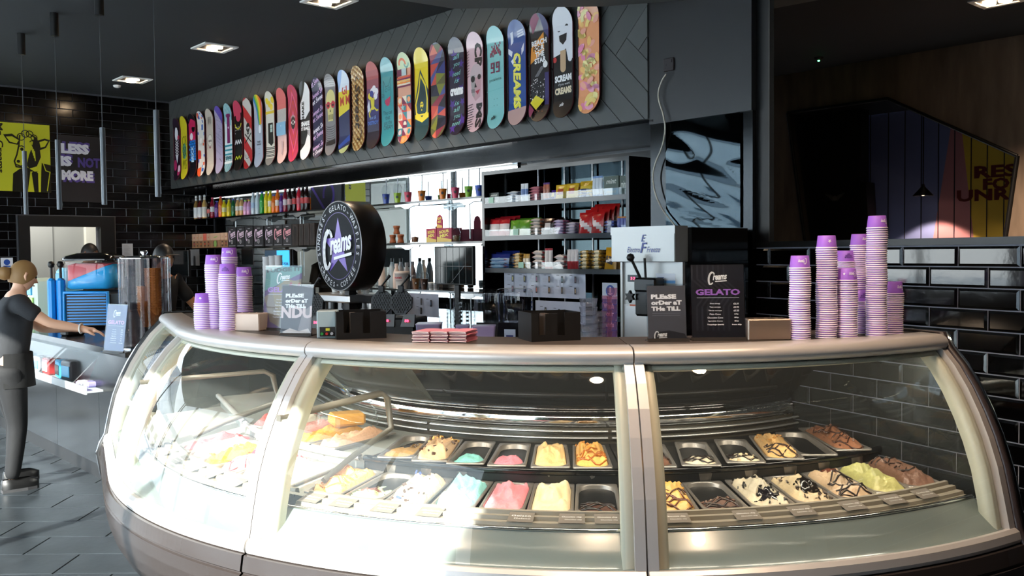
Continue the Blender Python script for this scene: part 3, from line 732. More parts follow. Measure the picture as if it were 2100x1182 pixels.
def tub(uf, ur, Rf, Rr_, hf, hr, gel, label_pos, w=0.165):
    a = PT(uf, Rf, hf); b = PT(ur, Rr_, hr); d = b - a; l = d.length; c = (a + b) / 2
    wr = w * (0.93 if Rf > 2.1 else 0.88)
    yv = d.normalized(); xv = yv.cross(Vector((0, 0, 1))).normalized(); zv = xv.cross(yv)
    Mx = Matrix((( xv.x, yv.x, zv.x, c.x), (xv.y, yv.y, zv.y, c.y), (xv.z, yv.z, zv.z, c.z), (0, 0, 0, 1)))
    o = bpy.data.objects.new('gelato_tub', pan_mesh(w, round(l, 2), wr)); col.objects.link(o); o.matrix_world = Mx
    tag(o, 'steel gelato tub, ' + label_pos, 'tub', 'steel gelato tubs in the case')
    if gel is None: return
    kind, colr, name_, extra = gel
    l = round(l, 2); m = MB(); rings = []; nr = 13; seed = rnd.random() * 40
    base = rrect(w - 0.028, l - 0.028, 0.058, 9)
    def hh(x, y): return gel_h(kind, x, y, seed)
    for k in range(nr + 1):
        q = 1 - k / nr; row = []
        for x, y in base:
            X, Y = x * q, y * q; X *= (1 + (wr / w - 1) * (Y / l + .5)); row.append(Vector((X, Y, hh(X / (w / 2), Y / (l / 2)) if k else min(hh(X / (w / 2), Y / (l / 2)), -0.006 if kind not in ('low', 'half', 'trace', 'mid') else 9))))
        rings.append(row)
    m.grid(rings, 0, True, None, True)
    if kind in ('full', 'swirl'): m.grid([rings[0], [Vector((p.x * .98, p.y * .98, -0.09)) for p in rings[0]]], 0, True, None, True)
    gm = C_('gelato ' + colr, colr, 0.42, bump=0.5, bscale=55, var=0.10, vscale=22)
    g = m.build('gelato', gm); g.matrix_world = Mx; tag(g, name_, 'ice cream')
    for ex in extra:
        if ex[0] == 'drizzle':
            mm = MB()
            for k in range(ex[2]):
                y0 = -0.85 + 1.55 * (k / ex[2]) if len(ex) < 4 else ex[3] + (ex[4] - ex[3]) * k / ex[2]
                pts = []
                for q in range(9):
                    x = -0.8 + 1.6 * q / 8; y = y0 + 0.10 * math.sin(q * .9 + k * 1.7) + 0.12 * (x if k % 2 else -x)
                    pts.append((x * (w / 2) * .9, y * (l / 2) * .93, hh(x * .9, y * .93) + 0.002))
                mm.tube(pts, 0.0028 + 0.0012 * rnd.random(), 5)
            mm.build('drizzle', C_('sauce ' + ex[1], ex[1], 0.2), g)
        if ex[0] == 'chunks':
            mm = MB()
            for k in range(ex[2]):
                x, y = rnd.uniform(-.8, .8), rnd.uniform(*(ex[4] if len(ex) > 4 else (-.85, .85))); s_ = ex[3] * rnd.uniform(.6, 1.3)
                T_ = Matrix.Translation((x * w / 2 * .9, y * l / 2 * .93, hh(x * .9, y * .93) + s_ * .2)) @ Matrix.Rotation(rnd.random() * 6, 4, (rnd.random(), rnd.random(), rnd.random() + .1))
                mm.box(-s_, -s_ * .7, -s_ * .4, s_, s_ * .7, s_ * .4, 0, T_)
            q_ = mm.build('chunks', C_('topping ' + ex[1], ex[1], 0.5), g); q_['kind'] = 'stuff'
        if ex[0] == 'pool':
            x0, y0, rx, ry = ex[2:]; P = []
            for a_ in range(5):
                row = []
                for k in range(16):
                    an = 2 * math.pi * k / 16; f_ = (a_ + .001) / 4 * (1 + .28 * math.sin(an * 5 + seed)); x, y = x0 + rx * f_ * math.cos(an), y0 + ry * f_ * math.sin(an)
                    row.append(Vector((x * w / 2 * .9, y * l / 2 * .93, hh(x * .9, y * .93) + (0.005 if a_ < 4 else 0.0))))
                P.append(row)
            mm = MB(); mm.grid(P, 0, True, None, True); mm.build('sauce', C_('sauce ' + ex[1], ex[1], 0.15), g)
RB, RF_ = (2.00, 1.60, 0.800, 0.806), (2.325, 1.99, 0.708, 0.732)
front2 = [(-30.6, -31.4), (-25.9, -26.4), (-21.2, -21.9), (-16.4, -16.9), (-11.7, -12.1), (-7.2, -7.5), (-2.9, -2.7)]
gf2 = [('swirl', '#e2a765', 'peach swirl ice cream with amber ripple beside the glass divider', [('drizzle', '#c07a30', 9)]),
       ('mid', '#a8d08a', 'mint green ice cream with a chocolate wafer piece, half filled tub', [('pool', '#6e4a44', -.2, -.35, .45, .3), ('chunks', '#4a3a28', 26, .004)]),
       ('full', '#d9bd9c', 'cookie dough ice cream with blue sweets on top', [('chunks', '#27407c', 6, .009), ('chunks', '#3c2a22', 22, .006)]),
       ('full', '#86c4c2', 'turquoise blue bubblegum ice cream, front row', []),
       ('full', '#d9808a', 'smooth rose pink ice cream, front row', []),
       ('swirl', '#d9c39a', 'cream coloured vanilla ice cream, front row', []),
       ('half', '#4a3026', 'dark chocolate ice cream with thick sauce, left of the right post', [('drizzle', '#1c100c', 6, -.8, -.1)])]
back2 = [(-27.3, -32.6), (-22.5, -26.6), (-18.0, -20.8), (-13.0, -14.9), (-7.9, -9.2), (-3.1, -3.3)]
gb2 = [('mid', '#c29a62', 'caramel brown ice cream scooped low beside the divider', [('pool', '#7a5418', .1, .3, .4, .3)]),
       ('full', '#d3b08c', 'beige cookie ice cream with dark chunks, back row', [('chunks', '#4a3020', 20, .007), ('chunks', '#d8a95c', 18, .007, (.1, .9))]),
       ('half', '#7fc0b8', 'little turquoise ice cream left at the front of its tub, back row', []),
       ('half', '#d47f8c', 'little pink ice cream left at the front of its tub, back row', []),
       ('full', '#dfbb82', 'smooth pale custard ice cream heaped high, back row', []),
       ('full', '#dda75a', 'honeycomb ice cream striped with caramel sauce, back row', [('drizzle', '#9a5416', 7, -.75, .05), ('chunks', '#c98434', 26, .005, (.1, .9))])]
front3 = [(4.0, 4.4), (8.5, 8.7), (13.0, 13.5), (17.4, 18.1), (21.8, 23.0), (26.2, 27.6), (30.6, 32.2)]
gf3 = [('swirl', '#c9a056', 'golden caramel ice cream striped with toffee sauce, right of the right post', [('drizzle', '#5a2c12', 8, -.8, 0), ('chunks', '#c99038', 20, .006, (.2, .9))]),
       ('half', '#5c463c', 'milk chocolate ice cream half dug out of its tub, front row', [('drizzle', '#2a1a14', 5, -.8, -.2), ('chunks', '#6a5044', 30, .006, (-.5, .2))]),
       ('full', '#b7ab94', 'cookies and cream ice cream with a black crumb patch', [('chunks', '#1c1a18', 50, .006), ('pool', '#17151a', .1, -.45, .5, .25)]),
       ('full', '#b5a282', 'pale ice cream buried under dark chocolate sauce and crumbs', [('pool', '#14100e', .2, -.25, .6, .4), ('chunks', '#4a3c30', 40, .006)]),
       ('swirl', '#b59a7c', 'coffee cream ice cream with a web of thin chocolate lines', [('drizzle', '#1e120e', 8, -.9, 0), ('pool', '#5a3226', .1, .5, .4, .2)]),
       ('swirl', '#a9a568', 'pistachio green ice cream in long waves', []),
       ('full', '#6f5040', 'rough milk chocolate ice cream in the last front tub', [('drizzle', '#2c1a12', 8, -.3, .9)])]
back3 = [(3.9, 5.4), (8.7, 11.5), (13.8, 17.6), (18.6, 23.6), (23.2, 28.8), (28.6, 34.0)]
gb3 = [('mid', '#6a4a3a', 'brown nut chocolate ice cream right behind the right post, back row', [('chunks', '#3c261c', 40, .006)]),
       ('half', '#d8cbb2', 'white ice cream scoop with chocolate threads, left one of the two', [('drizzle', '#1c1210', 5, -.7, -.2)]),
       ('half', '#d2c4aa', 'white ice cream scoop with chocolate threads, right one of the two', [('drizzle', '#1c1210', 5, -.7, -.2), ('chunks', '#c8b490', 14, .006, (-.9, -.3))]),
       ('full', '#c79f68', 'toffee biscuit ice cream with chocolate stripes at its front', [('drizzle', '#2a1810', 6, -.85, -.3), ('chunks', '#a8763a', 40, .006, (-.2, .9))]),
       ('trace', '#c8bca8', 'last scrapings of pale ice cream in a nearly empty tub', []),
       ('full', '#8a5c42', 'rough brown chocolate ice cream heaped in the last back tub', [('drizzle', '#3a2016', 8), ('chunks', '#5c3a2a', 30, .007)])]
front1 = [(-61.0, -61.6), (-56.3, -57.0), (-51.6, -52.2), (-46.9, -47.5), (-42.2, -42.8), (-37.4, -38.2)]
gf1 = [('full', '#c25058', 'raspberry red ice cream in the left bay, farthest from the middle post', []),
       ('full', '#e4d8c4', 'plain white ice cream between the red and the orange one', []),
       ('full', '#e09a2c', 'bright orange mango ice cream with a peach slice', [('chunks', '#d97818', 8, .012)]),
       ('swirl', '#e8dccc', 'white ice cream with red ripple in the left bay', [('pool', '#b8303c', 0, .2, .5, .25), ('drizzle', '#c04048', 3, -.8, -.2)]),
       ('full', '#ece6da', 'white ice cream with strawberry pieces, left bay', [('chunks', '#c03840', 12, .010, (.3, .9))]),
       ('full', '#e6e0d4', 'white ice cream in the tub next to the left post', [])]
back1 = [(-59.5, -63.0), (-54.6, -57.6), (-49.6, -51.5), (-44.6, -45.6), (-39.4, -39.8)]
gb1 = [('full', '#b85a58', 'brick red ice cream at the back of the left bay', []), ('full', '#c8c0b0', 'pale grey ice cream at the back of the left bay', []), ('full', '#d9918c', 'salmon pink ice cream at the back of the left bay', []),
       ('full', '#e0a030', 'orange yellow ice cream under the clear dome, left bay', []), ('full', '#d8a888', 'peach coloured ice cream at the back beside the divider, left bay', [])]
for nm, fr_, ge, Z in (('front row left bay', front1, gf1, RF_), ('back row left bay', back1, gb1, RB), ('front row middle bay', front2, gf2, RF_), ('back row middle bay', back2, gb2, RB), ('front row right bay', front3, gf3, RF_), ('back row right bay', back3, gb3, RB)):
    for qi, ((a, b), g) in enumerate(zip(fr_, ge)):
        w_ = 0.172 if Z is RF_ else 0.158
        tub(a, b, *Z, g, ('first', 'second', 'third', 'fourth', 'fifth', 'sixth', 'seventh')[qi] + ' from the left in the ' + nm, w_)
# clear dome over the cake at the back of the left bay
d = PT(-45, 1.72, 0.83); dm = empty('cake_dome', d, 0, 'clear plastic dome with a knob over an orange cake, back of the left bay', 'cake dome')
b = MB(); b.lathe([(0.15, 0.0), (0.15, 0.02), (0.14, 0.07), (0.10, 0.115), (0.03, 0.135), (0.0, 0.137)], 24, caps=False); b.build('dome', M_cgl, dm)
b = MB(); b.lathe([(0.0, 0.137), (0.012, 0.14), (0.01, 0.15), (0.028, 0.175), (0.026, 0.185), (0, 0.187)], 14); b.build('knob', M_cgl, dm)
ck = MB(); ck.cbox(-.08, -.06, 0.002, .08, .06, .06, .012); tag(ck.build('cake', C_('orange cake', '#d99a3c', 0.6, bump=.4), None, d + Vector((0, 0, 0.004)), 0.4), 'square orange loaf cake under the clear dome', 'cake')
# price tickets on the label rail, price cards in the tubs
tk = 0
for u in (-60, -55, -50, -46, -41, -37, -30, -26.4, -22, -17.6, -9.5, -5.2, -2.2, 3.5, 9.5, 14.5, 19.5, 24, 28):
    b = MB(); p0, p1 = PT(u - 1.1, 2.432, 0.7035), PT(u + 1.1, 2.432, 0.7035); q0, q1 = PT(u - 1.1, 2.362, 0.718), PT(u + 1.1, 2.362, 0.718)
    b.add([p0, p1, q1, q0], [(0, 1, 2, 3)]); o = b.build('label_strip', C_('ticket dark', '#77716a', 0.15)); o.parent = case; o.location = -CC
    pr = Print(); pr.T('Chocolate chip' if u > -8 else 'Gelato', 0, 0.008, 0.011, '#f2f2f2', 0, 0.0, w=0.07); pr.T('Chocolate chip' if u > -8 else 'Gelato', 0.006, -0.012, 0.009, '#e0e0e0', 0, 0.0, w=0.06)
    e_u = (p1 - p0).normalized(); e_v = (q0 - p0).normalized(); nn = e_u.cross(e_v); cpt = (p0 + q1) / 2
    pr.build('lettering', o, place=lambda a, b2, d2: cpt + e_u * a + e_v * b2 + nn * (d2 + 0.0006))

# ================================================================== LEFT COUNTER AND PEOPLE
cs0, cs1, ct0, ct1 = 5.95, 10.2, 2.05, 2.95
lc = empty('till_counter', W((cs0 + cs1) / 2, (ct0 + ct1) / 2), 0, 'black till counter with a slanted glass bin in its front, at the left', 'counter')
def lcb(mb, name, mats, par=None):
    o = mb.build(name, mats, par or lc); o.location = -Vector(lc.location) if par is None else (0, 0, 0); return o
b = MB(); wbox(b, cs0, cs1, ct0, ct1, 1.01, 1.05); wn(lcb(b, 'countertop', C_('counter black', '#0a0b0d', 0.22)), 0.004)
b = MB(); wbox(b, cs0 + .05, cs1 - .05, ct0 + .12, ct1 - .05, 0.70, 1.01); lcb(b, 'upper_panel', C_('counter panel', '#0e0f11', 0.25, var=.1, vscale=3))
for s in range(4):
    b = MB(); wbox(b, cs0 + .05 + s * 1.04, cs0 + .05 + s * 1.04 + 1.035, ct0 + .18, ct0 + .2, 0.12, 0.70); lcb(b, 'front_panel', C_('counter panel low', '#0b0d0f', 0.2, var=.15, vscale=2))
b = MB(); wbox(b, cs0 + .05, cs1 - .05, ct0 + .2, ct1 - .05, 0.0, 0.70); lcb(b, 'carcass', M_blackm)
b = MB(); wbox(b, cs0 + .02, cs1 - .02, ct0 + .21, ct0 + .24, 0.0, 0.13); lcb(b, 'plinth', C_('speckled plinth', '#4a5054', 0.3, var=.5, vscale=60))
bs0, bs1 = 6.75, 9.6
b = MB(); wbox(b, bs0, bs1, ct0 + .01, ct0 + .18, 0.70, 0.715); wbox(b, bs0, bs1, ct0 + .002, ct0 + .012, 0.69, 0.745); lcb(b, 'bin_tray', C_('bin tray', '#aab0b2', 0.3))
b = MB(); b.add([W(bs0, ct0 + .006, .745), W(bs1, ct0 + .006, .745), W(bs1, ct0 + .11, .985), W(bs0, ct0 + .11, .985)], [(0, 1, 2, 3)]); lcb(b, 'bin_pane', glass('bin glass', (.9, .93, .94), 1.4, 0, .5))
b = MB(); b.tube([W(bs0, ct0 + .112, .99), W(bs1, ct0 + .112, .99)], 0.006, 6); lcb(b, 'bin_rail', M_steel)
i = 0
for s, w_, h_, c1, c2, nm in ((6.95, .10, .04, '#8f86c0', '#ffffff', 'white box'), (7.12, .1, .03, '#d8d8e6', '#a59cd0', 'lilac box'), (7.42, .18, .15, '#1b1722', '#29a7d8', 'black bag with blue side'), (7.62, .18, .14, '#35b0e0', '#222222', 'bright blue bag'), (7.95, .16, .13, '#c03a3a', '#eeeeee', 'red and white bag'), (8.25, .2, .12, '#d0d4d6', '#4080b0', 'silver bag'), (8.7, .2, .12, '#5fb4d8', '#d04040', 'pale blue bag')):
    m = MB(); m.cbox(-w_ / 2, -.045, 0, w_ / 2, .045, h_, .012); m.cbox(-w_ / 2 * .8, -.05, h_ * .2, w_ / 2 * .8, -.044, h_ * .75, .002, 1)
    tag(m.build('snack_bag' if h_ > .05 else 'snack_box', [C_('bag ' + c1, c1, .25), C_('bag ' + c2, c2, .25)], None, W(s, ct0 + .11, .717), WR + (i % 3 - 1) * .1), nm + ' lying in the glass bin of the black counter', 'snack'); i += 1

def skinned(verts, edges, radii, sub=2):
    me = bpy.data.meshes.new('sk'); me.from_pydata([tuple(v) for v in verts], edges, []); me.update()
    o = bpy.data.objects.new('sk', me); col.objects.link(o)
    m = o.modifiers.new('s', 'SKIN'); m.use_smooth_shade = True
    if not me.skin_vertices: me.skin_vertices.new() if hasattr(me.skin_vertices, 'new') else None
    lay = me.skin_vertices[0].data
    for i, r in enumerate(radii): lay[i].radius = (r, r) if not isinstance(r, tuple) else r; lay[i].use_root = (i == 0)
    o.modifiers.new('d', 'SUBSURF').levels = sub
    dg = bpy.context.evaluated_depsgraph_get(); dg.update()
    out = bpy.data.meshes.new_from_object(o.evaluated_get(dg)); bpy.data.objects.remove(o); return out
def mesh_to(mb, me, m=0):
    mb.add([v.co.copy() for v in me.vertices], [tuple(p.vertices) for p in me.polygons], m, True)
def head(mb, c, F, tilt=0.0, s=1.0, skin=0, eye=1, lip=2):
    """c = head centre, F = facing (horizontal)"""
    F = F.normalized(); Rt = Vector((F.y, -F.x, 0)); U = Vector((0, 0, 1)); F2 = F * math.cos(tilt) - U * math.sin(tilt); U2 = U * math.cos(tilt) + F * math.sin(tilt)
    def P(x, y, z): return c + (Rt * x + F2 * y + U2 * z) * s
    rows = []
    for i in range(15):
        a = math.pi * i / 14; z = 0.115 * math.cos(a); rr = math.sin(a)
        row = []
        for k in range(24):
            b_ = 2 * math.pi * k / 24; x = 0.074 * rr * math.cos(b_); y = 0.094 * rr * math.sin(b_)
            if z < -0.02: t = (-z - .02) / .095; x *= 1 - .38 * t; y = y * (1 - .18 * t) + (0.018 * t)
            if y > 0.05 and abs(x) < .03 and -.005 > z > -.05: pass
            row.append(P(x, y, z))
        rows.append(row)
    mb.grid(rows, skin, True, None, True)
    mb.grid([[P(-.006, .088, .015), P(0, .094, .015), P(.006, .088, .015)], [P(-.010, .088, -.01), P(0, .108, -.012), P(.010, .088, -.01)], [P(-.017, .086, -.026), P(0, .118, -.028), P(.017, .086, -.026)], [P(-.012, .084, -.036), P(0, .092, -.036), P(.012, .084, -.036)]], skin, True)
    for sg in (-1, 1):
        mb.lathe([(0.0, -.012), (.009, -.008), (.012, 0), (.009, .008), (0, .012)], 8, eye, Matrix.Translation(P(sg * .031, .079, .012)))
        mb.tube([P(sg * .018, .089, .03), P(sg * .034, .086, .035), P(sg * .048, .074, .03)], .003, 4, 3)
        ear = [P(sg * .073, .012, .022), P(sg * .086, -.004, .026), P(sg * .088, -.008, .0), P(sg * .080, .002, -.024), P(sg * .073, .012, -.03)]
        mb.tube(ear, [.006, .009, .009, .007, .005], 6, skin)
    mb.tube([P(-.022, .085, -.058), P(0, .092, -.056), P(.022, .085, -.058)], [.003, .006, .003], 6, lip)
    return P
def hand_chain(wrist, d, dnv, side, sc_=1.0, curl=0.5):
    """palm and five fingers: verts, edges and radii to append; d pointing direction, dnv palm normal (towards the palm side)"""
    d = d.normalized(); dnv = (dnv - d * dnv.dot(d)).normalized(); sd = d.cross(dnv).normalized() * side
    V = [wrist + d * .045 * sc_, wrist + d * .08 * sc_]; Rr = [.026 * sc_, .024 * sc_]; E = [(-1, 0), (0, 1)]
    for k, (o_, ln) in enumerate(((-.027, .062), (-.009, .075), (.009, .08), (.027, .07))):
        p0 = wrist + (d * .088 + sd * o_) * sc_; i0 = len(V)
        V += [p0, p0 + (d * math.cos(curl * .4) + dnv * math.sin(curl * .4)) * ln * .45 * sc_]; V.append(V[-1] + (d * math.cos(curl) + dnv * math.sin(curl)) * ln * .35 * sc_); V.append(V[-1] + (d * math.cos(curl * 1.5) + dnv * math.sin(curl * 1.5)) * ln * .25 * sc_)
        Rr += [.010 * sc_, .009 * sc_, .0085 * sc_, .007 * sc_]; E += [(1, i0), (i0, i0 + 1), (i0 + 1, i0 + 2), (i0 + 2, i0 + 3)]
    i0 = len(V); q = wrist + (d * .03 - sd * .03 + dnv * .012) * sc_
    V += [q, q + (d * .03 - sd * .014 + dnv * .012) * sc_, q + (d * .058 - sd * .012 + dnv * .02) * sc_]; Rr += [.013 * sc_, .010 * sc_, .008 * sc_]; E += [(0, i0), (i0, i0 + 1), (i0 + 1, i0 + 2)]
    return V, E, Rr
def person(name, loc, F, hgt, skinc, hairc, topc, botc, armR, armL, feet, lean, label, hair='bun', headF=None, tilt=0.0):
    F = F.normalized(); Rt = Vector((F.y, -F.x, 0)); k = hgt / 1.75; root = empty(name, loc, 0, label, 'person')
    def Q(x, y, z): return Rt * x * k + F * y * k + Vector((0, 0, z * k))
    pel = Q(0, 0, .94); wa = Q(0, lean * .3, 1.10); ch = Q(0, lean * .7, 1.30); nb = Q(0, lean, 1.46); nk = Q(0, lean + .015, 1.53); hc = Q(0, lean + .04, 1.635)
    V = [pel, wa, ch, nb, nk, hc]; E = [(0, 1), (1, 2), (2, 3), (3, 4), (4, 5)]; Rr = [.13 * k, .115 * k, .13 * k, .085 * k, .052 * k, .05 * k]
    sl_v = list(V[:4]); sl_e = [(0, 1), (1, 2), (2, 3)]; sl_r = [.155 * k, .135 * k, .15 * k, .088 * k]
    for sg, arm in ((1, armR), (-1, armL)):
        sh = Q(sg * .17, lean * .95, 1.41); el, wr_ = arm
        i = len(V); V += [Q(sg * .09, lean * .95, 1.43), sh, (sh + el) / 2, el, (el + wr_) / 2, wr_]; E += [(3, i), (i, i + 1), (i + 1, i + 2), (i + 2, i + 3), (i + 3, i + 4), (i + 4, i + 5)]; Rr += [.075 * k, .056 * k, .046 * k, .038 * k, .036 * k, .025 * k]
        hv, he, hr = hand_chain(wr_, wr_ - el, Vector((0, 0, -1)), sg, k); b0 = len(V); V += hv; Rr += hr
        for a_, c_2 in he: E.append((i + 5 if a_ == -1 else b0 + a_, b0 + c_2))
        j = len(sl_v); m_ = sh + (el - sh) * .62; sl_v += [Q(sg * .09, lean * .95, 1.43), sh, m_]; sl_e += [(3, j), (j, j + 1), (j + 1, j + 2)]; sl_r += [.085 * k, .068 * k, .066 * k]
    tr_v = [Q(0, 0, 1.0), pel]; tr_e = [(0, 1)]; tr_r = [.145 * k, .155 * k]
    for sg, ft in ((1, feet[0]), (-1, feet[1])):
        hip = Q(sg * .085, 0, .86); an = ft + Vector((0, 0, .085 * k)); kn = (hip + an) / 2 + F * .04; kn.z = .49 * k
        i = len(V); V += [hip, kn, an]; E += [(0, i), (i, i + 1), (i + 1, i + 2)]; Rr += [.095 * k, .055 * k, .042 * k]
        j = len(tr_v); tr_v += [hip, (hip + kn) / 2, kn, (kn + an) / 2, an]; tr_e += [(1, j)] + [(j + q, j + q + 1) for q in range(4)]; tr_r += [.115 * k, .095 * k, .072 * k, .066 * k, .055 * k]
    ms = C_('skin ' + skinc, skinc, .5); mb = MB(); mesh_to(mb, skinned(V, E, Rr))
    hF = (headF or F).normalized(); P = head(mb, hc + hF * .01, hF, tilt, k * .98)
    mb.build('body', [ms, C_('eye dark', '#2a221c', .3), C_('lips', '#a5605a', .5), C_('hair ' + hairc, hairc, .55)], root)
    mb = MB(); mesh_to(mb, skinned(sl_v, sl_e, sl_r)); mb.build('shirt', C_('cloth ' + topc, topc, .85, bump=.6, bscale=9), root)
    mb = MB(); mesh_to(mb, skinned(tr_v, tr_e, tr_r)); mb.build('trousers', C_('cloth ' + botc, botc, .8, bump=.5, bscale=8), root)
    mh = C_('hair ' + hairc, hairc, .55, bump=.4, bscale=60); mb = MB(); rows = []
    for i in range(12):
        a = math.pi * .68 * i / 11; row = []
        for q in range(24):
            b_ = 2 * math.pi * q / 24; fr_ = max(0, math.sin(b_)); aa = a * (1 - .42 * fr_ ** 1.2)
            rr = math.sin(aa); x = .086 * rr * math.cos(b_); y = .106 * rr * math.sin(b_) - .006; z = .127 * math.cos(aa) + .003
            row.append(P(x * (1 + .03 * math.sin(q * 2.3)), y, z))
        rows.append(row)
    mb.grid(rows, 0, True, None, True)
    if hair == 'bun':
        mb.lathe([(0, -.05), (.035, -.04), (.052, 0), (.038, .038), (0, .048)], 12, 0, Matrix.Translation(P(0, -.135, -.005)))
    if hair == 'cap':
        cp = MB(); cp.grid([[P(.088 * math.sin(t) * math.cos(b_), .108 * math.sin(t) * math.sin(b_) - .004, .128 * math.cos(t) + .006) for b_ in [2 * math.pi * q / 20 for q in range(20)]] for t in [1.35 * i / 6 + .001 for i in range(7)]], 0, True, None, True)
        pk = MB(); pk.grid([[P(x, .10 + .055 * v * math.cos(x * 12), .04 - .008 * v) for x in [-.07 + .14 * q / 8 for q in range(9)]] for v in (0, 1)], 0)
        cq = cp.build('cap', M_blackm, root); pk.build('peak', M_blackm, cq)
    mb.build('hair', mh, root)
    for ft in feet:
        b = MB(); Mx = Matrix(((Rt.x, F.x, 0, ft.x), (Rt.y, F.y, 0, ft.y), (0, 0, 1, 0), (0, 0, 0, 1)))
        sole = [(-.035, -.07), (.035, -.07), (.042, 0), (.045, .1), (.03, .17), (0, .19), (-.03, .17), (-.045, .1), (-.042, 0)]
        b.prism([(x * k, y * k) for x, y in sole], 0.0, .025, 1, Mx)
        b.grid([[Mx @ Vector((x * k * f_, (y if f_ > .6 else y * .75 - .01) * k, z * k)) for x, y in sole] for f_, z in ((1, .025), (.97, .05), (.8, .075), (.5, .10))], 0, True, None, True)
        b.build('shoe', [M_blackm, C_('shoe sole', '#3a3a3c', .7)], root)
    return root
wl = Vector((-3.56, 6.52, 0)); rel = lambda x, y, z: Vector((x, y, z)) - wl
Wm = person('person', wl, N, 1.62, '#e2b295', '#8f6d42', '#25272b', '#0e0f12', (rel(-3.25, 6.50, 1.185), rel(-3.06, 6.60, 1.135)), (rel(-3.50, 6.86, 1.12), rel(-3.30, 6.93, 1.11)),
       (Vector((.03, -.06, 0)), Vector((-.10, .20, 0))), .07, 'woman with fair hair in a bun, black T-shirt and trousers, reaching over the counter', 'bun', tilt=.25)
b = MB(); b.tube([rel(-3.072, 6.59, 1.138) + Vector((0.0, .034 * math.cos(a), .034 * math.sin(a))) for a in [math.pi * 2 * q / 14 for q in range(15)]], .006, 6, caps=False); b.build('bracelet', C_('pearl', '#e8e4de', .3), Wm)
b = MB()   # apron tied at the waist
ap = []
for z in (.98, .93, .87, .80, .74):
    ap.append([Vector((math.cos(a) * (.158 + (.98 - z) * .06), math.sin(a) * (.146 + (.98 - z) * .06), z)) for a in [R(-75 + 10 * q) for q in range(23)]])
b.grid(ap); o = b.build('apron', C_('apron black', '#0a0b0d', .85, bump=.5, bscale=10), Wm)
q = at_s(173, 530, 11.75); ml = Vector((q.x, q.y, 0))
person('person', ml, Vector((.9, -.2, 0)), 1.80, '#7a5138', '#0b0a0a', '#141416', '#141416', (Vector((.2, -.2, 1.0)), Vector((.35, -.25, 1.0))), (Vector((.2, .2, 1.0)), Vector((.35, .15, 1.0))), (Vector((0, -.1, 0)), Vector((0, .1, 0))), .03,
       'man with short black hair standing at the hatch behind the slush machine', 'short')
q = at_y(322, 560, 8.1); ml = Vector((q.x, q.y, 0))
person('person', ml, Vector((.8, -.5, 0)), 1.74, '#b07a54', '#171310', '#0d0d0f', '#0d0d0f', (Vector((.02, -.42, 1.30)), Vector((.16, -.42, 1.52))), (Vector((.3, .2, 1.15)), Vector((.45, .1, 1.1))), (Vector((0, -.1, 0)), Vector((0, .1, 0))), .05,
       'person in black with a cap and a bare raised arm, behind the cone dispenser', 'cap')

# ------------------------------------------------------------------ things on the left counter
zc = 1.05
def onc(x, y, z=zc): p = at_h(x, y, z); return p
# slush machine
p = W(8.2, 2.60, zc); sm_ = empty('slush_machine', p, 0.06, 'black slush machine with a clear bowl of red and blue slush', 'drinks machine')
M_sblue = C_('slush blue plastic', '#1590e0', .3); M_sred = C_('slush red', '#d8505a', .35); M_bb = C_('slush blue ice', '#18a8f0', .4)
b = MB(); b.cbox(-.20, -.22, 0, .20, .25, .34, .03); b.build('housing', M_blackm, sm_)
b = MB(); 
for k in range(11): b.box(-.17 + .0 * k, -.232, .04 + k * .026, .17, -.222, .052 + k * .026)
g_ = b.build('front_grille', M_sblue, sm_); g_['kind'] = 'stuff'
b = MB(); b.tube([(-.19, -.235, .02), (-.19, -.235, .33), (.19, -.235, .33), (.19, -.235, .02)], .018, 6); b.build('front_frame', M_sblue, sm_)
b = MB(); b.cbox(-.28, -.20, 0.0, -.215, -.12, .46, .02); b.cbox(-.36, -.20, 0.0, -.295, -.12, .46, .02); b.build('dispensing_post', M_sblue, sm_)
for x in (-.248, -.328):
    b = MB(); b.cyl(x, -.16, .46, .56, .012, 10); b.lathe([(0, .55), (.022, .56), (.03, .585), (.02, .61), (0, .615)], 12, 0, Matrix.Translation((x, -.16, 0))); b.build('tap', M_blackm, sm_)
prof_b = [(-.20, .36), (-.20, .60), (-.19, .64), (.17, .64), (.2, .60), (.2, .36)]
b = MB(); P = []
for z, w_, d_ in ((.355, .19, .16), (.37, .215, .20), (.45, .225, .21), (.58, .225, .21), (.62, .215, .20)):
    P.append([Vector((x, y, z)) for x, y in rrect(2 * w_, 2 * d_, .08, 5)])
b.grid(P, 0, True, None, True); b.build('bowl', M_cgl, sm_)
def bt(x): return .43 + .40 * max(0, min(.4, x + .18))
b = MB(); base_ = rrect(.41, .37, .08, 5); P = [[Vector((x * .9, y * .9, .36)) for x, y in base_], [Vector((x, y, .375)) for x, y in base_]] + [[Vector((x * f_, y * f_, bt(x * f_) + .012 * (1 - f_))) for x, y in base_] for f_ in (1, .8, .5, .02)]
b.grid(P, 0, True, None, True); b.build('blue_slush', M_bb, sm_)
b = MB(); P = [[Vector((x * .985, y * .985, bt(x) + .002)) for x, y in base_], [Vector((x * .98, y * .98, max(bt(x) + .01, .575 - max(0, x) * .25))) for x, y in base_]] + [[Vector((x * f_, y * f_, .595)) for x, y in base_] for f_ in (.7, .02)]
b.grid(P, 0, True, None, True); b.build('red_slush', M_sred, sm_)
b = MB(); b.grid([[Vector((x * f_, y * f_, z)) for x, y in rrect(.47, .44, .09, 5)] for f_, z in ((1.0, .615), (1.02, .635), (.9, .66), (.55, .685), (.02, .69))], 0, True, None, True); b.build('lid', C_('lid black', '#0c0c0d', .15, coat=.5), sm_)
sm_.scale = (.92, .92, .92)
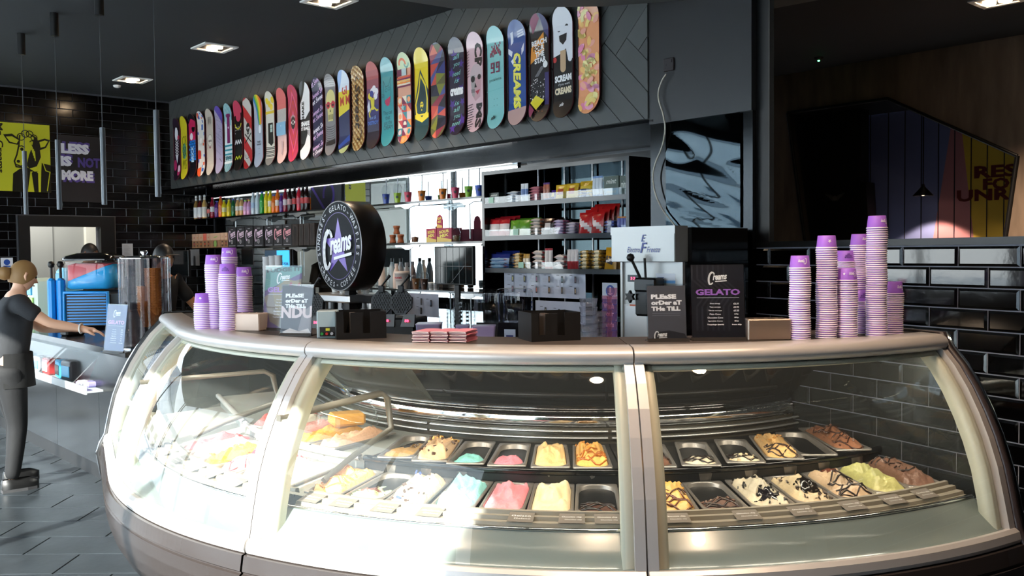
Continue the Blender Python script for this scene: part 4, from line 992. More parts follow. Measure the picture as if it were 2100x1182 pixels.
# bright cup dispensers beside it
for s, t, c, h_, lab in ((8.75, 2.32, '#dff0d8', .42, 'white and green cup dispenser, the front one beside the slush machine'), (8.98, 2.62, '#8fd6f0', .50, 'pale blue cup dispenser behind the white one')):
    b = MB(); b.cbox(-.11, -.09, 0, .11, .09, h_, .03); b.cbox(-.09, -.1, .05, .09, -.088, h_ * .6, .004, 1); b.cbox(-.06, -.104, h_ * .65, .06, -.088, h_ * .9, .004, 2)
    tag(b.build('cup_dispenser', [C_('disp ' + c, c, .3), C_('disp green', '#a9dc5a', .3), C_('disp blue', '#49a7dc', .3)], None, W(s, t, zc), WR), lab, 'cup dispenser')
# card terminal and tablet
b = MB(); Mx = Matrix.Translation((0, 0, .02)) @ Matrix.Rotation(R(-62), 4, 'X') @ Matrix.Rotation(R(8), 4, 'Z')
b.cbox(-.09, -.01, 0, .09, .01, .26, .006, 0, Matrix.Translation((0, 0, .03)) @ Matrix.Rotation(R(-20), 4, 'X')); b.box(-.08, -.0125, .02, .08, -.0105, .24, 1, Matrix.Translation((0, 0, .03)) @ Matrix.Rotation(R(-20), 4, 'X')); b.cbox(-.06, -.02, 0, .06, .1, .04, .01)
tag(b.build('till_tablet', [M_blackm, C_('dark screen', '#2e3338', .05)], None, W(7.0, 2.35, zc), WR - .5), 'tilted black till tablet between slush machine and menu card', 'tablet')
b = MB(); b.cbox(-.045, -.08, 0.0, .045, .08, .05, .012); b.box(-.035, -.01, .05, .035, .06, .054, 1)
tag(b.build('card_reader', [M_blackm, C_('reader blue', '#3aa0e8', .2)], None, W(7.5, 2.2, zc), WR + .3), 'small card reader lying under the woman\'s hand on the counter', 'card reader')
ORDS = ['first', 'second', 'third', 'fourth', 'fifth', 'sixth', 'seventh', 'eighth', 'ninth', 'tenth'] + ['%dth' % i for i in range(11, 21)] + ['21st', '22nd', '23rd'] + ['%dth' % i for i in range(24, 31)] + ['31st', '32nd', '33rd'] + ['%dth' % i for i in range(34, 41)] + ['41st', '42nd', '43rd'] + ['%dth' % i for i in range(44, 60)]
# cone dispenser: clear tube with a chrome lid
p = at_h(300, 712, zc); p = at_y(300, 700, 6.05); p.z = zc; cdp = empty('cone_dispenser', p, 0, 'tall clear cone dispenser with chrome lid and a column of stacked waffle cones', 'cone dispenser')
b = MB(); 
for k in range(4): b.lathe([(.068, 0.0), (.07, .02), (.07, .585)], 18, 0, Matrix.Translation((-.07 + .14 * (k % 2), -.07 + .14 * (k // 2), 0)), caps=False)
b.lathe([(.147, .0), (.147, .585)], 32, 0, caps=False)
b.build('clear_tube', glass('smoked acrylic', (.78, .74, .74), 1.5, 0, 1.0), cdp)
b = MB(); b.lathe([(.15, .583), (.152, .592), (.10, .60), (.012, .604), (.014, .612), (.024, .622), (.02, .636), (0, .64)], 32); b.build('lid', M_chrome, cdp)
b = MB(); b.lathe([(.16, 0), (.16, .015), (.12, .02)], 32); b.build('base', M_chrome, cdp)
b = MB(); b.lathe([(.02, .02), (.02, .58)], 10); b.build('core', C_('dark core', '#1a1412', .4), cdp)
cm = MB(); cm.lathe([(.0, 0.0), (.018, .002), (.052, .115), (.055, .118), (.05, .116), (.016, .012)], 14); cme = cm.mesh('cone'); cme.materials.append(C_('waffle cone', '#b87434', .6, bump=.8, bscale=90))
for ci in range(2):
    for k in range((10, 17)[ci]):
        o = bpy.data.objects.new('waffle_cone', cme); col.objects.link(o); o.location = p + Vector((.03 + .05 * ci, -.07 - .0 * ci, .14 + k * .0165)); tag(o, 'waffle cone in the %s stack of the clear dispenser, %s from the bottom' % (('left', 'right')[ci], k + 1 if 0 else ORDS[k]), 'cone', 'waffle cones in the clear dispenser')
# papers on the tiled wall
def paper(S, x0, y0, x1, y1, c, name, lab, fn=None):
    a = at_s(x0, y0, S - .012); b2 = at_s(x1, y1, S - .012); t0, t1 = a.dot(N), b2.dot(N); z1, z0 = a.z, b2.z; m = MB(); w_ = t1 - t0; h_ = z1 - z0
    m.box(0, -.006, 0, w_, 0, h_); o = m.build(name, c, None, W(S - .012, t0, z0), LWR); tag(o, lab, 'sign' if 'poster' not in name else 'poster')
    pr = Print([(0, 0), (w_, 0), (w_, h_), (0, h_)]); 
    if fn: fn(pr, w_, h_); pr.build('print', o, place=lambda u, v, d: (u, -.006 - d, v), off=.0012)
    return o
def f_notice(pr, w, h):
    for k in range(14): pr.Rr(w * .12, h * (.9 - k * .06), w * (.5 + .35 * ((k * 7) % 5) / 5), h * (.915 - k * .06), '#8a8a8a')
paper(SL, 250, 500, 273, 544, C_('paper grey', '#a9adb4', .7), 'notice_sheet', 'grey printed sheet taped to the black tiles right of the hatch', f_notice)
def f_blue(pr, w, h):
    pr.Rr(0, 0, w, h * .45, '#2b4fa0'); pr.Ci(w * .5, h * .75, h * .16, '#2b4fa0'); pr.Rr(w * .2, h * .5, w * .8, h * .56, '#2b4fa0'); pr.T('NOW WASH', w * .5, h * .3, h * .1, '#e8ecf4', w=w * .8); pr.T('YOUR HANDS', w * .5, h * .15, h * .1, '#e8ecf4', w=w * .8)
paper(SL, 1, 529, 27, 566, C_('paper white', '#d3dae4', .6), 'safety_notice', 'white and blue hygiene notice on the tiles left of the hatch', f_blue)
def f_less(pr, w, h):
    Wh, Pu = '#d5d5df', '#4f3f86'
    for (t, y, x, wd, c) in (('LESS', .80, .36, .62, 0), ('IS', .61, .15, .26, 0), ('MORE', .40, .40, .70, 0)):
        pr.T(t, w * (x + .05), h * (y + (.03 if t != 'MORE' else -.03)), h * .155, Pu, 0, .07, w=w * wd); pr.T(t, w * (x + .02), h * y, h * .155, Wh, 0, .07, w=w * wd)
    pr.T('NOT', w * .68, h * .60, h * .155, Pu, 0, .05, w=w * .5)
paper(SL, 117, 276, 213, 416, C_('poster black', '#15151a', .5), 'slogan_poster', 'black square poster with white and purple block lettering on the tiled wall', f_less)
def f_cow(pr, w, h):
    K, Y = '#15150c', '#c9c824'
    pr.T('Mr. Creams', w * .36, h * .62, w * .075, K, -math.pi / 2, .03, w=h * .72)
    fx = lambda x: w * (.30 + .70 * x); pp = lambda L_: [(fx(x), h * y) for x, y in L_]
    pr.P(pp([(.28, 0), (.30, .26), (.42, .33), (.62, .38), (.80, .44), (1.02, .40), (1.02, 0)]), K)
    pr.P(pp([(.62, .30), (.56, .0), (.80, .0), (.82, .33), (.74, .30)]), Y); pr.P(pp([(.70, .32), (.64, .28), (.68, 0), (.76, 0), (.76, .28)]), K)
    pr.P(pp([(.56, .36), (.84, .50), (.82, .32), (.70, .30)]), Y)
    pr.P(pp([(.46, .82), (.62, .86), (.76, .80), (.80, .66), (.82, .52), (.74, .38), (.60, .34), (.52, .42), (.44, .60)]), K)
    pr.P(pp([(.44, .82), (.60, .855), (.70, .80), (.66, .66), (.60, .54), (.56, .42), (.50, .36), (.38, .36), (.33, .44), (.38, .54), (.42, .68)]), Y)
    pr.L(pp([(.44, .82), (.42, .68), (.38, .54), (.33, .44), (.36, .36), (.50, .35), (.56, .40)]), w * .02, K)
    pr.P(pp([(.44, .76), (.30, .84), (.14, .82), (.24, .70), (.40, .68)]), K); pr.P(pp([(.42, .75), (.30, .80), (.19, .79), (.26, .72), (.38, .70)]), Y)
    pr.P(pp([(.76, .76), (.90, .80), (1.00, .78), (.92, .66), (.80, .62)]), K); pr.P(pp([(.80, .74), (.90, .77), (.96, .76), (.90, .68), (.82, .66)]), Y)
    for x, y, r in ((.46, .80, .06), (.54, .85, .06), (.62, .85, .055), (.70, .80, .05), (.66, .72, .04)): pr.Ring(fx(x), h * y, w * r * .8, w * .012, K, 12)
    pr.Ci(fx(.47), h * .62, w * .022, K); pr.L(pp([(.42, .66), (.47, .67), (.52, .65)]), w * .014, K); pr.Ci(fx(.40), h * .44, w * .022, K); pr.Ci(fx(.50), h * .43, w * .02, K); pr.L(pp([(.36, .39), (.44, .37), (.52, .39)]), w * .016, K)
    for k in range(7): pr.L(pp([(.58 + .02 * k, .78 - .03 * k), (.62 + .015 * k, .70 - .04 * k)]), w * .012, Y)
    pr.L(pp([(.84, .46), (.90, .32), (.98, .30), (.92, .02)]), w * .012, Y)
paper(SL, -62, 245, 105, 395, C_('poster yellow', '#c9c824', .55), 'cow_poster', 'yellow poster of a suited cow drawn in black, on the tiled wall', f_cow)
# slim pendant tubes over the counter with their ceiling canisters
for (x, y0, y1, cxp, cy, Y_, lab) in ((50, 310, 440, 48, 85, 8.5, 'slim grey tube pendant in front of the yellow cow poster'), (118, 287, 430, 116, 43, 7.8, 'slim grey tube pendant between the two posters'),
                       (210, 262, 420, 206, -6, 7.15, 'slim grey tube pendant at the edge of the black poster'), (320, 226, 404, 317, -60, 6.5, 'slim grey tube pendant nearest the skateboard wall')):
    a = at_y(x, y0, Y_); c = at_y(x, y1, Y_); e = empty('tube_pendant', (a.x, a.y, H), 0, lab, 'pendant lamp')
    b = MB(); b.cyl(0, 0, c.z - H, a.z - H, .0195, 14); b.build('tube_shade', C_('tube grey', '#5a5f64', .35, metal=.5), e)
    b = MB(); b.cyl(0, 0, -.19, 0, .034, 16); b.build('ceiling_canister', M_blackm, e)
    b = MB(); b.tube([(0, 0, a.z - H), (0, 0, -.19)], .003, 5); b.build('cord', C_('cord grey', '#3a3d40', .5), e)
b = MB(); b.lathe([(.045, 0), (.04, -.02), (.02, -.03), (0, -.03)], 16); p = at_h(240, 175, H); tag(b.build('smoke_detector', M_white, None, p), 'small round white detector on the ceiling beside the far downlight', 'smoke detector')
b = MB(); b.lathe([(.05, 0), (.045, -.02), (.02, -.03), (0, -.03)], 16); b.lathe([(.012, -.028), (.01, -.04), (0, -.042)], 10, 1); p = at_h(1679, 118, H)
tag(b.build('ceiling_sensor', [M_blackm, mat('green led', (0, 1, .2), emit=(.1, 1, .3), es=6)], None, p), 'black ceiling sensor with a glowing green dot in the next room', 'sensor')
# curved counter menu board left of the case
def f_menu(pr, w, h, big='GELATO', inkc='#b98ad0', lines=True):
    creams(pr, w * .5, h * .82, w * .36)
    pr.T(big, w * .5, h * .62, h * .085, inkc, 0, .04, w=w * .84); pr.Rr(w * .1, h * .54, w * .9, h * .545, '#cfcfd6')
    if lines:
        for k, (t1, t2) in enumerate((('One scoop', '2.35'), ('Two scoops', '3.95'), ('Three scoops', '5.25'), ('Plain Cone', '60p'), ('Chocolate Cone', '80p'), ('Sprinkle Cone', '80p'), ('Toppings (each)', 'from 60p'))):
            y = h * (.46 - k * .048); pr.T(t1, w * (.33 + .11) , y, h * .022, '#e9e9ee', w=w * .022 * len(t1) * .95); pr.T(('£' if 'p' not in t2 else '') + t2, w * .84, y, h * .022, '#e9e9ee', w=w * (.02 * len(t2) + .02))

# ================================================================== BACK BAR AND SHELVES
ORD = ORDS
bb = empty('back_bar', W(8, 4.4), 0, 'long black back bar counter under the mirror shelves', 'counter')
b = MB(); wbox(b, 4.2, 12.0, 3.6, TM, 0.0, 0.91); o = b.build('body', M_blackm, bb); o.location = -Vector(bb.location)
b = MB(); wbox(b, 4.18, 12.02, 3.57, TM, 0.91, 0.95); o = b.build('top', C_('back bar top', '#2a2c2e', .25), bb); o.location = -Vector(bb.location)
TS = 5.08
def shz(x, y, T=TS): return at_t(x, y, T).z
def shs(x, T=TS): return at_t(x, 480, T).dot(A)
Z1, Z2, Z3 = shz(480, 443), shz(480, 507), shz(900, 596)
M_shelf = C_('shelf black glass', '#08090a', 0.06)
for z, s0, s1, lab in ((Z1, shs(992), 11.95, 'upper black glass shelf in front of the mirror, holding bottles and domed cups'), (Z2, shs(992), 11.95, 'second black glass shelf in front of the mirror, holding tea boxes'), (Z3, shs(992), 11.0, 'lowest black shelf in front of the mirror, behind the round sign')):
    e = empty('glass_shelf', W((s0 + s1) / 2, TS + .15, z), 0, lab, 'shelf')
    b = MB(); wbox(b, s0, s1, TS, TS + .28, z - .018, z); o = b.build('board', M_shelf, e); o.location = -Vector(e.location)
    for x in (402, 476, 540, 608, 832, 955):
        sx_ = shs(x)
        if sx_ > s1 or (z == Z3 and x < 600): continue
        b = MB(); Pq = [(-.20, 0), (-.19, -.022), (-.10, -.020), (-.03, -.045), (.03, -.045), (.10, -.020), (.19, -.022), (.20, 0)]
        Mx = Matrix.Translation(W(sx_, TS + .02, z - .02) - Vector(e.location)) @ Matrix.Rotation(WR, 4, 'Z') @ Matrix.Rotation(R(90), 4, 'X')
        b.prism(Pq, -.006, .006, 0, Mx); b.build('bracket', M_steel, e)
        b = MB(); b.tube([W(sx_, TS + .05, z - .03) - Vector(e.location), W(sx_, TS + .05, z - .36) - Vector(e.location)], .006, 6); b.build('upright', M_steel, e)

_b = {}
def bottle(kind, liq, labc, cap):
    key = (kind, liq, labc, cap)
    if key in _b: return _b[key]
    m = MB()
    if kind == 'syrup':
        m.lathe([(.034, 0), (.036, .01), (.036, .17), (.030, .20), (.015, .235), (.013, .29)], 16, 0); m.lathe([(.0365, .02), (.0370, .03), (.0370, .15), (.0365, .155)], 16, 1, caps=False); m.lathe([(.0155, .245), (.0155, .275)], 12, 1); m.lathe([(.016, .28), (.017, .30), (.012, .312)], 12, 2)
    else:
        h = {'soda': .215, 'tall': .265, 'short': .185}[kind]; r = .031 if kind != 'short' else .030
        m.lathe([(.026, 0), (r, .012), (r, h * .30), (r * .92, h * .42), (r, h * .55), (r * .95, h * .68), (r * .6, h * .82), (.012, h * .90), (.012, h * .93)], 16, 0)
        m.lathe([(r * 1.015, h * .30), (r * .96, h * .42), (r * 1.02, h * .54)], 16, 1, caps=False); m.lathe([(.0155, h * .92), (.0155, h)], 12, 2)
    me = m.mesh('bottle')
    for c, ro in ((liq, .12), (labc, .5), (cap, .35)): me.materials.append(C_('bt ' + c, c, ro))
    _b[key] = me; return me
def onshelf(x, z, T, mesh_or_fn, name, lab, cat, group, rz=None, sc_=1):
    s = shs(x, T); o = bpy.data.objects.new(name, mesh_or_fn); col.objects.link(o); o.location = W(s, T, z + .0005); o.rotation_euler.z = WR if rz is None else rz
    if sc_ != 1: o.scale = (sc_,) * 3
    return tag(o, lab, cat, group)
CO = dict(o='#e8701c', y='#e0c81c', g='#2f9a3c', p='#5a2a78', r='#8a1c30', c='#241210', k='#d89ac0', w='#c8d4dc', b='#d4a468', G='#1c6a38', R='#c8283c')
nm_ = dict(o='orange', y='yellow', g='green', p='purple', r='dark red', c='dark cola brown', k='pink', w='clear', b='amber', G='dark green', R='bright red')
row = [(374, 'syrup', '#3a1a14', '#e4e4e4', '#ececec'), (383, 'syrup', '#3c1c16', '#e4e4e4', '#ececec'), (394, 'syrup', '#b08c50', '#e4dccc', '#ececec'), (404, 'syrup', '#8a6a3c', '#e4e4e4', '#ececec'), (412, 'syrup', '#5a1c18', '#e4e4e4', '#ececec'), (421, 'syrup', '#c09a58', '#e8e0d4', '#ececec')]
for i, (x, k, l_, lb, cp) in enumerate(row):
    onshelf(x, Z1, TS + .06, bottle(k, l_, lb, cp), 'syrup_bottle', 'syrup bottle with white label and cap, ' + ORD[i] + ' from the left on the upper shelf', 'bottle', 'syrup bottles on the upper shelf')
dr = [(430, 'soda', 'c', '#d86a60', '#1a1a1a'), (437, 'tall', 'r', '#d8d8d8', '#c83c5a'), (446, 'soda', 'p', '#8a5aa0', '#2a3a9a'), (454, 'tall', 'o', '#e88040', '#d04060'), (461, 'soda', 'y', '#e8e0a0', '#8ac040'), (471, 'soda', 'y', '#e0c020', '#e0d040'), (480, 'soda', 'G', '#3c6a40', '#24389a'), (489, 'soda', 'b', '#e8e0d0', '#d8dce0'), (497, 'soda', 'b', '#e0d8d0', '#d8dce0'), (505, 'short', 'k', '#e8b0d0', '#8ac850'), (512, 'short', 'k', '#d8a0d0', '#e0c83c'),
      (521, 'tall', 'w', '#a8c0d8', '#dfe6ea'), (530, 'tall', 'w', '#c0ccd8', '#dfe6ea'), (539, 'tall', 'g', '#40b050', '#2a4aa8'), (548, 'tall', 'y', '#e8d030', '#c0d040'), (556, 'tall', 'y', '#f0e8d0', '#a0c850'), (563, 'soda', 'o', '#f09040', '#2c3c9c'), (571, 'tall', 'o', '#f0e0d0', '#d03c4c'), (579, 'soda', 'p', '#7a4a90', '#2c3c9c'), (587, 'tall', 'r', '#e0d0d0', '#c03450'), (596, 'tall', 'c', '#d8a0a0', '#181818'), (606, 'tall', 'c', '#d04040', '#181818'), (615, 'tall', 'R', '#d06070', '#e0a0b0'), (623, 'tall', 'c', '#d04040', '#181818'), (631, 'tall', 'c', '#d05050', '#181818')]
for i, (x, k, c, lb, cp) in enumerate(dr):
    onshelf(x, Z1, TS + .06, bottle(k, CO[c], lb, cp), 'drink_bottle', nm_[c] + ' drink bottle, ' + ORD[i] + ' from the left after the syrups', 'bottle', 'drink bottles on the upper shelf')
def carton(name, x0, x1, z, h, T, d, col_, lab, cat, grp, fn=None, m2=None):
    s0, s1 = shs(x0, T), shs(x1, T); w_ = abs(s0 - s1); m = MB(); m.box(0, 0, 0, w_, d, h)
    o = m.build(name, C_('card ' + col_, col_, .5), None, W(s0, T, z + .0005), WR); tag(o, lab, cat, grp)
    if fn:
        pr = Print([(0, 0), (w_, 0), (w_, h), (0, h)]); fn(pr, w_, h); pr.build('print', o, place=lambda u, v, d_: (u, -d_, v), off=.0008)
    return o
te = [365.3, 376, 386.7, 394.7, 402, 408, 416.5, 424, 431, 452, 460, 467]; tc_ = ['#7a4630', '#2a2420', '#8aa04c', '#b84a4c', '#c88858', '#d07838', '#e0583c', '#c06048', '#8ab060', '#c09070', '#a03c3c']
tn = ['brown', 'black', 'green', 'dark red', 'tan', 'orange', 'red', 'rust', 'wide green', 'beige', 'crimson']
for i in range(11):
    def ft(pr, w, h, i=i):
        pr.Rr(0, h * .52, w, h, '#c8a890' if i != 6 else '#d87060'); pr.P([(w * .3, h * .72), (w * .5, h * .66), (w * .8, h * .80), (w * .5, h * .76)], tc_[i]); pr.Rr(w * .3, h * .1, w * .7, h * .44, '#4a3a30'); pr.Ci(w * .5, h * .27, w * .15, tc_[i])
    carton('tea_box', te[i], te[i + 1] - .4, Z2, .185, TS + .03, .10, '#9a7658', 'kraft tea box with ' + tn[i] + ' motif, ' + ORD[i] + ' from the left', 'box', 'kraft tea boxes on the second shelf', ft)
bx = [(467.5, 484), (485.2, 501.5), (502.5, 518.5), (520.5, 540), (543, 560), (561, 579), (580, 598)]
for i, (x0, x1) in enumerate(bx):
    def fb_(pr, w, h):
        pr.Rr(w * .36, h * .88, w * .66, h * .90, '#cfcfd4'); creams(pr, w * .5, h * .62, w * .86, '#dcc6dc' if i < 5 else '#e8a8b4', .22); pr.Ring(w * .5, h * .26, w * .10, w * .03, '#cfcfd4', 14); pr.Ci(w * .5, h * .26, w * .05, '#8a8a90', 8); pr.Rr(w * .12, h * .05, w * .9, h * .07, '#b8b8bc')
    carton('gift_box', x0, x1, Z2, .245, TS + .03, .12, '#26272b', 'dark box printed with white script, ' + ORD[i] + ' of the seven', 'box', 'dark printed boxes on the second shelf', fb_)
for i, (x0, x1) in enumerate([(599, 611), (612.5, 622), (623, 634), (635, 645)]):
    carton('brown_box', x0, x1, Z2, .24, TS + .03, .12, '#2a1e18', 'plain dark brown box, ' + ORD[i] + ' right of the printed boxes', 'box', 'plain dark brown boxes', lambda pr, w, h: pr.Rr(w * .3, h * .15, w * .7, h * .85, '#1c1410'))
# domed cups of slush
for i, (x, c, n_) in enumerate([(793, '#2a46a8', 'blue'), (816.5, '#a8c828', 'lime green'), (838, '#e0405c', 'pink, left'), (866, '#e8861c', 'orange, left'), (909, '#ea881e', 'orange, right'), (935, '#e2466e', 'pink, right'), (962, '#8cc81e', 'bright green'), (984, '#2c50c0', 'blue, last')]):
    e = empty('slush_cup', W(shs(x, TS + .05), TS + .05, Z1 + .001), 0, 'domed clear cup with straw, filled ' + n_ + ' one, on the upper shelf', 'cup', 'domed slush cups on the upper shelf')
    b = MB(); b.lathe([(.026, 0), (.0385, .095)], 18, 0); b.build('filling', C_('fill ' + c, c, .3), e)
    b = MB(); b.lathe([(.0275, 0.0), (.042, .125), (.044, .127), (.041, .129)], 18, caps=False); b.build('cup', M_acr, e)
    b = MB(); b.lathe([(.043, .128), (.043, .135), (.040, .150), (.030, .170), (.014, .180)], 18, caps=False); b.build('dome_lid', M_acr, e)
    b = MB(); b.tube([(0, 0, .04), (.004, 0, .24)], .005, 6); b.build('straw', C_('straw', '#c4c8d0', .4), e)
    pr = Print(); pr.Ci(0, .055, .010, '#20303a'); pr.Ring(0, .055, .013, .002, '#20303a', 14); pr.build('logo', e, place=lambda u, v, d: (u, -.0375 - d - (v - .055) * .14, v))
# second shelf, right part
for i, (x, dz) in enumerate([(795, 0), (811, 0), (803, .085)]):
    m = MB(); m.lathe([(.030, 0), (.034, .006), (.030, .022), (.026, .028), (.026, .052), (.030, .058), (.034, .072), (.031, .082), (.0, .083)], 18)
    tag(m.build('cookie_jar', C_('cookie brown', '#9a552c', .55, bump=.5, bscale=50, var=.2, vscale=30), None, W(shs(x), TS + .06, Z2 + dz + .001)), ('left one', 'right one', 'top one')[i] + ' of three brown ribbed wafer jars stacked in a pyramid', 'jar', 'brown ribbed wafer jars')
def jar(x, lab, fill, z=Z2, T=TS + .06, handle=True):
    e = empty('mason_jar', W(shs(x, T), T, z + .001), WR, lab, 'jar'); b = MB(); b.lathe([(.034, 0), (.038, .01), (.038, .085), (.030, .10), (.030, .125)], 18, caps=False); b.build('glass_body', M_acr, e)
    b = MB(); b.lathe([(.030, .004), (.034, .05), (.0, .06)], 12); b.build('filling', C_('jar fill ' + fill, fill, .5, bump=.9, bscale=40, var=.4, vscale=30), e)
    b = MB(); b.tube([(-.038, 0, .025), (-.062, 0, .035), (-.064, 0, .07), (-.038, 0, .085)], .005, 6); b.build('handle', M_acr, e)
jar(851, 'handled glass jar of chocolates beside the pink sweet boxes', '#6a4428'); jar(936, 'handled glass jar of brown balls right of the pink boxes', '#5a4426')
def fyp(pr, w, h): pr.P([(0, 0), (w, 0), (w, h * .18), (0, h * .4)], '#d8b830'); pr.T('SOUR', w * .5, h * .75, h * .22, '#e8d040', .1, .05, w=w * .7); pr.T('MIX', w * .5, h * .48, h * .22, '#e8d040', .1, .05, w=w * .6)
carton('sweet_box', 874, 895, Z2, .125, TS + .03, .12, '#b0284a', 'pink and yellow sweet box, the left of two', 'box', None, fyp)
carton('sweet_box', 896, 926, Z2, .125, TS + .03, .12, '#a02846', 'pink and yellow sweet box, the right of two', 'box', None, fyp)
m = MB(); m.prism([(.0, 0), (.09, 0), (.09, .07), (.075, .11), (.045, .125), (.015, .11), (0, .07)], -.004, .004, 0, Matrix.Rotation(R(90), 4, 'X')); o = m.build('display_card', C_('card pink', '#b0284a', .5), None, W(shs(896, TS + .08), TS + .08, Z2 + .126), WR); tag(o, 'rounded pink header card standing above the sweet boxes', 'card')
pr = Print(); pr.T('SOUR', .045, .09, .022, '#e8d040', .1, .05, w=.06); pr.T('MIX', .045, .06, .022, '#e8d040', .1, .05, w=.05); pr.P([(.005, .005), (.085, .005), (.085, .025), (.005, .04)], '#d8b830'); pr.build('print', o, place=lambda u, v, d: (u, -.004 - d, v))
# third shelf: bottles, tub, iced coffees
def milkb(x, c, capc, h, lab, T=TS + .05):
    m = MB(); m.lathe([(.034, 0), (.037, .01), (.037, h * .55), (.03, h * .72), (.016, h * .9), (.016, h)], 16, 0); m.lathe([(.018, h * .94), (.018, h + .02)], 12, 1)
    onshelf(x, Z3, T, (lambda me: (me.materials.append(C_('mb ' + c, c, .4)), me.materials.append(C_('mb ' + capc, capc, .4)), me)[2])(m.mesh('sauce_bottle')), 'sauce_bottle', lab, 'bottle', 'sauce bottles on the lowest mirror shelf')
milkb(782, '#d8c4b4', '#e0d0c4', .25, 'tall cream sauce bottle right next to the round sign'); milkb(803, '#b8c4c8', '#101010', .27, 'pale bottle with black cap, second from the round sign', TS + .14); milkb(812, '#d8c0b0', '#d8c4b8', .22, 'cream sauce bottle behind the big white tub, left one'); milkb(821, '#9a9da0', '#101010', .27, 'grey bottle with black cap behind the big white tub', TS + .14)
milkb(833, '#8a8a8c', '#7c7e82', .23, 'grey sauce bottle behind the big white tub'); milkb(845, '#8c7c78', '#8a8a8c', .24, 'brown grey sauce bottle left of the iced coffee cups', TS + .12)
p = W(shs(823, TS + .0), TS + .0, Z3 + .001); m = MB(); m.lathe([(.055, 0), (.068, .14), (.071, .142), (.072, .165), (.06, .168), (0, .168)], 24); o = m.build('spread_tub', C_('tub white', '#dccfc6', .4), None, p); tag(o, 'big white tub with red lettering on the lowest mirror shelf', 'tub')
pr = Print(); pr.T('nutella', 0, .11, .024, '#c8202c', 0, .03, w=.085); pr.Rr(-.03, .075, .03, .079, '#8a8078'); pr.build('print', o, place=lambda u, v, d: (math.sin(u / .066) * (.0685 + d) * 1.0 - .02, -math.cos(u / .066) * (.0685 + d), v))
for x, c, n_ in ((852, '#8a5a34', 'left'), (869, '#5a3826', 'right')):
    e = empty('iced_coffee_cup', W(shs(x, TS + .02), TS + .02, Z3 + .001), 0, 'domed cup of iced coffee with a logo, the ' + n_ + ' one of two', 'cup'); b = MB(); b.lathe([(.027, 0), (.040, .10)], 18); b.build('filling', C_('coffee ' + c, c, .4, var=.3, vscale=30), e)
    b = MB(); b.lathe([(.028, 0), (.043, .115), (.045, .118), (.04, .14), (.022, .158), (.012, .16)], 18, caps=False); b.build('cup', M_acr, e)
    pr = Print(); pr.Ci(0, .06, .013, '#16181c'); pr.Ci(0, .06, .007, '#d8d0c8', 10); pr.build('logo', e, place=lambda u, v, d: (u, -.038 - d - (v - .06) * .13, v))
for x, n_ in ((883, 'left'), (893, 'right')):
    m = MB(); m.lathe([(.022, 0), (.026, .06), (.028, .062), (.028, .072), (0, .074)], 14); m.lathe([(.0245, .015), (.0262, .05)], 14, 1, caps=False)
    onshelf(x, Z3, TS + .0, (lambda me: (me.materials.append(M_white), me.materials.append(C_('pot grey', '#8d8f92', .5)), me)[2])(m.mesh('small_pot')), 'small_pot', 'small white lidded pot right of the iced coffees, ' + n_ + ' one', 'pot', None)
# big black screen seen behind, and the blue order screen
def screen(x0, y0, x1, y1, T, name, lab, cat, scol, fn=None, stand=0.0, skew=0.0, rough=.05):
    a = at_t(x0, y0, T); c = at_t(x1, y1, T); w_ = (a - c).dot(A); h_ = a.z - c.z; m = MB(); m.cbox(0, -.015, 0, w_, .02, h_, .005); m.box(.012, -.0165, .012, w_ - .012, -.0145, h_ - .012, 1)
    e = empty(name, W(a.dot(A), T, c.z), WR, lab, cat); m.build('panel', [M_blackm, scol], e)
    if stand:
        m = MB(); m.box(w_ / 2 - .03, .02, -stand, w_ / 2 + .03, .04, .02); m.box(w_ / 2 - .1, -.06, -stand, w_ / 2 + .1, .1, -stand + .012); m.build('stand', M_blackm, e)
    if fn:
        pr = Print([(.012, .012), (w_ - .012, .012), (w_ - .012, h_ - .012), (.012, h_ - .012)]); fn(pr, w_, h_); pr.build('display', e, place=lambda u, v, d: (u, -.0168 - d, v), off=.001)
    return e
def zbar(x, y, T): return at_t(x, y, T).z - .95
M_scrb = mat('screen blue', (.03, .3, .7), .2, emit=(.04, .33, .75), es=.9)
def fs(pr, w, h): pr.P([(0, h * .3), (w * .5, h * .62), (w * .5, h), (0, h)], '#20405a'); pr.T("DON'T PAY FOR", w * .6, h * .30, h * .14, '#14304c', 0, .04, w=w * .7)
screen(545, 512, 598, 554, 4.6, 'order_screen', 'glowing blue order screen behind the purple cup stacks', 'screen', M_scrb, fs, stand=zbar(570, 553, 4.6))
def f_refl_grid(pr, w, h):  # grid reflected in the dark monitor, painted on as flat lines
    for k in range(1, 6): pr.Rr(w * k / 6 - .002, 0, w * k / 6 + .002, h, '#4a5256')
    pr.Rr(0, h * .48, w, h * .49, '#4a5256'); pr.L([(w * .45, h * .05), (w * .8, h * .5)], .004, '#4a5256')
screen(893, 506, 973, 586, 4.85, 'till_monitor', 'large dark monitor with a painted grid reflection, left of the sweet shelves', 'screen', C_('monitor dark', '#131a1e', .06), f_refl_grid, stand=zbar(930, 586, 4.85))
screen(350, 514, 389, 568, 4.6, 'till_monitor', 'black till monitor behind the cone dispenser', 'screen', C_('monitor black', '#0c0f11', .06), None, stand=zbar(370, 568, 4.6))
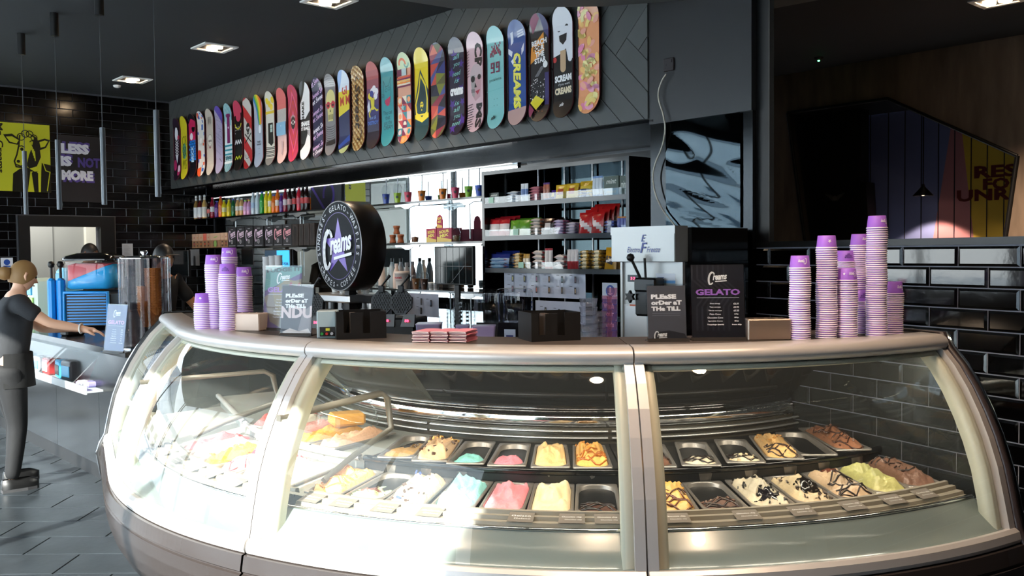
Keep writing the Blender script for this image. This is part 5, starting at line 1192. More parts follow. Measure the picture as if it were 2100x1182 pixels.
# ampersand board and strip beside the mirror
def famp(pr, w, h): pr.Ring(w * .60, h * .62, h * .36, h * .13, '#5b4698', 26, ry=h * .42, a0=-60, a1=190); pr.L([(w * .05, h * .95), (w * .48, h * .05)], h * .12, '#5b4698')
a = at_t(637, 383, 5.36); c = at_t(700, 432, 5.36); w_ = (a - c).dot(A); m = MB(); m.box(0, 0, 0, w_, .02, a.z - c.z); o = m.build('logo_board', C_('board charcoal', '#24262c', .4), None, W(a.dot(A), 5.36, c.z), WR); tag(o, 'charcoal board with part of a purple loop, behind the round sign', 'board')
pr = Print([(0, 0), (w_, 0), (w_, a.z - c.z), (0, a.z - c.z)]); famp(pr, w_, a.z - c.z); pr.build('print', o, place=lambda u, v, d: (u, -d, v), off=.001)

# ------------------------------------------------------------------ sweet shelves
TR = 4.93; su0, su1 = at_t(1290, 400, TR).dot(A), at_t(988, 400, TR).dot(A); ZT = at_t(1140, 336, TR).z
zr = [at_t(1143, 409, TR).z, at_t(1125, 482, TR).z, at_t(1130, 552.5, TR).z]
ru = empty('sweet_shelving', W((su0 + su1) / 2, TR + .2, 0), 0, 'black open shelving unit full of sweets under the skateboard wall', 'shelving')
def rub(mb, name, mats): o = mb.build(name, mats, ru); o.location = -Vector(ru.location); return o
for s in (su0, su1 - .03):
    b = MB(); wbox(b, s, s + .03, TR, TM - .02, .95, ZT); rub(b, 'side_panel', M_blackg)
b = MB(); wbox(b, su0 + .03, su1 - .03, TR, TM - .02, ZT - .03, ZT); rub(b, 'top_panel', M_blackg)
b = MB(); wbox(b, su0 + .03, su1 - .03, TM - .04, TM - .02, .95, ZT - .03); rub(b, 'back_mirror', C_('black mirror', '#2a3438', .03, metal=1.0))
for z in zr:
    b = MB(); wbox(b, su0 + .03, su1 - .03, TR + .012, TM - .04, z - .02, z); rub(b, 'shelf', M_blackg)
    b = MB(); wbox(b, su0 + .03, su1 - .03, TR, TR + .012, z - .032, z + .004); rub(b, 'shelf_edge', C_('edge strip', '#3d4247', .18))
    b = MB(); wbox(b, su0 + .03, su1 - .03, TR + .002, TR + .004, z + .004, z + .055); rub(b, 'clear_lip', M_acr)
for k in range(5):
    s = su0 + .12 + (su1 - su0 - .2) * k / 4.5; b = MB(); b.tube([W(s, TM - .07, .95), W(s, TM - .07, ZT - .03)], .009, 6); rub(b, 'steel_pole', M_steel)
def pouch(w, h, d, c1, c2, pat, key=None, _c={}):
    k = (round(w, 3), round(h, 3), d, c1, c2, pat)
    if k in _c: return _c[k]
    m = MB(); nu, nv = 9, 11; r2 = random.Random(sum(map(ord, c1 + pat))); off_ = [[r2.uniform(-.1, .1) for _ in range(nu)] for _ in range(nv)]
    for side in (-1, 1):
        P = []
        for j in range(nv):
            v = j / (nv - 1); row = []
            for i in range(nu):
                u = i / (nu - 1); t = (math.sin(math.pi * min(1, max(0, (v - .06) / .88))) ** .5 if .06 < v < .94 else 0) * (math.sin(math.pi * u) ** .45 if 0 < i < nu - 1 else 0)
                row.append(Vector(((u - .5) * w * (1 - .05 * math.sin(math.pi * v)), side * (d / 2 * t * (1 + off_[j][i] * 2) + .0006), v * h)))
            P.append(row)
        if side > 0: P = [list(reversed(r_)) for r_ in P]
        o0 = len(m.f); m.grid(P, 0, True)
        for q in range(o0, len(m.f)):
            j, i = divmod(q - o0, nu - 1); v = (j + .5) / (nv - 1); u = (i + .5) / (nu - 1)
            if pat == 'mid' and .3 < v < .7: m.m[q] = 1
            if pat == 'patch' and .25 < v < .75 and .2 < u < .8: m.m[q] = 1
            if pat == 'half' and v < .42: m.m[q] = 1
            if pat == 'diag' and .25 < v + (u - .5) * .5 < .55: m.m[q] = 1
            if pat == 'ends' and (v < .14 or v > .86): m.m[q] = 1
    me = m.mesh('wrapper'); me.materials.append(C_('wr ' + c1, c1, .25)); me.materials.append(C_('wr ' + c2, c2, .3)); _c[k] = me; return me
cnt = [0]
def put(me, s, t, z, rot, lab, grp, name='sweet_bag', tl=0.0, roll=0.0):
    o = bpy.data.objects.new(name, me); col.objects.link(o); o.matrix_world = Matrix.Translation(W(s, t, z)) @ Matrix.Rotation(WR + rot, 4, 'Z') @ Matrix.Rotation(tl, 4, 'X') @ Matrix.Rotation(roll, 4, 'Y')
    tag(o, lab, 'sweets', grp); return o
def bags(x0, x1, n, hpx, k, c1, c2, pat, desc, rows=3, extra=0):
    """n bags side by side standing on shelf k between pixels x0..x1, rows behind each other"""
    t = TR + .05; s0, s1 = at_t(x0, 450, t).dot(A), at_t(x1, 450, t).dot(A); w_ = (s0 - s1) / n; Y_ = at_t((x0 + x1) / 2, 450, t).y; h_ = hpx * Y_ / FPX
    for r_ in range(rows):
        for i in range(n):
            q = ('front', 'middle', 'back', 'rear')[r_] + (' ' + ('left', 'right')[i] if n == 2 else '')
            put(pouch(w_ * 1.04, h_, .035, c1, c2, pat), s0 - w_ * (i + .5), t + r_ * .055, zr[k] + .002 + r_ * extra, rnd.uniform(-.08, .08), desc + ', ' + q + ' one', desc, tl=-.12)
def pile(x0, x1, k, n, c1, c2, pat, desc, cols=1, rows=2, hh=.024, name='chocolate_bar'):
    t = TR + .05; s0, s1 = at_t(x0, 450, t).dot(A), at_t(x1, 450, t).dot(A); w_ = (s0 - s1) / cols
    me = pouch(.036, w_ * .98, hh, c1, c2, pat)
    for r_ in range(rows):
        for i in range(cols):
            for j in range(n):
                o = put(me, s0 - w_ * i - .002 + rnd.uniform(-.003, .003), t + r_ * .04, zr[k] + .0015 + hh * .5 + j * hh * .93, 0, desc, desc, name, 0, 0)
                o.matrix_world = Matrix.Translation(o.matrix_world.translation) @ Matrix.Rotation(WR + rnd.uniform(-.04, .04), 4, 'Z') @ Matrix.Rotation(R(90), 4, 'Y') @ Matrix.Rotation(R(90), 4, 'Z')
                o['label'] = '%s, %s up, %s' % (desc, ORD[j], 'front' if r_ == 0 else 'back')
def stand(x0, x1, n, hpx, k, c1, c2, pat, desc):
    t = TR + .05; s0, s1 = at_t(x0, 450, t).dot(A), at_t(x1, 450, t).dot(A); w_ = (s0 - s1) / n; Y_ = at_t(x0, 450, t).y
    for i in range(n): put(pouch(w_ * .98, hpx * Y_ / FPX, .024, c1, c2, pat), s0 - w_ * (i + .5), t, zr[k] + .002, 0, desc + ', ' + (('left', 'right') if n == 2 else ('left', 'middle', 'right'))[i] + ' one', desc, 'chocolate_bar')
# upper
def f8(pr, w, h): pr.T('mint', w * .5, h * .55, h * .4, '#b8c0b8', 0, .02, .3, w=w * .7)
def cart(x0, x1, k, z0, h, c, lab, fn=None):
    t = TR + .04; s0, s1 = at_t(x0, 450, t).dot(A), at_t(x1, 450, t).dot(A); w_ = s0 - s1; m = MB(); m.box(0, 0, 0, w_, .06, h); o = m.build('sweet_carton', C_('card ' + c, c, .4), None, W(s0, t, zr[k] + .0015 + z0), WR); tag(o, lab, 'box')
    if fn: pr = Print([(0, 0), (w_, 0), (w_, h), (0, h)]); fn(pr, w_, h); pr.build('print', o, place=lambda u, v, d: (u, -d, v), off=.0006)
cart(1003, 1025, 0, 0, .045, '#5a6060', 'grey carton at the left end of the top sweet shelf', f8); cart(1004, 1023, 0, .046, .045, '#16241e', 'dark green carton lying on the grey one, top shelf', f8)
pile(1041, 1067, 0, 4, '#c8d4e0', '#3a5a98', 'ends', 'white and blue chocolate bar in the left pile of top shelf'); stand(1069, 1084, 2, 37, 0, '#d4dce4', '#5a7ab0', 'mid', 'upright white and blue bar on the top shelf')
pile(1087, 1113, 0, 5, '#c07a88', '#6a2430', 'ends', 'pink and brown wafer bar on the top shelf'); stand(1115, 1128, 2, 36, 0, '#b87058', '#4a2a78', 'ends', 'upright orange brown bar with purple ends on the top shelf'); bags(1131, 1141, 1, 20, 0, '#4a2a8a', '#c8b040', 'patch', 'small purple sweet bag on the top shelf', 1)
bags(1140, 1185, 2, 30, 0, '#d8b024', '#b04818', 'patch', 'yellow sweet bag with red oval on the top shelf', 3, .008); bags(1188, 1214, 1, 34, 0, '#c8a020', '#d8b838', 'mid', 'plain yellow sweet bag behind the blue bars', 3, .006)
pile(1187, 1214, 0, 3, '#b8c8dc', '#28488a', 'mid', 'blue and white coconut bar in the right pile of top shelf'); stand(1216, 1237, 3, 42, 0, '#d8e0e8', '#7a9ac8', 'ends', 'upright white bar right of the yellow bags')
cart(1239, 1269, 0, 0, .055, '#9ab8c8', 'pale blue carton under the dark green one, top shelf right', f8); cart(1239, 1269, 0, .056, .085, '#1c3c2c', 'dark green mint carton at the right end, left one', f8); cart(1271, 1288, 0, 0, .135, '#1a382a', 'dark green mint carton at the very right end of top shelf', f8)
# middle
bags(1002, 1043, 2, 36, 1, '#a81c24', '#e0dada', 'mid', 'red and white sweet bag at the left of middle shelf', 3, .012); bags(1045, 1087, 2, 32, 1, '#5c9424', '#d0e0c0', 'half', 'green sweet bag on the middle shelf', 3, .01)
pile(1088, 1112, 1, 5, '#c8c0b8', '#d07028', 'ends', 'silver and orange wrapped bar on the middle shelf', 1, 2, .028); bags(1114, 1134, 1, 34, 1, '#2c1410', '#d8d0cc', 'patch', 'dark brown sweet bag on the middle shelf', 3)
pile(1136, 1160, 1, 5, '#c8b8d8', '#c02c7c', 'ends', 'white and pink nougat bar, left pile of middle shelf'); pile(1162, 1184, 1, 4, '#d0c8d8', '#5a2a78', 'ends', 'white and purple nougat bar, right pile of middle shelf')
bags(1187, 1237, 2, 44, 1, '#c41c1c', '#e4d0cc', 'diag', 'big red sweet bag on the middle shelf', 4, .022); pile(1240, 1263, 1, 4, '#6a78b8', '#e0e0f0', 'mid', 'purple blue biscuit bar on the middle shelf'); stand(1266, 1287, 3, 33, 1, '#6a74b4', '#c8824c', 'ends', 'upright purple blue bar at the right end of middle shelf')
# lower
pile(1003, 1040, 2, 3, '#8fb4d8', '#a03030', 'ends', 'light blue and red wafer bar on the lower shelf', 1, 2, .03); bags(1006, 1042, 1, 30, 2, '#1c2c78', '#a8bcd8', 'mid', 'deep blue biscuit bag behind the light blue bars', 3, .012)
pile(1052, 1072, 2, 5, '#b08a3c', '#e8d8b0', 'mid', 'gold wrapped bar in the left pile of lower shelf', 1, 2, .026); stand(1073, 1086, 2, 30, 2, '#c09848', '#ece0c8', 'mid', 'upright gold wrapped bar on the lower shelf')
pile(1092, 1116, 2, 4, '#d8d0cc', '#b8242c', 'ends', 'white-red chocolate pack, left pile of lower shelf', 1, 2, .038); stand(1117, 1133, 2, 42, 2, '#ddd4d0', '#b8242c', 'ends', 'upright white and red pack in the left group')
pile(1137, 1161, 2, 3, '#dcd4d4', '#b02a30', 'ends', 'white-red chocolate pack, right pile of lower shelf', 1, 2, .038); stand(1163, 1186, 3, 40, 2, '#e0d8d6', '#b8242c', 'half', 'upright white and red pack in the right group')
pile(1189, 1211, 2, 5, '#b8913c', '#e8dcb8', 'mid', 'gold foil bar right of the upright packs', 1, 2, .03); pile(1213, 1237, 2, 5, '#b48c38', '#e8dcb8', 'mid', 'gold foil bar beside the yellow bag', 1, 2, .03)
for i in range(2):
    o = put(pouch(.115, .16, .035, '#e0a01c', '#e0a01c', 'mid'), at_t(1251, 500, TR + .05).dot(A), TR + .05 + i * .05, zr[2] + .002, 0, 'yellow sweet bag with a letter, at the right end, ' + ('front', 'back')[i] + ' one', 'yellow lettered sweet bags', tl=-.15)
    if i == 0: pr = Print(); pr.P([(-.04, .05), (.03, .03), (.045, .085), (-.03, .1)], '#3a2a20'); pr.T('m&m', 0, .066, .026, '#f4f0ea', .25, .05, w=.06); pr.build('print', o, place=lambda u, v, d: (u, -.019 - d, v))
for x, k in ((1058, 1), (1068, 2), (1008, 0)):
    t = TR; m = MB(); m.box(-.03, -.003, 0, .03, 0, .045); tag(m.build('price_card', C_('card mint', '#a8d8c4', .5), None, W(at_t(x, 450, t).dot(A), t - .001, zr[k] + .008), WR), 'small pale green price card clipped to the %s sweet shelf' % ('top', 'middle', 'lower')[k], 'card')
# recipe sheets under the sweet shelves
def sheet(x0, y0, x1, y1, T, lab, pics, lift=0.0):
    a = at_t(x0, y0, T); c = at_t(x1, y1, T); w_ = (a - c).dot(A); h_ = a.z - c.z; m = MB(); P = [[Vector((w_ * i / 12, .004 * math.sin(i * 1.3) * (1 - j / 6), h_ * j / 6)) for i in range(13)] for j in range(7)]; m.grid(P)
    o = m.build('recipe_sheet', C_('sheet paper', '#b9bed0', .35, coat=.6), None, W(a.dot(A), T, c.z), WR); tag(o, lab, 'notice')
    pr = Print([(0, 0), (w_, 0), (w_, h_), (0, h_)])
    for (u, v, c_) in pics: pr.Rr(w_ * u - .011, h_ * v - .026, w_ * u + .011, h_ * v + .026, '#23202a'); pr.Rr(w_ * u - .004, h_ * v - .015, w_ * u + .004, h_ * v + .015, c_); pr.Rr(w_ * u - .06, h_ * v + .03, w_ * u - .03, h_ * v + .034, '#3c3c46'); [pr.Rr(w_ * u - .07, h_ * v - .02 + q * .009, w_ * u - .02, h_ * v - .018 + q * .009, '#9aa0b0') for q in range(4)]
    pr.build('print', o, place=lambda u, v, d: (u, -.005 - d, v), off=.0008)
yl, pk = '#c0b040', '#a05080'
sheet(1034, 557, 1201, 614, TR + .05, 'wide white recipe sheet with twelve small drink pictures, hanging under the sweet shelves', [((i + .75) / 6.3, v, [yl, yl, pk, '#d09050', '#a8c8d0', '#705060'][i] if v > .5 else [pk, '#5060a0', '#c05038', '#c08840', '#806848', '#c0a880'][i]) for i in range(6) for v in (.72, .30)])
sheet(1098, 616, 1201, 668, TR + .04, 'second white recipe sheet below the wide one, above the napkin holder', [(.22, .55, '#c0b898'), (.5, .5, '#808080'), (.82, .4, '#c8c0a0')])
sheet(833, 601, 900, 652, 4.3, 'white recipe sheet behind the right waffle iron', [(.2, .7, '#a07050'), (.5, .65, '#504038'), (.8, .6, '#405878'), (.5, .25, '#404040')])

# ================================================================== SKATEBOARDS
BW_, BL = 0.202, 0.80
XS = [365, 380, 397, 415, 433, 452, 471, 491, 511, 533, 557, 581, 604, 629, 655, 681, 709, 738, 768, 798, 833, 868, 902, 940, 978, 1020, 1064, 1110, 1158, 1211]
out = []
for k in range(15): a = math.pi * k / 14; out.append((BW_ / 2 * math.cos(a), BL - .115 + .115 * math.sin(a)))
for k in range(15): a = math.pi + math.pi * k / 14; out.append((BW_ / 2 * math.cos(a), .115 + .115 * math.sin(a)))
BANDS = [-.01, .03, .06, .09, .13, .17, .40, .63, .67, .71, .74, .77, .81]
def kick(v):
    e = max(0, .16 - v, v - (BL - .16)) / .16
    return .034 * e ** 1.4
def bplace(u, v, d): return Vector((u, -(.030 + kick(v)) - d, v))
def board_mesh():
    pr = Print(out, BANDS); m = MB()
    pr.P([(-.2, -.02), (.2, -.02), (.2, .82), (-.2, .82)], 'x')
    for poly, c, ly in pr.items:
        for k in range(len(BANDS) - 1):
            q = clip_half(clip_half(poly, 0, -1, -BANDS[k]), 0, 1, BANDS[k + 1])
            if len(q) < 3: continue
            m.add([bplace(u, v, 0) for u, v in q], [tuple(range(len(q)))], 0); m.add([bplace(u, v, -.010) for u, v in q], [tuple(reversed(range(len(q))))], 1)
    n = len(out); m.add([bplace(u, v, 0) for u, v in out] + [bplace(u, v, -.010) for u, v in out], [(i, n + i, n + (i + 1) % n, (i + 1) % n) for i in range(n)], 1)
    return m
bm_ = board_mesh(); _bcol = {}
sk = []
def zig(pr, v, c, amp=.022, w=.014, n=7): pr.L([(-.08 + .16 * i / (n - 1), v + (amp if i % 2 else -amp)) for i in range(n)], w, c)
def g0(p): p.Ci(-.01, .60, .05, '#e8e8ee', ry=.085); p.Ci(.05, .55, .03, '#c02c50'); [p.L([(-.05, .47 - .035 * k), (.05, .51 - .035 * k)], .008, '#ececec') or p.L([(-.05, .51 - .035 * k), (.05, .47 - .035 * k)], .008, '#ececec') for k in range(5)]; p.P([(-.04, .33), (.04, .33), (0, .22)], '#e8e8ee'); p.Ci(-.06, .20, .05, '#b02860', ry=.07); p.Ci(.06, .13, .05, '#c83a70', ry=.07); p.Ci(.06, .15, .03, '#f0e8f0', ry=.045)
def g1(p):
    p.Ci(.0, .36, .06, '#58a890', ry=.10)
    for k in range(9): p.Ring(-.04 + .02 * (k % 4), .30 + .03 * (k // 2), .025, .004, '#2a6a58', 10)
    p.Ci(-.02, .40, .012, '#123'.replace('#123', '#103028')); p.Ci(.03, .40, .012, '#103028'); p.L([(-.04, .33), (0, .30), (.04, .33)], .006, '#103028')
    p.T('CR\nEA\nMS', .01, .34, .42, '#6a6a10', 0, -.01, w=.13)
def g2(p):
    p.P([(-.2, .5), (.2, .42), (.2, .66), (0, .74), (-.2, .62)], '#c02458'); p.Ci(.03, .62, .05, '#12141c'); p.Ci(-.03, .52, .045, '#e8e8f0')
    for r_ in range(8):
        for c in range(3): p.Rr(-.10 + c * .07 + (r_ % 2) * .03, .22 + r_ * .032, -.04 + c * .07 + (r_ % 2) * .03, .247 + r_ * .032, '#1e78d0')
    p.T('BRICK', 0, .30, .08, '#bfe0f8', math.pi / 2, .03, w=.20)
def g3(p):
    r2 = random.Random(5)
    for k in range(26): u, v, a = r2.uniform(-.1, .08), r2.uniform(.02, .76), r2.uniform(.02, .05); p.Rr(u, v, u + a, v + a * r2.uniform(.8, 1.6), ['#2f62b8', '#d85a34', '#2f62b8', '#e8e0d8'][k % 4])
    p.P([(-.1, .0), (.02, .0), (.0, .12), (-.1, .10)], '#e05a30'); p.Rr(-.1, .22, -.01, .32, '#c83c34'); p.Ci(0, .44, .035, '#f0ece8')
def skull(p, u, v, r, c, k='#1c1a18'):
    p.Ci(u, v, r, c, ry=r * 1.15); p.Rr(u - r * .5, v - r * 1.7, u + r * .5, v - r * .7, c); p.Ci(u - r * .4, v - r * .1, r * .26, k); p.Ci(u + r * .4, v - r * .1, r * .26, k); p.P([(u - r * .12, v - r * .62), (u + r * .12, v - r * .62), (u, v - r * .35)], k)
    for i in range(5): p.Rr(u - r * .42 + i * r * .2, v - r * 1.55, u - r * .38 + i * r * .2, v - r * 1.1, k)
def g4(p): skull(p, 0, .42, .06, '#d8d4cc', '#4a4642'); p.Ring(0, .42, .062, .005, '#6a6660', ry=.07); p.Ci(0, .335, .022, '#8a4858', ry=.014); [p.L([(-.05 + .02 * k, .60 + .02 * (k % 3)), (-.03 + .02 * k, .70)], .006, '#54504c') for k in range(5)]; [p.L([(-.09, .20 + k * .06), (-.07, .22 + k * .06)], .005, '#8a8680') for k in range(5)]
def g5(p): p.P([(-.1, .8), (.1, .8), (.1, .56)], '#5a4aa0'); [p.L([(-.1 + .02 * (k % 4), .70 - .05 * k), (.1 - .03 * (k % 3), .62 - .05 * k + .03 * (k % 2))], .003, '#5c5870') for k in range(9)]; p.Ring(.03, .45, .05, .004, '#6a6680'); p.L([(0, .18), (.06, .14)], .008, '#4c4858')
def g6(p):
    for k in range(7): p.Rr(-.1 + k * .03, .60 - .03 * (k % 3), -.085 + k * .03, .8, '#3a9aa8'); p.Rr(-.1 + k * .03, 0, -.085 + k * .03, .14 + .03 * (k % 2), '#2f8c9c')
    p.Rr(-.1, .1, .1, .13, '#e8f0f0'); p.Rr(-.03, .34, .04, .68, '#7a2460'); p.Ci(-.03, .66, .02, '#7a2460'); p.Ci(.04, .66, .02, '#7a2460'); p.St(0.005, .52, .02, '#e8e8f0'); [p.Rr(-.1, v, .1, v + .02, '#2f8c9c') for v in (.20, .25, .30)]; p.T('SENSE', 0, .17, .04, '#1c5c68', 0, .04, w=.16)
def g7(p): p.P([(-.2, .62), (.2, .66), (.2, .9), (-.2, .9)], '#c03a58'); p.Ci(.01, .62, .06, '#c03a58'); p.Ring(.0, .56, .08, .016, '#d8d030', 14, a0=200, a1=340); [p.Ci(-.07 + .04 * (k % 4), .50 - .035 * (k // 4), .006, '#f0f0f0', 8) for k in range(9)]; zig(p, .33, '#f0f0f0'); zig(p, .15, '#d8e030', .018, .012, 6)
def g8(p):
    p.P([(-.1, .60), (.1, .42), (.1, .56), (-.1, .74)], '#c02c30'); p.P([(-.1, .24), (.1, .06), (.1, .20), (-.1, .38)], '#c02c30'); p.P([(-.1, .80), (-.1, .76), (.06, .80)], '#c02c30'); p.P([(-.1, .0), (.1, 0), (-.1, .12)], '#b02428')
    skull(p, .0, .47, .045, '#1c1a1a', '#d8d8d8'); p.L([(-.07, .40), (.08, .30)], .014, '#181616'); p.L([(-.07, .30), (.08, .40)], .014, '#181616'); p.Ring(-.02, .17, .05, .006, '#2a2626', 14, a0=180, a1=360)
def g9(p):
    for k, c in enumerate(['#2c7ac0', '#46a04a', '#a8c030', '#e8c828', '#e88a28', '#d84a38']): p.P([(-.1 + k * .034, .82), (-.066 + k * .034, .82), (.012 + k * .012, .47), (.0 + k * .012, .47)], c)
    p.Ci(.03, .42, .035, '#e8ecf4', ry=.05); p.Ring(.03, .42, .035, .004, '#6a707c', ry=.05); p.T('Fluff\nbomb', 0, .27, .05, '#30343c', 0, .02, w=.09); [p.Ci(x, y, .004, '#3a3e48', 6) for x in (-.02, .02) for y in (.21, .15)]
def g10(p):
    [p.Ci(-.05 + .04 * k, .70 - .035 * (k % 3), .035, '#e8cc30') for k in range(4)]; p.Rr(-.1, .56, .1, .59, '#e0c430'); p.P([(-.05, .46), (.06, .46), (.065, .24), (.02, .21), (-.05, .25)], '#141414'); p.Rr(0, .36, .045, .44, '#c8e0d8'); p.L([(0, .40), (.045, .40)], .004, '#304040'); p.L([(.022, .36), (.022, .44)], .004, '#304040')
    [p.L([(-.1, .20 - k * .02), (0, .19 - k * .02 + .008 * (k % 2)), (.1, .20 - k * .02)], .008, '#1c1c1c') for k in range(6)]; p.Rr(-.1, 0, .1, .08, '#8a8682')
def g11(p):
    p.Rr(-.1, .58, .1, .8, '#d86a68'); p.Rr(-.1, .44, .1, .58, '#c4c0bc'); [p.Ci(-.08 + .018 * (k % 10), .46 + .014 * (k // 10) + .006 * (k % 2), .0035, '#8a8680', 6) for k in range(80)]; p.Rr(-.1, .30, .1, .44, '#84b4d4'); p.Rr(.012, .10, .028, .24, '#b49aa0'); p.Ci(-.0, .40, .006, '#e8f0f8', 8)
def g12(p):
    cs = ['#b03060', '#c8402c', '#d8588c', '#a82848', '#c8402c']
    for k in range(10):
        h = .40 - k * .038; w = h * .42; p.P([(0, .41 + h), (w, .41), (0, .41 - h), (-w, .41)], cs[k % 5])
    p.Ci(0, .41, .045, '#26201e', ry=.07); p.P([(-.05, .41), (0, .44), (.05, .41), (0, .385)], '#e8e0dc'); p.Ci(0, .412, .020, '#4a4442'); p.Ci(0, .412, .010, '#0c0c0c', 10)
    [p.L([(-.05, .45 + .008 * k), (0, .475 + .008 * k), (.05, .45 + .008 * k)], .003, '#d0c8c4') for k in range(3)]
def g13(p):
    p.P([(-.1, .42), (-.1, .58), (.06, .8), (.1, .8), (.1, .50), (.0, .42)], '#e8e8ea'); p.P([(-.1, 0), (.1, 0), (.1, .22), (.04, .26), (-.02, .16), (-.1, .10)], '#e8e8ea'); p.P([(-.1, .64), (.02, .8), (-.1, .8)], '#55585a'); p.P([(0, .42), (.1, .5), (.1, .22)], '#1b1a1a')
    p.T('SHAKE', -.045, .50, .05, '#141414', math.pi / 2, .05, w=.20); p.T('SHAKE', 0, .37, .05, '#f0f0f0', 0, .07, w=.17); p.T('IT SHAKE', .0, .32, .035, '#f0f0f0', 0, .05, w=.17); [p.Rr(.045 + .02 * k, .22 - .02 * k, .055 + .02 * k, .31, '#f0f0f0') for k in range(3)]
def g14(p):
    for k in range(9): p.T('Sweet Sweet', (.035 if k % 2 else -.045), .045 + k * .088, .052, '#d8b4e0' if k % 3 else '#ece8f4', .30, .02, .35, w=.34)
def g15(p):
    [p.Ring(0, .74 - k * .02, .11, .003, '#6a6668', 16, ry=.035, a0=0, a1=180) for k in range(5)]; p.Ci(0, .55, .085, '#ddd490', ry=.10); p.P([(-.06, .50), (.06, .50), (.045, .34), (-.045, .34)], '#d8cf88'); p.Ci(-.042, .50, .036, '#c83848'); p.Ci(.046, .50, .036, '#c83848'); p.Ci(-.042, .50, .020, '#301018'); p.Ci(.046, .50, .020, '#301018'); p.Rr(-.1, .505, .1, .515, '#c83848')
    [p.Rr(-.04 + .016 * k, .355, -.034 + .016 * k, .405, '#4a4630') for k in range(6)]; p.P([(-.012, .43), (.012, .43), (0, .46)], '#3a3620'); [p.Ring(0, .30 - k * .022, .08, .005, '#3a3638', 16, ry=.02, a0=180, a1=360) for k in range(9)]; p.P([(-.08, .14), (.08, .16), (.08, .11), (-.08, .10)], '#1c1a1c')
def g16(p):
    p.Rr(-.1, .62, .1, .8, '#9fbce8'); p.P([(-.1, .60), (.02, .8), (.1, .74), (.1, .60)], '#dfe8f4'); p.Rr(-.1, .34, .1, .60, '#e6d03c'); p.P([(-.1, .36), (.1, .42), (.1, 0), (-.1, 0)], '#1c2858'); p.T('GI\nM M', .01, .56, .19, '#c03a34', .05, .03, w=.17)
    p.P([(-.1, .08), (.1, .18), (.1, .12), (-.1, .04)], '#2c50a8'); p.P([(-.1, 0), (.1, 0), (.1, .08), (-.1, .03)], '#d4d48c')
def waffle(p, a, b2):
    for k in range(-8, 22): p.L([(-.12, k * .055), (.12, k * .055 + .20)], .012, a); 
    for k in range(-2, 26): p.L([(-.12, k * .055), (.12, k * .055 - .20)], .012, b2)
def g17(p): waffle(p, '#e8cc98', '#a87438'); p.T('Sweet', .0, .42, .085, '#241408', -math.pi / 2, .02, .25, w=.42); p.L([(.05, .24), (.06, .16), (.03, .10), (-.01, .12)], .010, '#241408'); p.L([(-.03, .66), (.0, .70), (.03, .67)], .008, '#241408')
def g18(p):
    for k, c in enumerate(['#b8504c', '#a8484c', '#8c4458', '#6c3c64', '#4c3468', '#343070', '#2a2a68', '#262448', '#2c2434', '#34262a']): p.Rr(-.1, .72 - k * .08, .1, .80 - k * .08, c)
    for u, v in ((.02, .55), (.06, .52), (.045, .48), (-.01, .53)): p.Ci(u, v, .032, '#e8e8f0')
    p.Ci(-.045, .49, .032, '#e8d430'); p.Ci(-.02, .51, .03, '#2c3c8c'); p.P([(-.04, .47), (.03, .47), (.02, .36), (-.02, .36)], '#d8c838'); p.L([(-.02, .38), (-.06, .33), (-.05, .30)], .016, '#e0d040'); p.L([(.02, .38), (.06, .35), (.085, .35)], .016, '#e0d040'); p.P([(-.09, .40), (-.06, .46), (-.04, .36), (-.08, .34)], '#d8dce8')
    p.T('eat &', 0, .29, .03, '#88a8e8', 0, 0, .3, w=.10); p.T('DESTROY', 0, .24, .034, '#5c88e0', 0, .02, w=.17)
def g19(p):
    K = '#123c44'; p.L([(-.06, .46), (-.065, .60), (-.03, .54), (.02, .55), (.05, .62), (.055, .48)], .004, K); p.L([(-.06, .46), (-.05, .40), (.0, .37), (.04, .40), (.055, .48)], .004, K); p.P([(-.045, .42), (.045, .45), (.03, .375), (-.0, .365), (-.03, .38)], '#b82c58')
    p.Ring(-.02, .51, .016, .003, K, 10); p.Ring(.025, .52, .016, .003, K, 10); [p.L([(-.09, .45 + k * .015), (-.05, .455 + k * .01)], .003, K) for k in range(3)]; p.T('The cat\nthat\ngot the\nCREAM', 0, .24, .17, K, .04, -.005, w=.14)
def g20(p):
    p.Rr(-.1, .66, .1, .8, '#c8d8b0'); p.Ring(-.02, .70, .045, .02, '#e07848', 12, a0=0, a1=180); p.Ring(.04, .70, .03, .014, '#78b0a8', 12, a0=180, a1=360)
    cs = ['#7a2c50', '#e8dcc8', '#e89040', '#3c8c98', '#e0604c', '#d8c0c0', '#c84048', '#f0a070']
    r2 = random.Random(9)
    for r_ in range(7):
        for c in range(3): u, v = -.1 + c * .068, .0 + r_ * .07 + (.10 if r_ > 5 else 0); p.Rr(u, v, u + .068, v + .07, cs[(r_ * 3 + c * 2) % 8]); (p.Ci(u + .034, v + .035, .024, cs[(r_ + c * 3 + 4) % 8]) if (r_ + c) % 2 else p.P([(u, v), (u + .068, v), (u, v + .07)], cs[(r_ * 2 + c + 5) % 8]))
    [p.Rr(-.1, .50 + k * .016, .1, .514 + k * .016, ['#7a2c50', '#e8dcc8', '#e89040', '#e8c070', '#7a2c50', '#e0604c'][k]) for k in range(6)]; p.Rr(-.1, .60, -.03, .66, '#6c2448'); p.Rr(-.03, .60, .04, .66, '#b8ccd0'); p.St(-.02, .32, .035, '#98c4c4')
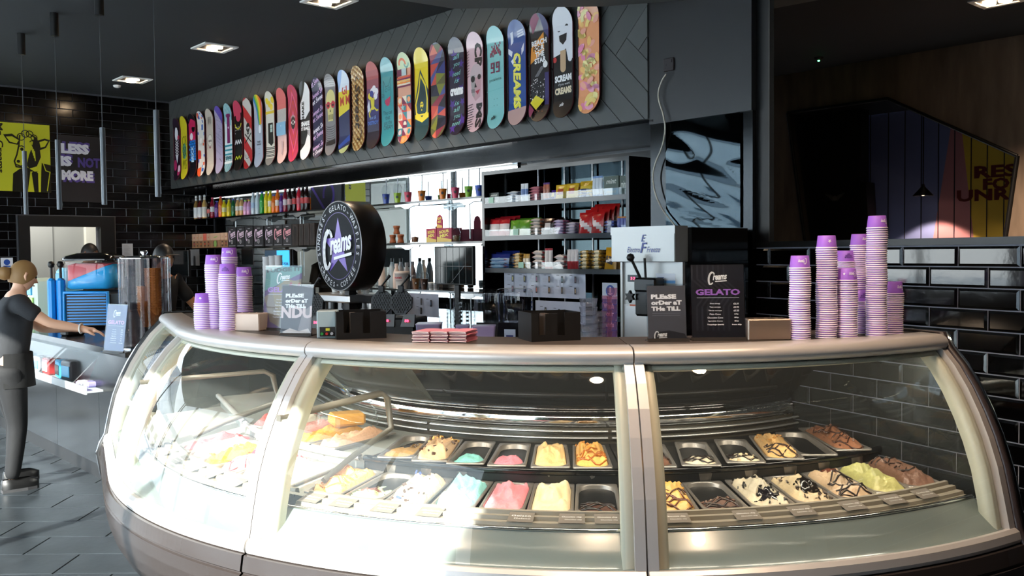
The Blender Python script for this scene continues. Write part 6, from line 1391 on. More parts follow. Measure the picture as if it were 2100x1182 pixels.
def g21(p):
    D, Y = '#143c44', '#e4d02c'; p.P([(-.1, .34), (-.02, .62), (.1, .42), (.1, 0), (-.1, 0)], D); p.P([(-.1, .32), (-.05, .44), (-.02, .585), (.06, .48), (.085, .36), (.08, .22), (0, .18), (-.085, .22)], Y)
    p.P([(-.08, .32), (-.035, .43), (-.015, .55), (.05, .46), (.07, .36), (.065, .25), (0, .205), (-.07, .25)], D); p.Ci(.0, .44, .03, '#103038'); p.Ci(.02, .39, .04, '#103038'); p.Ci(-.02, .36, .04, '#103038'); p.Rr(-.1, .22, .1, .235, Y); p.P([(-.1, .235), (-.08, .22), (0, .185), (.08, .22), (.1, .235), (.1, .20), (0, .16), (-.1, .20)], Y)
    p.Ci(0, .31, .024, Y, ry=.03); p.Rr(-.018, .315, .018, .322, D); p.Ci(-.009, .316, .006, D, 8); p.Ci(.009, .316, .006, D, 8); p.P([(-.012, .296), (.012, .296), (.006, .275), (-.006, .275)], D); p.Ci(0, .268, .008, Y, 8)
def g22(p):
    cs = ['#8a2c44', '#4a5490', '#1a1c2c', '#c04c40', '#5c5c38', '#26283c', '#d06850', '#343c78', '#7a8030']; r2 = random.Random(3); n = 9
    G = [[(-.1 + .10 * i + (r2.uniform(-.025, .025) if 0 < i < 2 else 0), .8 * j / n + r2.uniform(-.025, .025)) for i in range(3)] for j in range(n + 1)]
    for j in range(n):
        for i in range(2): a, b, c, d = G[j][i], G[j][i + 1], G[j + 1][i + 1], G[j + 1][i]; q = r2.randrange(9); p.P([a, b, c], cs[q]); p.P([a, c, d], cs[(q + 2 + r2.randrange(6)) % 9])
def g23(p):
    [p.St(u, v, r, '#4a2c88', .2 * v * 10) for u, v, r in ((-.03, .66, .05), (-.07, .52, .05), (.06, .58, .04), (.06, .38, .04), (-.06, .26, .05), (.07, .27, .04), (.07, .12, .06), (-.04, .06, .05), (.02, .46, .03))]
    for t, v in (('all', .645), ('you', .575), ('need', .51), ('is', .45), ('is', .265), ('all', .215), ('you', .15), ('need', .10)): p.T(t, 0, v, .038 if len(t) > 2 else .034, '#8ad0c8', .08, 0, .3, w=.022 * len(t) + .02)
    p.T('creams', 0, .36, .062, '#f4f4f4', 0, .07, w=.17)
def g24(p):
    K = '#141212'; p.T('CR', .04, .60, .095, K, -math.pi / 2, .05, w=.22); p.T('MS', .045, .13, .075, K, -math.pi / 2, .05, w=.20); p.Ci(.01, .46, .075, '#c8b4b8', ry=.09); p.P([(-.06, .44), (.08, .44), (.06, .28), (0, .25), (-.04, .30)], '#c49aa0'); p.P([(-.06, .46), (.0, .46), (-.01, .28), (-.04, .30)], '#a8a0a0')
    p.Ci(-.03, .43, .026, K); p.Ci(.05, .44, .022, '#3a2c2c'); p.Ci(.05, .44, .010, K, 8); p.P([(0, .33), (.06, .34), (.03, .30)], '#b83c50'); p.P([(.0, .40), (.02, .36), (-.01, .36)], K); [p.Rr(-.05 + .012 * k, .32, -.046 + .012 * k, .35, K) for k in range(4)]
    [p.L([(-.1, .02 + k * .02), (-.04 + .01 * (k % 3), .03 + k * .02)], .006, K) for k in range(11)]; [p.L([(-.1, .45 + k * .022), (-.07, .46 + k * .022)], .004, K) for k in range(10)]
def g25(p):
    G = ["0010010", "0001100", "0111110", "0101010", "1111111", "1011101"]; M_ = '#7a1e48'
    for j, r_ in enumerate(["100010001", "010111010", "001101100", "011111110", "110111011", "101000101"]):
        for i, ch in enumerate(r_):
            if ch == '1' and (i + j * 3) % 7: p.Rr(-.063 + i * .014, .655 - j * .018, -.049 + i * .014, .673 - j * .018, M_)
    def dig(u):
        for x0, y0, x1, y1 in ((0, .07, .04, .082), (0, .035, .012, .08), (.03, 0, .042, .08), (0, .035, .04, .047), (0, 0, .04, .012)): p.Rr(u + x0, .44 + y0, u + x1, .44 + y1, M_)
    dig(-.055); dig(.008); p.T('problems', 0, .385, .03, '#103838', .06, 0, w=.14); p.L([(-.1, .30), (.1, .315)], .0025, '#70b4b4'); [p.Ci(x, y, .0035, '#1c4444', 6) for x in (-.015, .02) for y in (.235, .185)]; p.T('sfs', -.02, .09, .03, '#184040', .2, .04, .3, w=.05)
def g26(p):
    Wt = '#dfe4f0'; p.P([(-.07, .62), (-.04, .64), (-.035, .72), (-.065, .71)], Wt); [p.P([(.01, .665 + k * .018), (.08, .675 + k * .018), (.082, .687 + k * .018), (.012, .677 + k * .018)], Wt) for k in range(3)]; p.P([(-.1, .60), (-.05, .57), (-.06, .53), (-.1, .56)], Wt); p.P([(.05, .53), (.075, .56), (.08, .62), (.05, .58)], Wt); p.P([(-.07, .50), (.0, .545), (.0, .52), (-.05, .47)], Wt)
    p.T('CREAMS', .0, .34, .085, '#e4dc3c', -math.pi / 2, .045, .15, w=.43); p.T('CREAMS', -.006, .346, .075, '#f2ec6c', -math.pi / 2, .01, .15, w=.41); p.P([(-.1, 0), (.1, 0), (.1, .14), (-.1, .12)], '#c09c98')
def g27(p):
    p.P([(-.1, .8), (.0, .8), (.02, .76), (-.07, .66)], '#8a2c54'); p.P([(.02, .8), (.1, .78), (.1, .60), (.05, .66)], '#2c2c6c'); p.P([(-.1, .44), (-.09, .56), (.045, .66), (.05, .52)], '#e09030'); p.T('REACH\nFOR\nTHE\nSTAR', .0, .525, .175, '#f4f4f4', .07, .04, w=.16); p.T('FOR', -.022, .548, .036, '#181410', .07, .04, w=.09)
    p.Ci(.06, .42, .025, '#f0f0f0'); [p.L([(.05 - .01 * k, .41), (-.02 - .01 * k, .34)], .002, '#c8c8d0') for k in range(4)]; p.Rr(.055, .12, .1, .36, '#2c2460'); r2 = random.Random(2)
    [p.Rr(u, v, u + a, v + a * .7, '#e8e4e4') for u, v, a in [(r2.uniform(-.1, .05), .16 + .16 * r2.random() ** 1.5, r2.uniform(.003, .011)) for k in range(70)]]; p.P([(-.09, .15), (-.03, .20), (.06, .155), (-.02, .09)], '#e4d42c'); p.P([(-.1, .14), (-.04, .09), (-.07, .04), (-.1, .05)], '#8a2454'); [p.Ci(r2.uniform(-.03, .08), r2.uniform(.04, .12), .003, '#d88050', 6) for k in range(12)]
def g28(p):
    Wt = '#e6e8ee'; p.P([(-.1, .45), (-.02, .47), (.03, .50), (.05, .42), (.1, .42), (.1, .82), (-.1, .82)], Wt); p.Ci(.07, .43, .022, Wt, ry=.03); p.Ci(-.04, .645, .018, '#18181a'); p.Ci(.04, .655, .018, '#18181a'); p.P([(-.04, .60), (.04, .61), (.035, .56), (0, .53), (-.035, .56)], '#202022'); p.Rr(-.028, .36, .028, .49, '#c8a884'); p.Ci(0, .36, .028, '#c8a884'); p.Ci(-.085, .43, .02, '#c83434')
    p.T('SCREAM', 0, .29, .05, '#f0f0f0', .03, .06, w=.17); p.T('if you want', .01, .245, .024, '#d8d8d8', .03, 0, .3, w=.12); p.T('CREAMS', 0, .20, .05, '#e4d4b4', .03, .06, w=.17); p.T('sfs', -.01, .10, .025, '#f0f0f0', .1, .03, .3, w=.045)
def g29(p):
    r2 = random.Random(11); cs = ['#f8b09a', '#fce08a', '#f090b0', '#fff0a8', '#fcc878', '#f8b0cc']
    for k in range(46):
        u, v, a = r2.uniform(-.09, .09), r2.uniform(0, .8), r2.uniform(0, 3.14)
        if k % 2: p.Ring(u, v, .04, .03, cs[k % 6], 7, a0=math.degrees(a), a1=math.degrees(a) + 130)
        else: p.Ci(u, v, .035, cs[k % 6], 10, ry=.02, rot=a)
BD = [('#241428', g0, 'dark purple skateboard with white ice cream cone and pink circles'), ('#d6cc2c', g1, 'plain yellow skateboard with a green scribbled face'), ('#14161f', g2, 'black skateboard with magenta swirl over blue bricks'), ('#dcdcd8', g3, 'white skateboard with blue and orange blocks'),
      ('#c0bab0', g4, 'grey-cream skateboard with a sketched skull'), ('#a8a2c0', g5, 'lavender skateboard with thin scratch lines'), ('#d8e8ea', g6, 'white and teal dripping skateboard with a purple figure'), ('#171717', g7, 'black skateboard with red top and white zigzag'),
      ('#cfc8c0', g8, 'red and white striped skateboard with black skull and bones'), ('#b4bccc', g9, 'pale grey skateboard with a rainbow fan at the top'), ('#dcd8cc', g10, 'white and yellow skateboard with a black cabinet drawing'), ('#e0bcb8', g11, 'skateboard in pink, speckled grey and light blue bands'),
      ('#c43a5c', g12, 'red and pink zigzag skateboard with an eye in its middle'), ('#1b1a1a', g13, 'black and white skateboard with big SHAKE lettering'), ('#25244a', g14, 'navy skateboard covered in pale script lettering'), ('#8a8688', g15, 'grey skateboard with a yellow skull in red glasses'),
      ('#8aa8dc', g16, 'yellow, pale blue and navy skateboard with red letters'), ('#d0a868', g17, 'waffle patterned skateboard with black script'), ('#5c3c58', g18, 'red to purple fading skateboard with cloud headed figures'), ('#3a98a0', g19, 'teal skateboard with a line drawn cat'),
      ('#e0a890', g20, 'skateboard of retro orange, cream and maroon shapes'), ('#e4d02c', g21, 'yellow and dark teal skateboard with a bearded flame shape'), ('#2c2c40', g22, 'skateboard of dark red, blue and black triangles'), ('#2c2638', g23, 'dark skateboard with purple stars and pale green script'),
      ('#dcb8c0', g24, 'pink and black skateboard with half a skull, half a face'), ('#86c8c8', g25, 'light aqua skateboard with maroon pixels and numerals'), ('#1f4c94', g26, 'blue skateboard with tall yellow lettering'), ('#161418', g27, 'black skateboard with orange shape and REACH FOR THE STAR'),
      ('#121214', g28, 'black skateboard with a smiling white ice lolly'), ('#f4a878', g29, 'skateboard covered in pink and yellow foam sweets, at the right end')]
bmesh0 = bm_.mesh('skateboard')
s_lo, s_hi = at_t(1211, 200, TF - .03).dot(A), at_t(365, 300, TF - .03).dot(A)
for i, (c, fn, lab) in enumerate(BD):
    me = bmesh0.copy(); me.materials.append(C_('deck ' + c, c, .28, coat=.5)); me.materials.append(C_('maple ply', '#8c5a3c' if i % 3 else '#7a3a40', .5))
    s = at_t(XS[i], 200 + (1211 - XS[i]) * .12, TF - .03).dot(A)
    o = bpy.data.objects.new('skateboard', me); col.objects.link(o); o.location = W(s, TF - .012, 2.622); o.rotation_euler.z = WR
    tag(o, lab, 'skateboard', 'skateboards on the dark plank wall')
    pr = Print(out, BANDS); fn(pr)
    q = pr.build('deck_print', o, place=bplace, off=.0005)
    m = MB(); [m.cyl(0, 0, 0, .016, .012, 10, 0, Matrix.Translation((0, -.002, v)) @ Matrix.Rotation(R(90), 4, 'X')) for v in (.2,)]; m.build('wall_spacer', M_blackm, o)

# ================================================================== ON AND BEHIND THE CASE
def dk(x, y): return at_h(x, y, HD)
# paper cups, upside down in tall stacks
cupm = MB(); cupm.lathe([(.0385, .0), (.0408, .0008), (.0415, .0028), (.0408, .0048), (.0388, .0052)], 20, 1, caps=False); cupm.lathe([(.0385, .0045), (.0335, .050), (.0325, .051), (.0320, .048), (.0, .048)], 20, 0)
cme_ = cupm.mesh('paper_cup'); cme_.materials.append(C_('cup purple', '#a066d6', .45)); cme_.materials.append(C_('cup rim', '#f7e9f4', .5))
PC = .0086
def cup_logo(o, kind, ang=0.0):
    pr = Print(); 
    if kind == 'word': creams(pr, 0, 0, .034, '#f0e8f4', math.pi - .05)
    elif kind == 'star': pr.St(0, 0, .008, '#f0e8f4', math.pi); 
    elif kind == 'mirror': creams(pr, .012, 0, .032, '#f0e8f4', math.pi); pr.St(-.022, 0, .006, '#f0e8f4')
    else: pr.T('FLAVOUR\nGOODS\nGO', .0, 0, .02, '#4c3078', math.pi, .04, w=.034)
    def pl(u, v, d):
        r = .0388 - (.029 + v) * .108 + d; a = u / .036 + ang; return Vector((math.sin(a) * r, -math.cos(a) * r, .029 + v))
    pr.build('logo', o, place=pl, off=.0004)
def cup_stack(x, ybase, ytop, dname, n, indiv=True, logo='word', shift=0.0, stuff=None, ang=0.0):
    p = dk(x, ybase); p += Vector((p.x, p.y, 0)).normalized() * (.03 + shift)
    p.z = HD
    Yc = math.hypot(p.y, p.x); r2 = random.Random(int(x))
    for k in range(n):
        dx, dy = r2.uniform(-.0006, .0006) + .0015 * math.sin(k * .3 + x), r2.uniform(-.0006, .0006)
        last = k == n - 1
        if not indiv and not last:
            Mx = Matrix.Translation(p + Vector((dx, dy, .0005 + k * PC)))
            stuff.add([v.co for v in cme_.vertices], [tuple(q.vertices) for q in cme_.polygons], 0, True, Mx)
            nf = len(cme_.polygons)
            for q in range(nf): stuff.m[-nf + q] = cme_.polygons[q].material_index
            continue
        o = bpy.data.objects.new('paper_cup', cme_); col.objects.link(o); o.location = p + Vector((dx, dy, .0005 + k * PC)); 
        tag(o, ('purple paper cup, %s from the bottom of the %s' % (ORDS[k], dname)) if not last else 'top purple paper cup of the %s, showing its print' % dname, 'paper cup', 'upturned purple paper cups')
        if last: cup_logo(o, logo, ang)
st = MB()
cup_stack(1640, 698, 521, 'leftmost stack on the right', 33)
cup_stack(1695, 695, 468, 'second tallest stack on the right', 42, logo='star')
cup_stack(1737, 694, 551, 'low stack before the tallest one', 27, logo='mirror')
cup_stack(1797, 691, 430, 'tallest stack', 51, logo='word', ang=.5)
cup_stack(1831, 688, 571, 'rightmost stack', 20, logo='word', ang=.5, shift=.03)
cup_stack(1766, 688, 594, 'lowest stack beside the tallest one', 16, logo='none', shift=.06)
cup_stack(1763, 688, 460, 'stack right behind the tallest one', 43, logo='word', ang=.4, shift=.14)
cup_stack(1733, 688, 507, 'stack behind the low one', 35, logo='text', shift=.14)
cup_stack(502, 672, 537, 'front stack beside the left menu card', 29, logo='word', ang=.45)
cup_stack(417, 677, 593, 'low far left stack', 15, False, 'star', 0, st)
cup_stack(441, 676, 517, 'left tall stack', 36, False, 'word', 0, st, .4)
cup_stack(469, 680, 541, 'left middle stack', 31, False, 'text', 0, st)
cup_stack(473, 674, 507, 'left back stack', 40, False, 'mirror', .12, st)
o = st.build('paper_cups', [cme_.materials[0], cme_.materials[1]]); tag(o, 'lower purple cups of the four left stacks beside the white wedge box', 'paper cups', 'upturned purple paper cups', 'stuff')

# menu cards in clear stands
M_card = C_('card charcoal', '#24242a', .35); M_cardg = C_('card grey', '#55565e', .3)
def menu(p, rz, w, h, lab, fn, cardm=M_card, tilt=8, name='menu_stand'):
    e = empty(name, p, rz, lab, 'menu stand'); T_ = Matrix.Rotation(R(-tilt), 4, 'X')
    b = MB(); b.box(-w / 2, 0, .012, w / 2, .0015, .012 + h, 0, T_); c = b.build('card', cardm, e)
    b = MB(); b.box(-w / 2 - .004, -.004, .006, w / 2 + .004, -.0025, .018 + h, 0, T_); b.box(-w / 2 - .004, .003, .006, w / 2 + .004, .0045, .018 + h, 0, T_); b.build('clear_sleeve', M_acr, e)
    b = MB(); b.box(-w / 2 - .004, -.03, 0, w / 2 + .004, .05, .003); b.box(-w / 2 - .004, -.006, 0, w / 2 + .004, .006, .012); b.build('foot', C_('smoke acrylic', '#3a3633', .1), e)
    pr = Print([(-w / 2, 0), (w / 2, 0), (w / 2, h), (-w / 2, h)]); fn(pr, w, h)
    pr.build('print', c, place=lambda u, v, d: T_ @ Vector((u, -d, .012 + v)), off=.0004)
def ctr(fn):
    def g(pr, w, h):
        q = Print([(0, 0), (w, 0), (w, h), (0, h)]); fn(q, w, h)
        for poly, c, ly in q.items: pr.items.append(([(u - w / 2, v) for u, v in poly], c, ly))
    return g
def f_gel(pr, w, h):
    for k in range(7): pr.L([(w * (.02 + k * .10), h), (w * (.02 + k * .10), h * .80), (w * (.30 + k * .10), h * .62), (w * (.1 + k * .1), h * .42), (w * (.1 + k * .1), h * .1)], w * .035, '#34343b')
    f_menu(pr, w, h, 'GELATO', '#a06cc0')
def f_till(pr, w, h):
    for t, y, q in (('PLEaSE', .79, .66), ('orDer aT', .675, .80), ('THe TiLL', .56, .76)): pr.T(t, w * (.10 + q / 2), h * y, h * .088, '#f6f6fa', 0, .06, w=w * q)
    for k in range(2): pr.Rr(w * .12, h * (.47 - k * .04), w * .85, h * (.475 - k * .04), '#8c8d97')
    pr.P([(w * .1, 0), (w * .2, h * .11), (w * .55, h * .15), (w * .95, h * .08), (w, 0)], '#33343a'); creams(pr, w * .32, h * .06, w * .34)
menu(dk(1372, 702) + Vector((0, .03, 0)), .05, .150, .205, 'small grey PLEASE ORDER AT THE TILL card in front of the soft serve machine', ctr(f_till), M_cardg)
menu(dk(1478, 700) + Vector((0, .03, 0)), -.04, .205, .285, 'large charcoal gelato price card right of the small till card', ctr(f_gel), M_card)
def f_left(pr, w, h):
    pr.P([(0, h * .6), (w * .35, h * .7), (w, h * .9), (w, h), (0, h)], '#6f9a94'); pr.P([(0, h * .5), (w * .5, h * .72), (w, h * .8), (w, h * .2), (w * .5, 0), (w * .2, h * .1)], '#8d7f72'); pr.P([(w * .2, h * .62), (w * .6, h * .8), (w, h * .74), (w, h * .1), (w * .4, h * .2)], '#9c8c6e'); pr.T('FUDGE IT', w * .5, h * .95, h * .07, '#4a5a58', .05, .05, w=w * .95)
    pr.P([(w * .6, h * .58), (w * .72, h * .76), (w * .8, h * .62), (w * .95, h * .74), (w, h * .55)], '#b8586c'); f_menu(pr, w, h)
menu(dk(573, 680) + Vector((-.01, .05, 0)), -.42, .205, .285, 'tall purple and tan gelato price card behind the small left card', ctr(f_left), C_('card lilac', '#6c5a80', .4))
def f_ndu(pr, w, h):
    pr.P([(w * .55, 0), (w * .7, h * .45), (w, h * .6), (w, 0)], '#7c7478'); pr.T('NDU', w * .5, h * .44, h * .26, '#d8c4c4', 0, .05, w=w * 1.05); pr.P([(w * .05, h * .02), (w * .3, h * .1), (w * .6, h * .04), (w * .9, h * .10), (w, 0), (w * .1, 0)], '#d8ccc8')
    for t, y, q in (('PLEaSE', .79, .60), ('orDer aT', .68, .74), ('THe TiLL', .57, .68)): pr.T(t, w * (.12 + q / 2), h * y, h * .085, '#f4f4f8', 0, .06, w=w * q)
menu(dk(604, 690) + Vector((.0, .02, 0)), -.22, .142, .205, 'small dark till notice with big pale letters, in front of the left price card', ctr(f_ndu), C_('card plum', '#3c3b44', .35))
p = at_y(232, 700, 5.75); menu(Vector((p.x, p.y, 1.051)), -.55, .19, .285, 'blue gelato price card on the left counter beside the cone dispenser', ctr(lambda pr, w, h: f_menu(pr, w, h, 'GELATO', '#d49ae0')), C_('card blue', '#3c4a78', .35))
# wedge boxes with holes
def wedge(p, rz, w, c, lab):
    m = MB(); m.cbox(-w / 2, 0, 0, w / 2, .10, .082, .004); 
    for k in range(4): m.cyl(-w * .36 + k * w * .24, .05, .0822, .0832, .014, 12, 1)
    tag(m.build('cone_holder', [c, C_('holder hole', '#1a1412', .6)], None, p, rz), lab, 'cone holder')
wedge(dk(1580, 699) + Vector((0, .01, 0)), .03, .168, C_('brushed steel warm', '#b8a494', .32, metal=.8, bump=.03, bscale=150), 'brushed steel cone holder box between price card and right cup stacks')
wedge(dk(499, 680) + Vector((.0, .01, 0)), -.25, .155, C_('pale steel', '#cdb8a8', .4, metal=.2), 'pale cone holder box in front of the left cup stacks')
# black napkin organisers
def organiser(p, rz, lab, flip=1):
    e = empty('napkin_organiser', p, rz, lab, 'organiser'); w, d, h, t = .205, .17, .112, .004
    def notch(cx_, hw, bot):
        return [(cx_ - hw, h), (cx_ - hw * .86, h - .012), (cx_ - hw * .8, bot), (cx_ + hw * .8, bot), (cx_ + hw * .86, h - .012), (cx_ + hw, h)]
    poly = [(0, 0), (w, 0), (w, h)] + list(reversed(notch(.125, .018, .022))) + list(reversed(notch(.045, .024, .028))) + [(0, h + .002)]
    Mx = Matrix.Rotation(R(90), 4, 'X')
    # wall in strips so that the notches stay open
    b = MB()
    for x0, x1, z0, z1 in ((0, .030, 0, h + .002), (.030, .058, 0, .026), (.058, .108, 0, h * .97), (.108, .138, 0, .022), (.138, w, 0, h)): b.box(x0, 0, z0, x1, t, z1)
    b.build('front_wall', C_('organiser black', '#131314', .38), e)
    mo = C_('organiser black', '#131314', .38)
    b = MB(); b.box(0, t, 0, w, d, t); b.build('floor_panel', mo, e)
    b = MB(); b.box(0, d - t, 0, w, d, h); b.build('back_wall', mo, e)
    for x in (0, w - t): b = MB(); b.box(x, t, t, x + t, d - t, h); b.build('side_wall', mo, e)
    b = MB(); b.box(.082, t, t, .086, d - t, h * .9); b.build('divider', mo, e)
    b = MB(); 
    for k in range(10): b.box(.060, .012 + k * .007, t, .080, .016 + k * .007, h * (.92 + .02 * (k % 3)))
    q = b.build('napkins', C_('napkin taupe', '#5e5550', .8), e); q['kind'] = 'stuff'
organiser(dk(1090, 702), .30, 'black napkin organiser with notches, right of the pink cone sleeves')
organiser(dk(690, 697), .26, 'black napkin organiser with notches, below the round sign')
# pink cone sleeves
slm = MB(); slm.grid([[Vector((x, y, .0035 - .35 * (x - .035) ** 2 * 3 + .0005)) for x in [.07 * i / 6 for i in range(7)]] for y in (0, .04, .08, .12, .15)]); slm.grid([[Vector((x, y, .0 - .35 * (x - .035) ** 2 * 3)) for x in [.07 * i / 6 for i in range(7)]] for y in (.15, .12, .08, .04, 0)])
slm.add([(.07 * i / 6, 0, (.0035 if q else 0) - 1.05 * (.07 * i / 6 - .035) ** 2) for q in (0, 1) for i in range(7)], [(i, i + 1, i + 8, i + 7) for i in range(6)], 1)
sme = slm.mesh('cone_sleeve'); sme.materials.append(C_('sleeve pink', '#d98ca0', .6)); sme.materials.append(C_('sleeve edge', '#ecd4cc', .6))
for j in range(3):
    for k in range(7):
        p = dk(845 + j * 38, 703.5) + Vector((0, .0 + .01 * (k % 2), .004 + k * .0062)); o = bpy.data.objects.new('cone_sleeve', sme); col.objects.link(o); o.location = p + Vector((.002 * math.sin(k * 2), 0, 0)); o.rotation_euler.z = -.28
        tag(o, 'pink cone sleeve, %s from the bottom of the %s bundle' % (ORDS[k], ('left', 'middle', 'right')[j]), 'cone sleeve', 'bundles of pink cone sleeves')
# small control box beside the left organiser
p = dk(665, 697) + Vector((0, .06, 0)); e = empty('control_box', p, .1, 'pale grey box with black control strip and yellow edge, left of the organiser', 'appliance')
b = MB(); b.cbox(-.042, 0, 0, .042, .09, .115, .004); b.build('housing', C_('box blue grey', '#93a3a6', .4), e)
b = MB(); b.box(-.030, -.003, .008, .038, .001, .048); b.box(.034, -.004, .006, .040, .001, .052, 1); b.box(-.005, -.005, .032, .012, -.002, .042, 1); b.build('control_strip', [M_blackm, C_('tape yellow', '#c8c428', .5)], e)
for x, c in ((-.02, '#2a8a3c'), (.0, '#b83030'), (.02, '#c8c8cc')): b = MB(); b.cyl(0, 0, 0, .012, .006, 10, 0, Matrix.Translation((x, -.003, .02)) @ Matrix.Rotation(R(90), 4, 'X')); b.build('control_knob', C_('knob ' + c, c, .3), e)

# soft serve machine
TSS = 4.08; a = at_t(1253, 467, TSS); c = at_t(1384, 538, TSS); ww = (a - c).dot(A); zt = a.z; zb_ = c.z; e = empty('soft_serve_machine', W(a.dot(A), TSS, 0), WR, 'steel soft serve ice cream machine with black sides, blue script on its hood', 'ice cream machine')
M_ss = C_('machine steel', '#b9bab8', .32, metal=.35, bump=.02, bscale=90)
b = MB(); b.cbox(0, 0, zb_, ww, .12, zt, .004); b.box(-.002, -.002, zt - .045, ww + .002, .0, zt); b.build('hood', M_ss, e)
bx0, bx1 = .045, ww + .03
b = MB(); b.cbox(bx0, .05, 0.05, bx1, .66, zb_, .003); b.build('body', [C_('machine black side', '#0d0d0e', .14)], e)
b = MB(); b.box(bx0, .044, .95, bx1, .052, zb_); b.box(bx0, .030, .95, bx0 + .015, .05, zb_); b.box(bx1 - .02, .030, .95, bx1, .05, zb_); b.build('face_plate', M_ss, e)
b = MB(); b.box(bx0 + .02, .040, .95, bx1 - .13, .045, 1.33); b.build('drip_panel', M_steel, e)
b = MB(); b.box(bx0, .12, zb_, bx1 - .005, .66, zt - .01); b.build('upper_body', C_('machine black side', '#0d0d0e', .14), e)
b = MB(); Rx = Matrix.Rotation(R(90), 4, 'X')
b.cbox(.20, -.03, 1.28, .31, .05, 1.50, .012); b.cbox(.22, -.06, 1.42, .38, .03, 1.50, .010); b.build('dispensing_head', C_('head black', '#0a0a0b', .25), e)
b = MB(); st_ = [(.034 * math.cos(R(60 * k)), .034 * math.sin(R(60 * k))) if k % 1 == 0 else 0 for k in range(6)]; b.prism([((.036 if k % 2 else .020) * math.cos(R(30 * k)), (.036 if k % 2 else .020) * math.sin(R(30 * k))) for k in range(12)], 0, .02, 0, Matrix.Translation((.185, -.035, 1.39)) @ Rx); b.build('star_knob', M_blackm, e)
b = MB(); b.tube([(.25, -.02, 1.48), (.22, -.07, 1.60)], .008, 8); b.lathe([(0, -.024), (.017, -.017), (.024, 0), (.017, .017), (0, .024)], 14, 0, Matrix.Translation((.215, -.075, 1.615))); b.tube([(.28, -.02, 1.48), (.28, -.03, 1.61)], .007, 8); b.build('draw_lever', M_blackm, e)
b = MB(); b.box(.095, .036, zb_ - .115, .175, .044, zb_ - .075); b.build('display', C_('display dark', '#101216', .1), e)
pr = Print(); pr.T('3 2', .137, zb_ - .095, .016, mat('red digits', (1, .05, .1), emit=(1, .04, .10), es=3), 0, .04, w=.035); pr.build('digits', e, place=lambda u, v, d: (u, .036 - d, v))
pr = Print(); B_ = '#3a4a9c'; hm = (zt + zb_) / 2 - .01; pr.T('Electro', ww * .37, hm - .02, .032, B_, 0, .0, .35, w=.095); pr.T('Freeze', ww * .68, hm - .02, .032, B_, 0, .0, .35, w=.095); pr.T('E', ww * .53, hm + .045, .04, B_, 0, .01, .3); pr.T('F', ww * .53, hm - .01, .06, B_, 0, .015, .3)
pr.build('logo', e, place=lambda u, v, d: (u, -.0025 - d, v))
for (x, z, w_, h_, c1, c2, k_) in ((.30, zb_ - .12, .14, .055, '#d4dbe6', '#6aa2d8', 0), (.055, 1.285, .13, .055, '#dcdcdc', '#c86040', 1)):
    pr = Print(); pr.Rr(x, z, x + w_, z + h_, c1); pr.Rr(x + (.05 if k_ else 0), z + (h_ * .75 if k_ else 0), x + w_, z + (h_ if k_ else h_ * .3), c2); pr.Rr(x + .012, z + h_ * .55, x + .06, z + h_ * .62, '#4a6aa0'); 
    if k_: pr.P([(x + .012, z + .01), (x + .04, z + .03), (x + .02, z + .045)], '#1a1a1a')
    pr.build('sticker', e, place=lambda u, v, d: (u, .0435 - d, v))
# socket and white lead
p = at_t(1373, 133, TF); m = MB(); m.cbox(-.043, -.012, -.043, .043, 0, .043, .004); m.box(.018, -.015, .01, .03, -.011, .03); m.box(-.02, -.0125, -.006, -.016, -.0118, .006, 1); m.box(-.028, -.0125, -.022, -.02, -.0118, -.018, 1)
tag(m.build('wall_socket', [C_('socket dark', '#2c2628', .3), M_blackm], None, W(p.dot(A), TF - .001, p.z), WR), 'dark square wall socket high on the grey pillar panel', 'socket')
pts = [at_t(x, y, TF - .03) for x, y in ((1366, 152), (1358, 165), (1351, 185), (1351, 205), (1360, 235), (1364, 265), (1358, 300), (1344, 335), (1339, 365), (1345, 400), (1360, 432), (1378, 455), (1386, 466))]
m = MB(); fine = []
for i in range(len(pts) - 1):
    p0, p1, p2, p3 = pts[max(i - 1, 0)], pts[i], pts[i + 1], pts[min(i + 2, len(pts) - 1)]
    for q in range(4): t = q / 4; fine.append(.5 * ((2 * p1) + (p2 - p0) * t + (2 * p0 - 5 * p1 + 4 * p2 - p3) * t * t + (3 * p1 - p0 - 3 * p2 + p3) * t ** 3))
m.tube(fine, .0055, 6); tag(m.build('power_lead', C_('lead white', '#c4bdae', .5)), 'white power lead hanging from the pillar socket to the soft serve machine', 'cable')

# round two-sided sign on a post
cy_ = 6.75; pc_ = at_y(695, 505, cy_); rS = 92.5 * cy_ / FPX; e = empty('round_sign', Vector((pc_.x, pc_.y, pc_.z)), WR - .03, 'round black drum sign with purple star and white script word', 'sign')
Ry_ = Matrix.Rotation(R(90), 4, 'X')
b = MB(); b.lathe([(rS - .004, -.20), (rS, -.195), (rS, .0), (rS - .002, .003)], 64, 0, Ry_); b.build('drum', C_('drum brown black', '#1c1714', .3), e)
b = MB(); b.lathe([(rS - .004, .003), (rS + .001, .001), (rS + .001, .006), (rS - .008, .007), (rS - .008, .004)], 64, 0, Ry_, caps=False); b.build('rim', C_('rim silver', '#9a9a9c', .3, metal=.6), e)
b = MB(); b.lathe([(rS - .006, .002), (rS - .006, .004)], 64, 0, Ry_); b.build('face', C_('face charcoal', '#171a1f', .75), e)
b = MB(); b.box(-.03, .06, .955 - pc_.z, .03, .12, -rS + .02); b.box(-.1, .02, .952 - pc_.z, .1, .16, .965 - pc_.z); b.build('post', M_blackm, e)
pr = Print(); pr.Ring(0, 0, rS * .74, .005, '#5a4a90', 56); pr.St(0, -.01, rS * .66, '#7a5cc0', 0, .40)
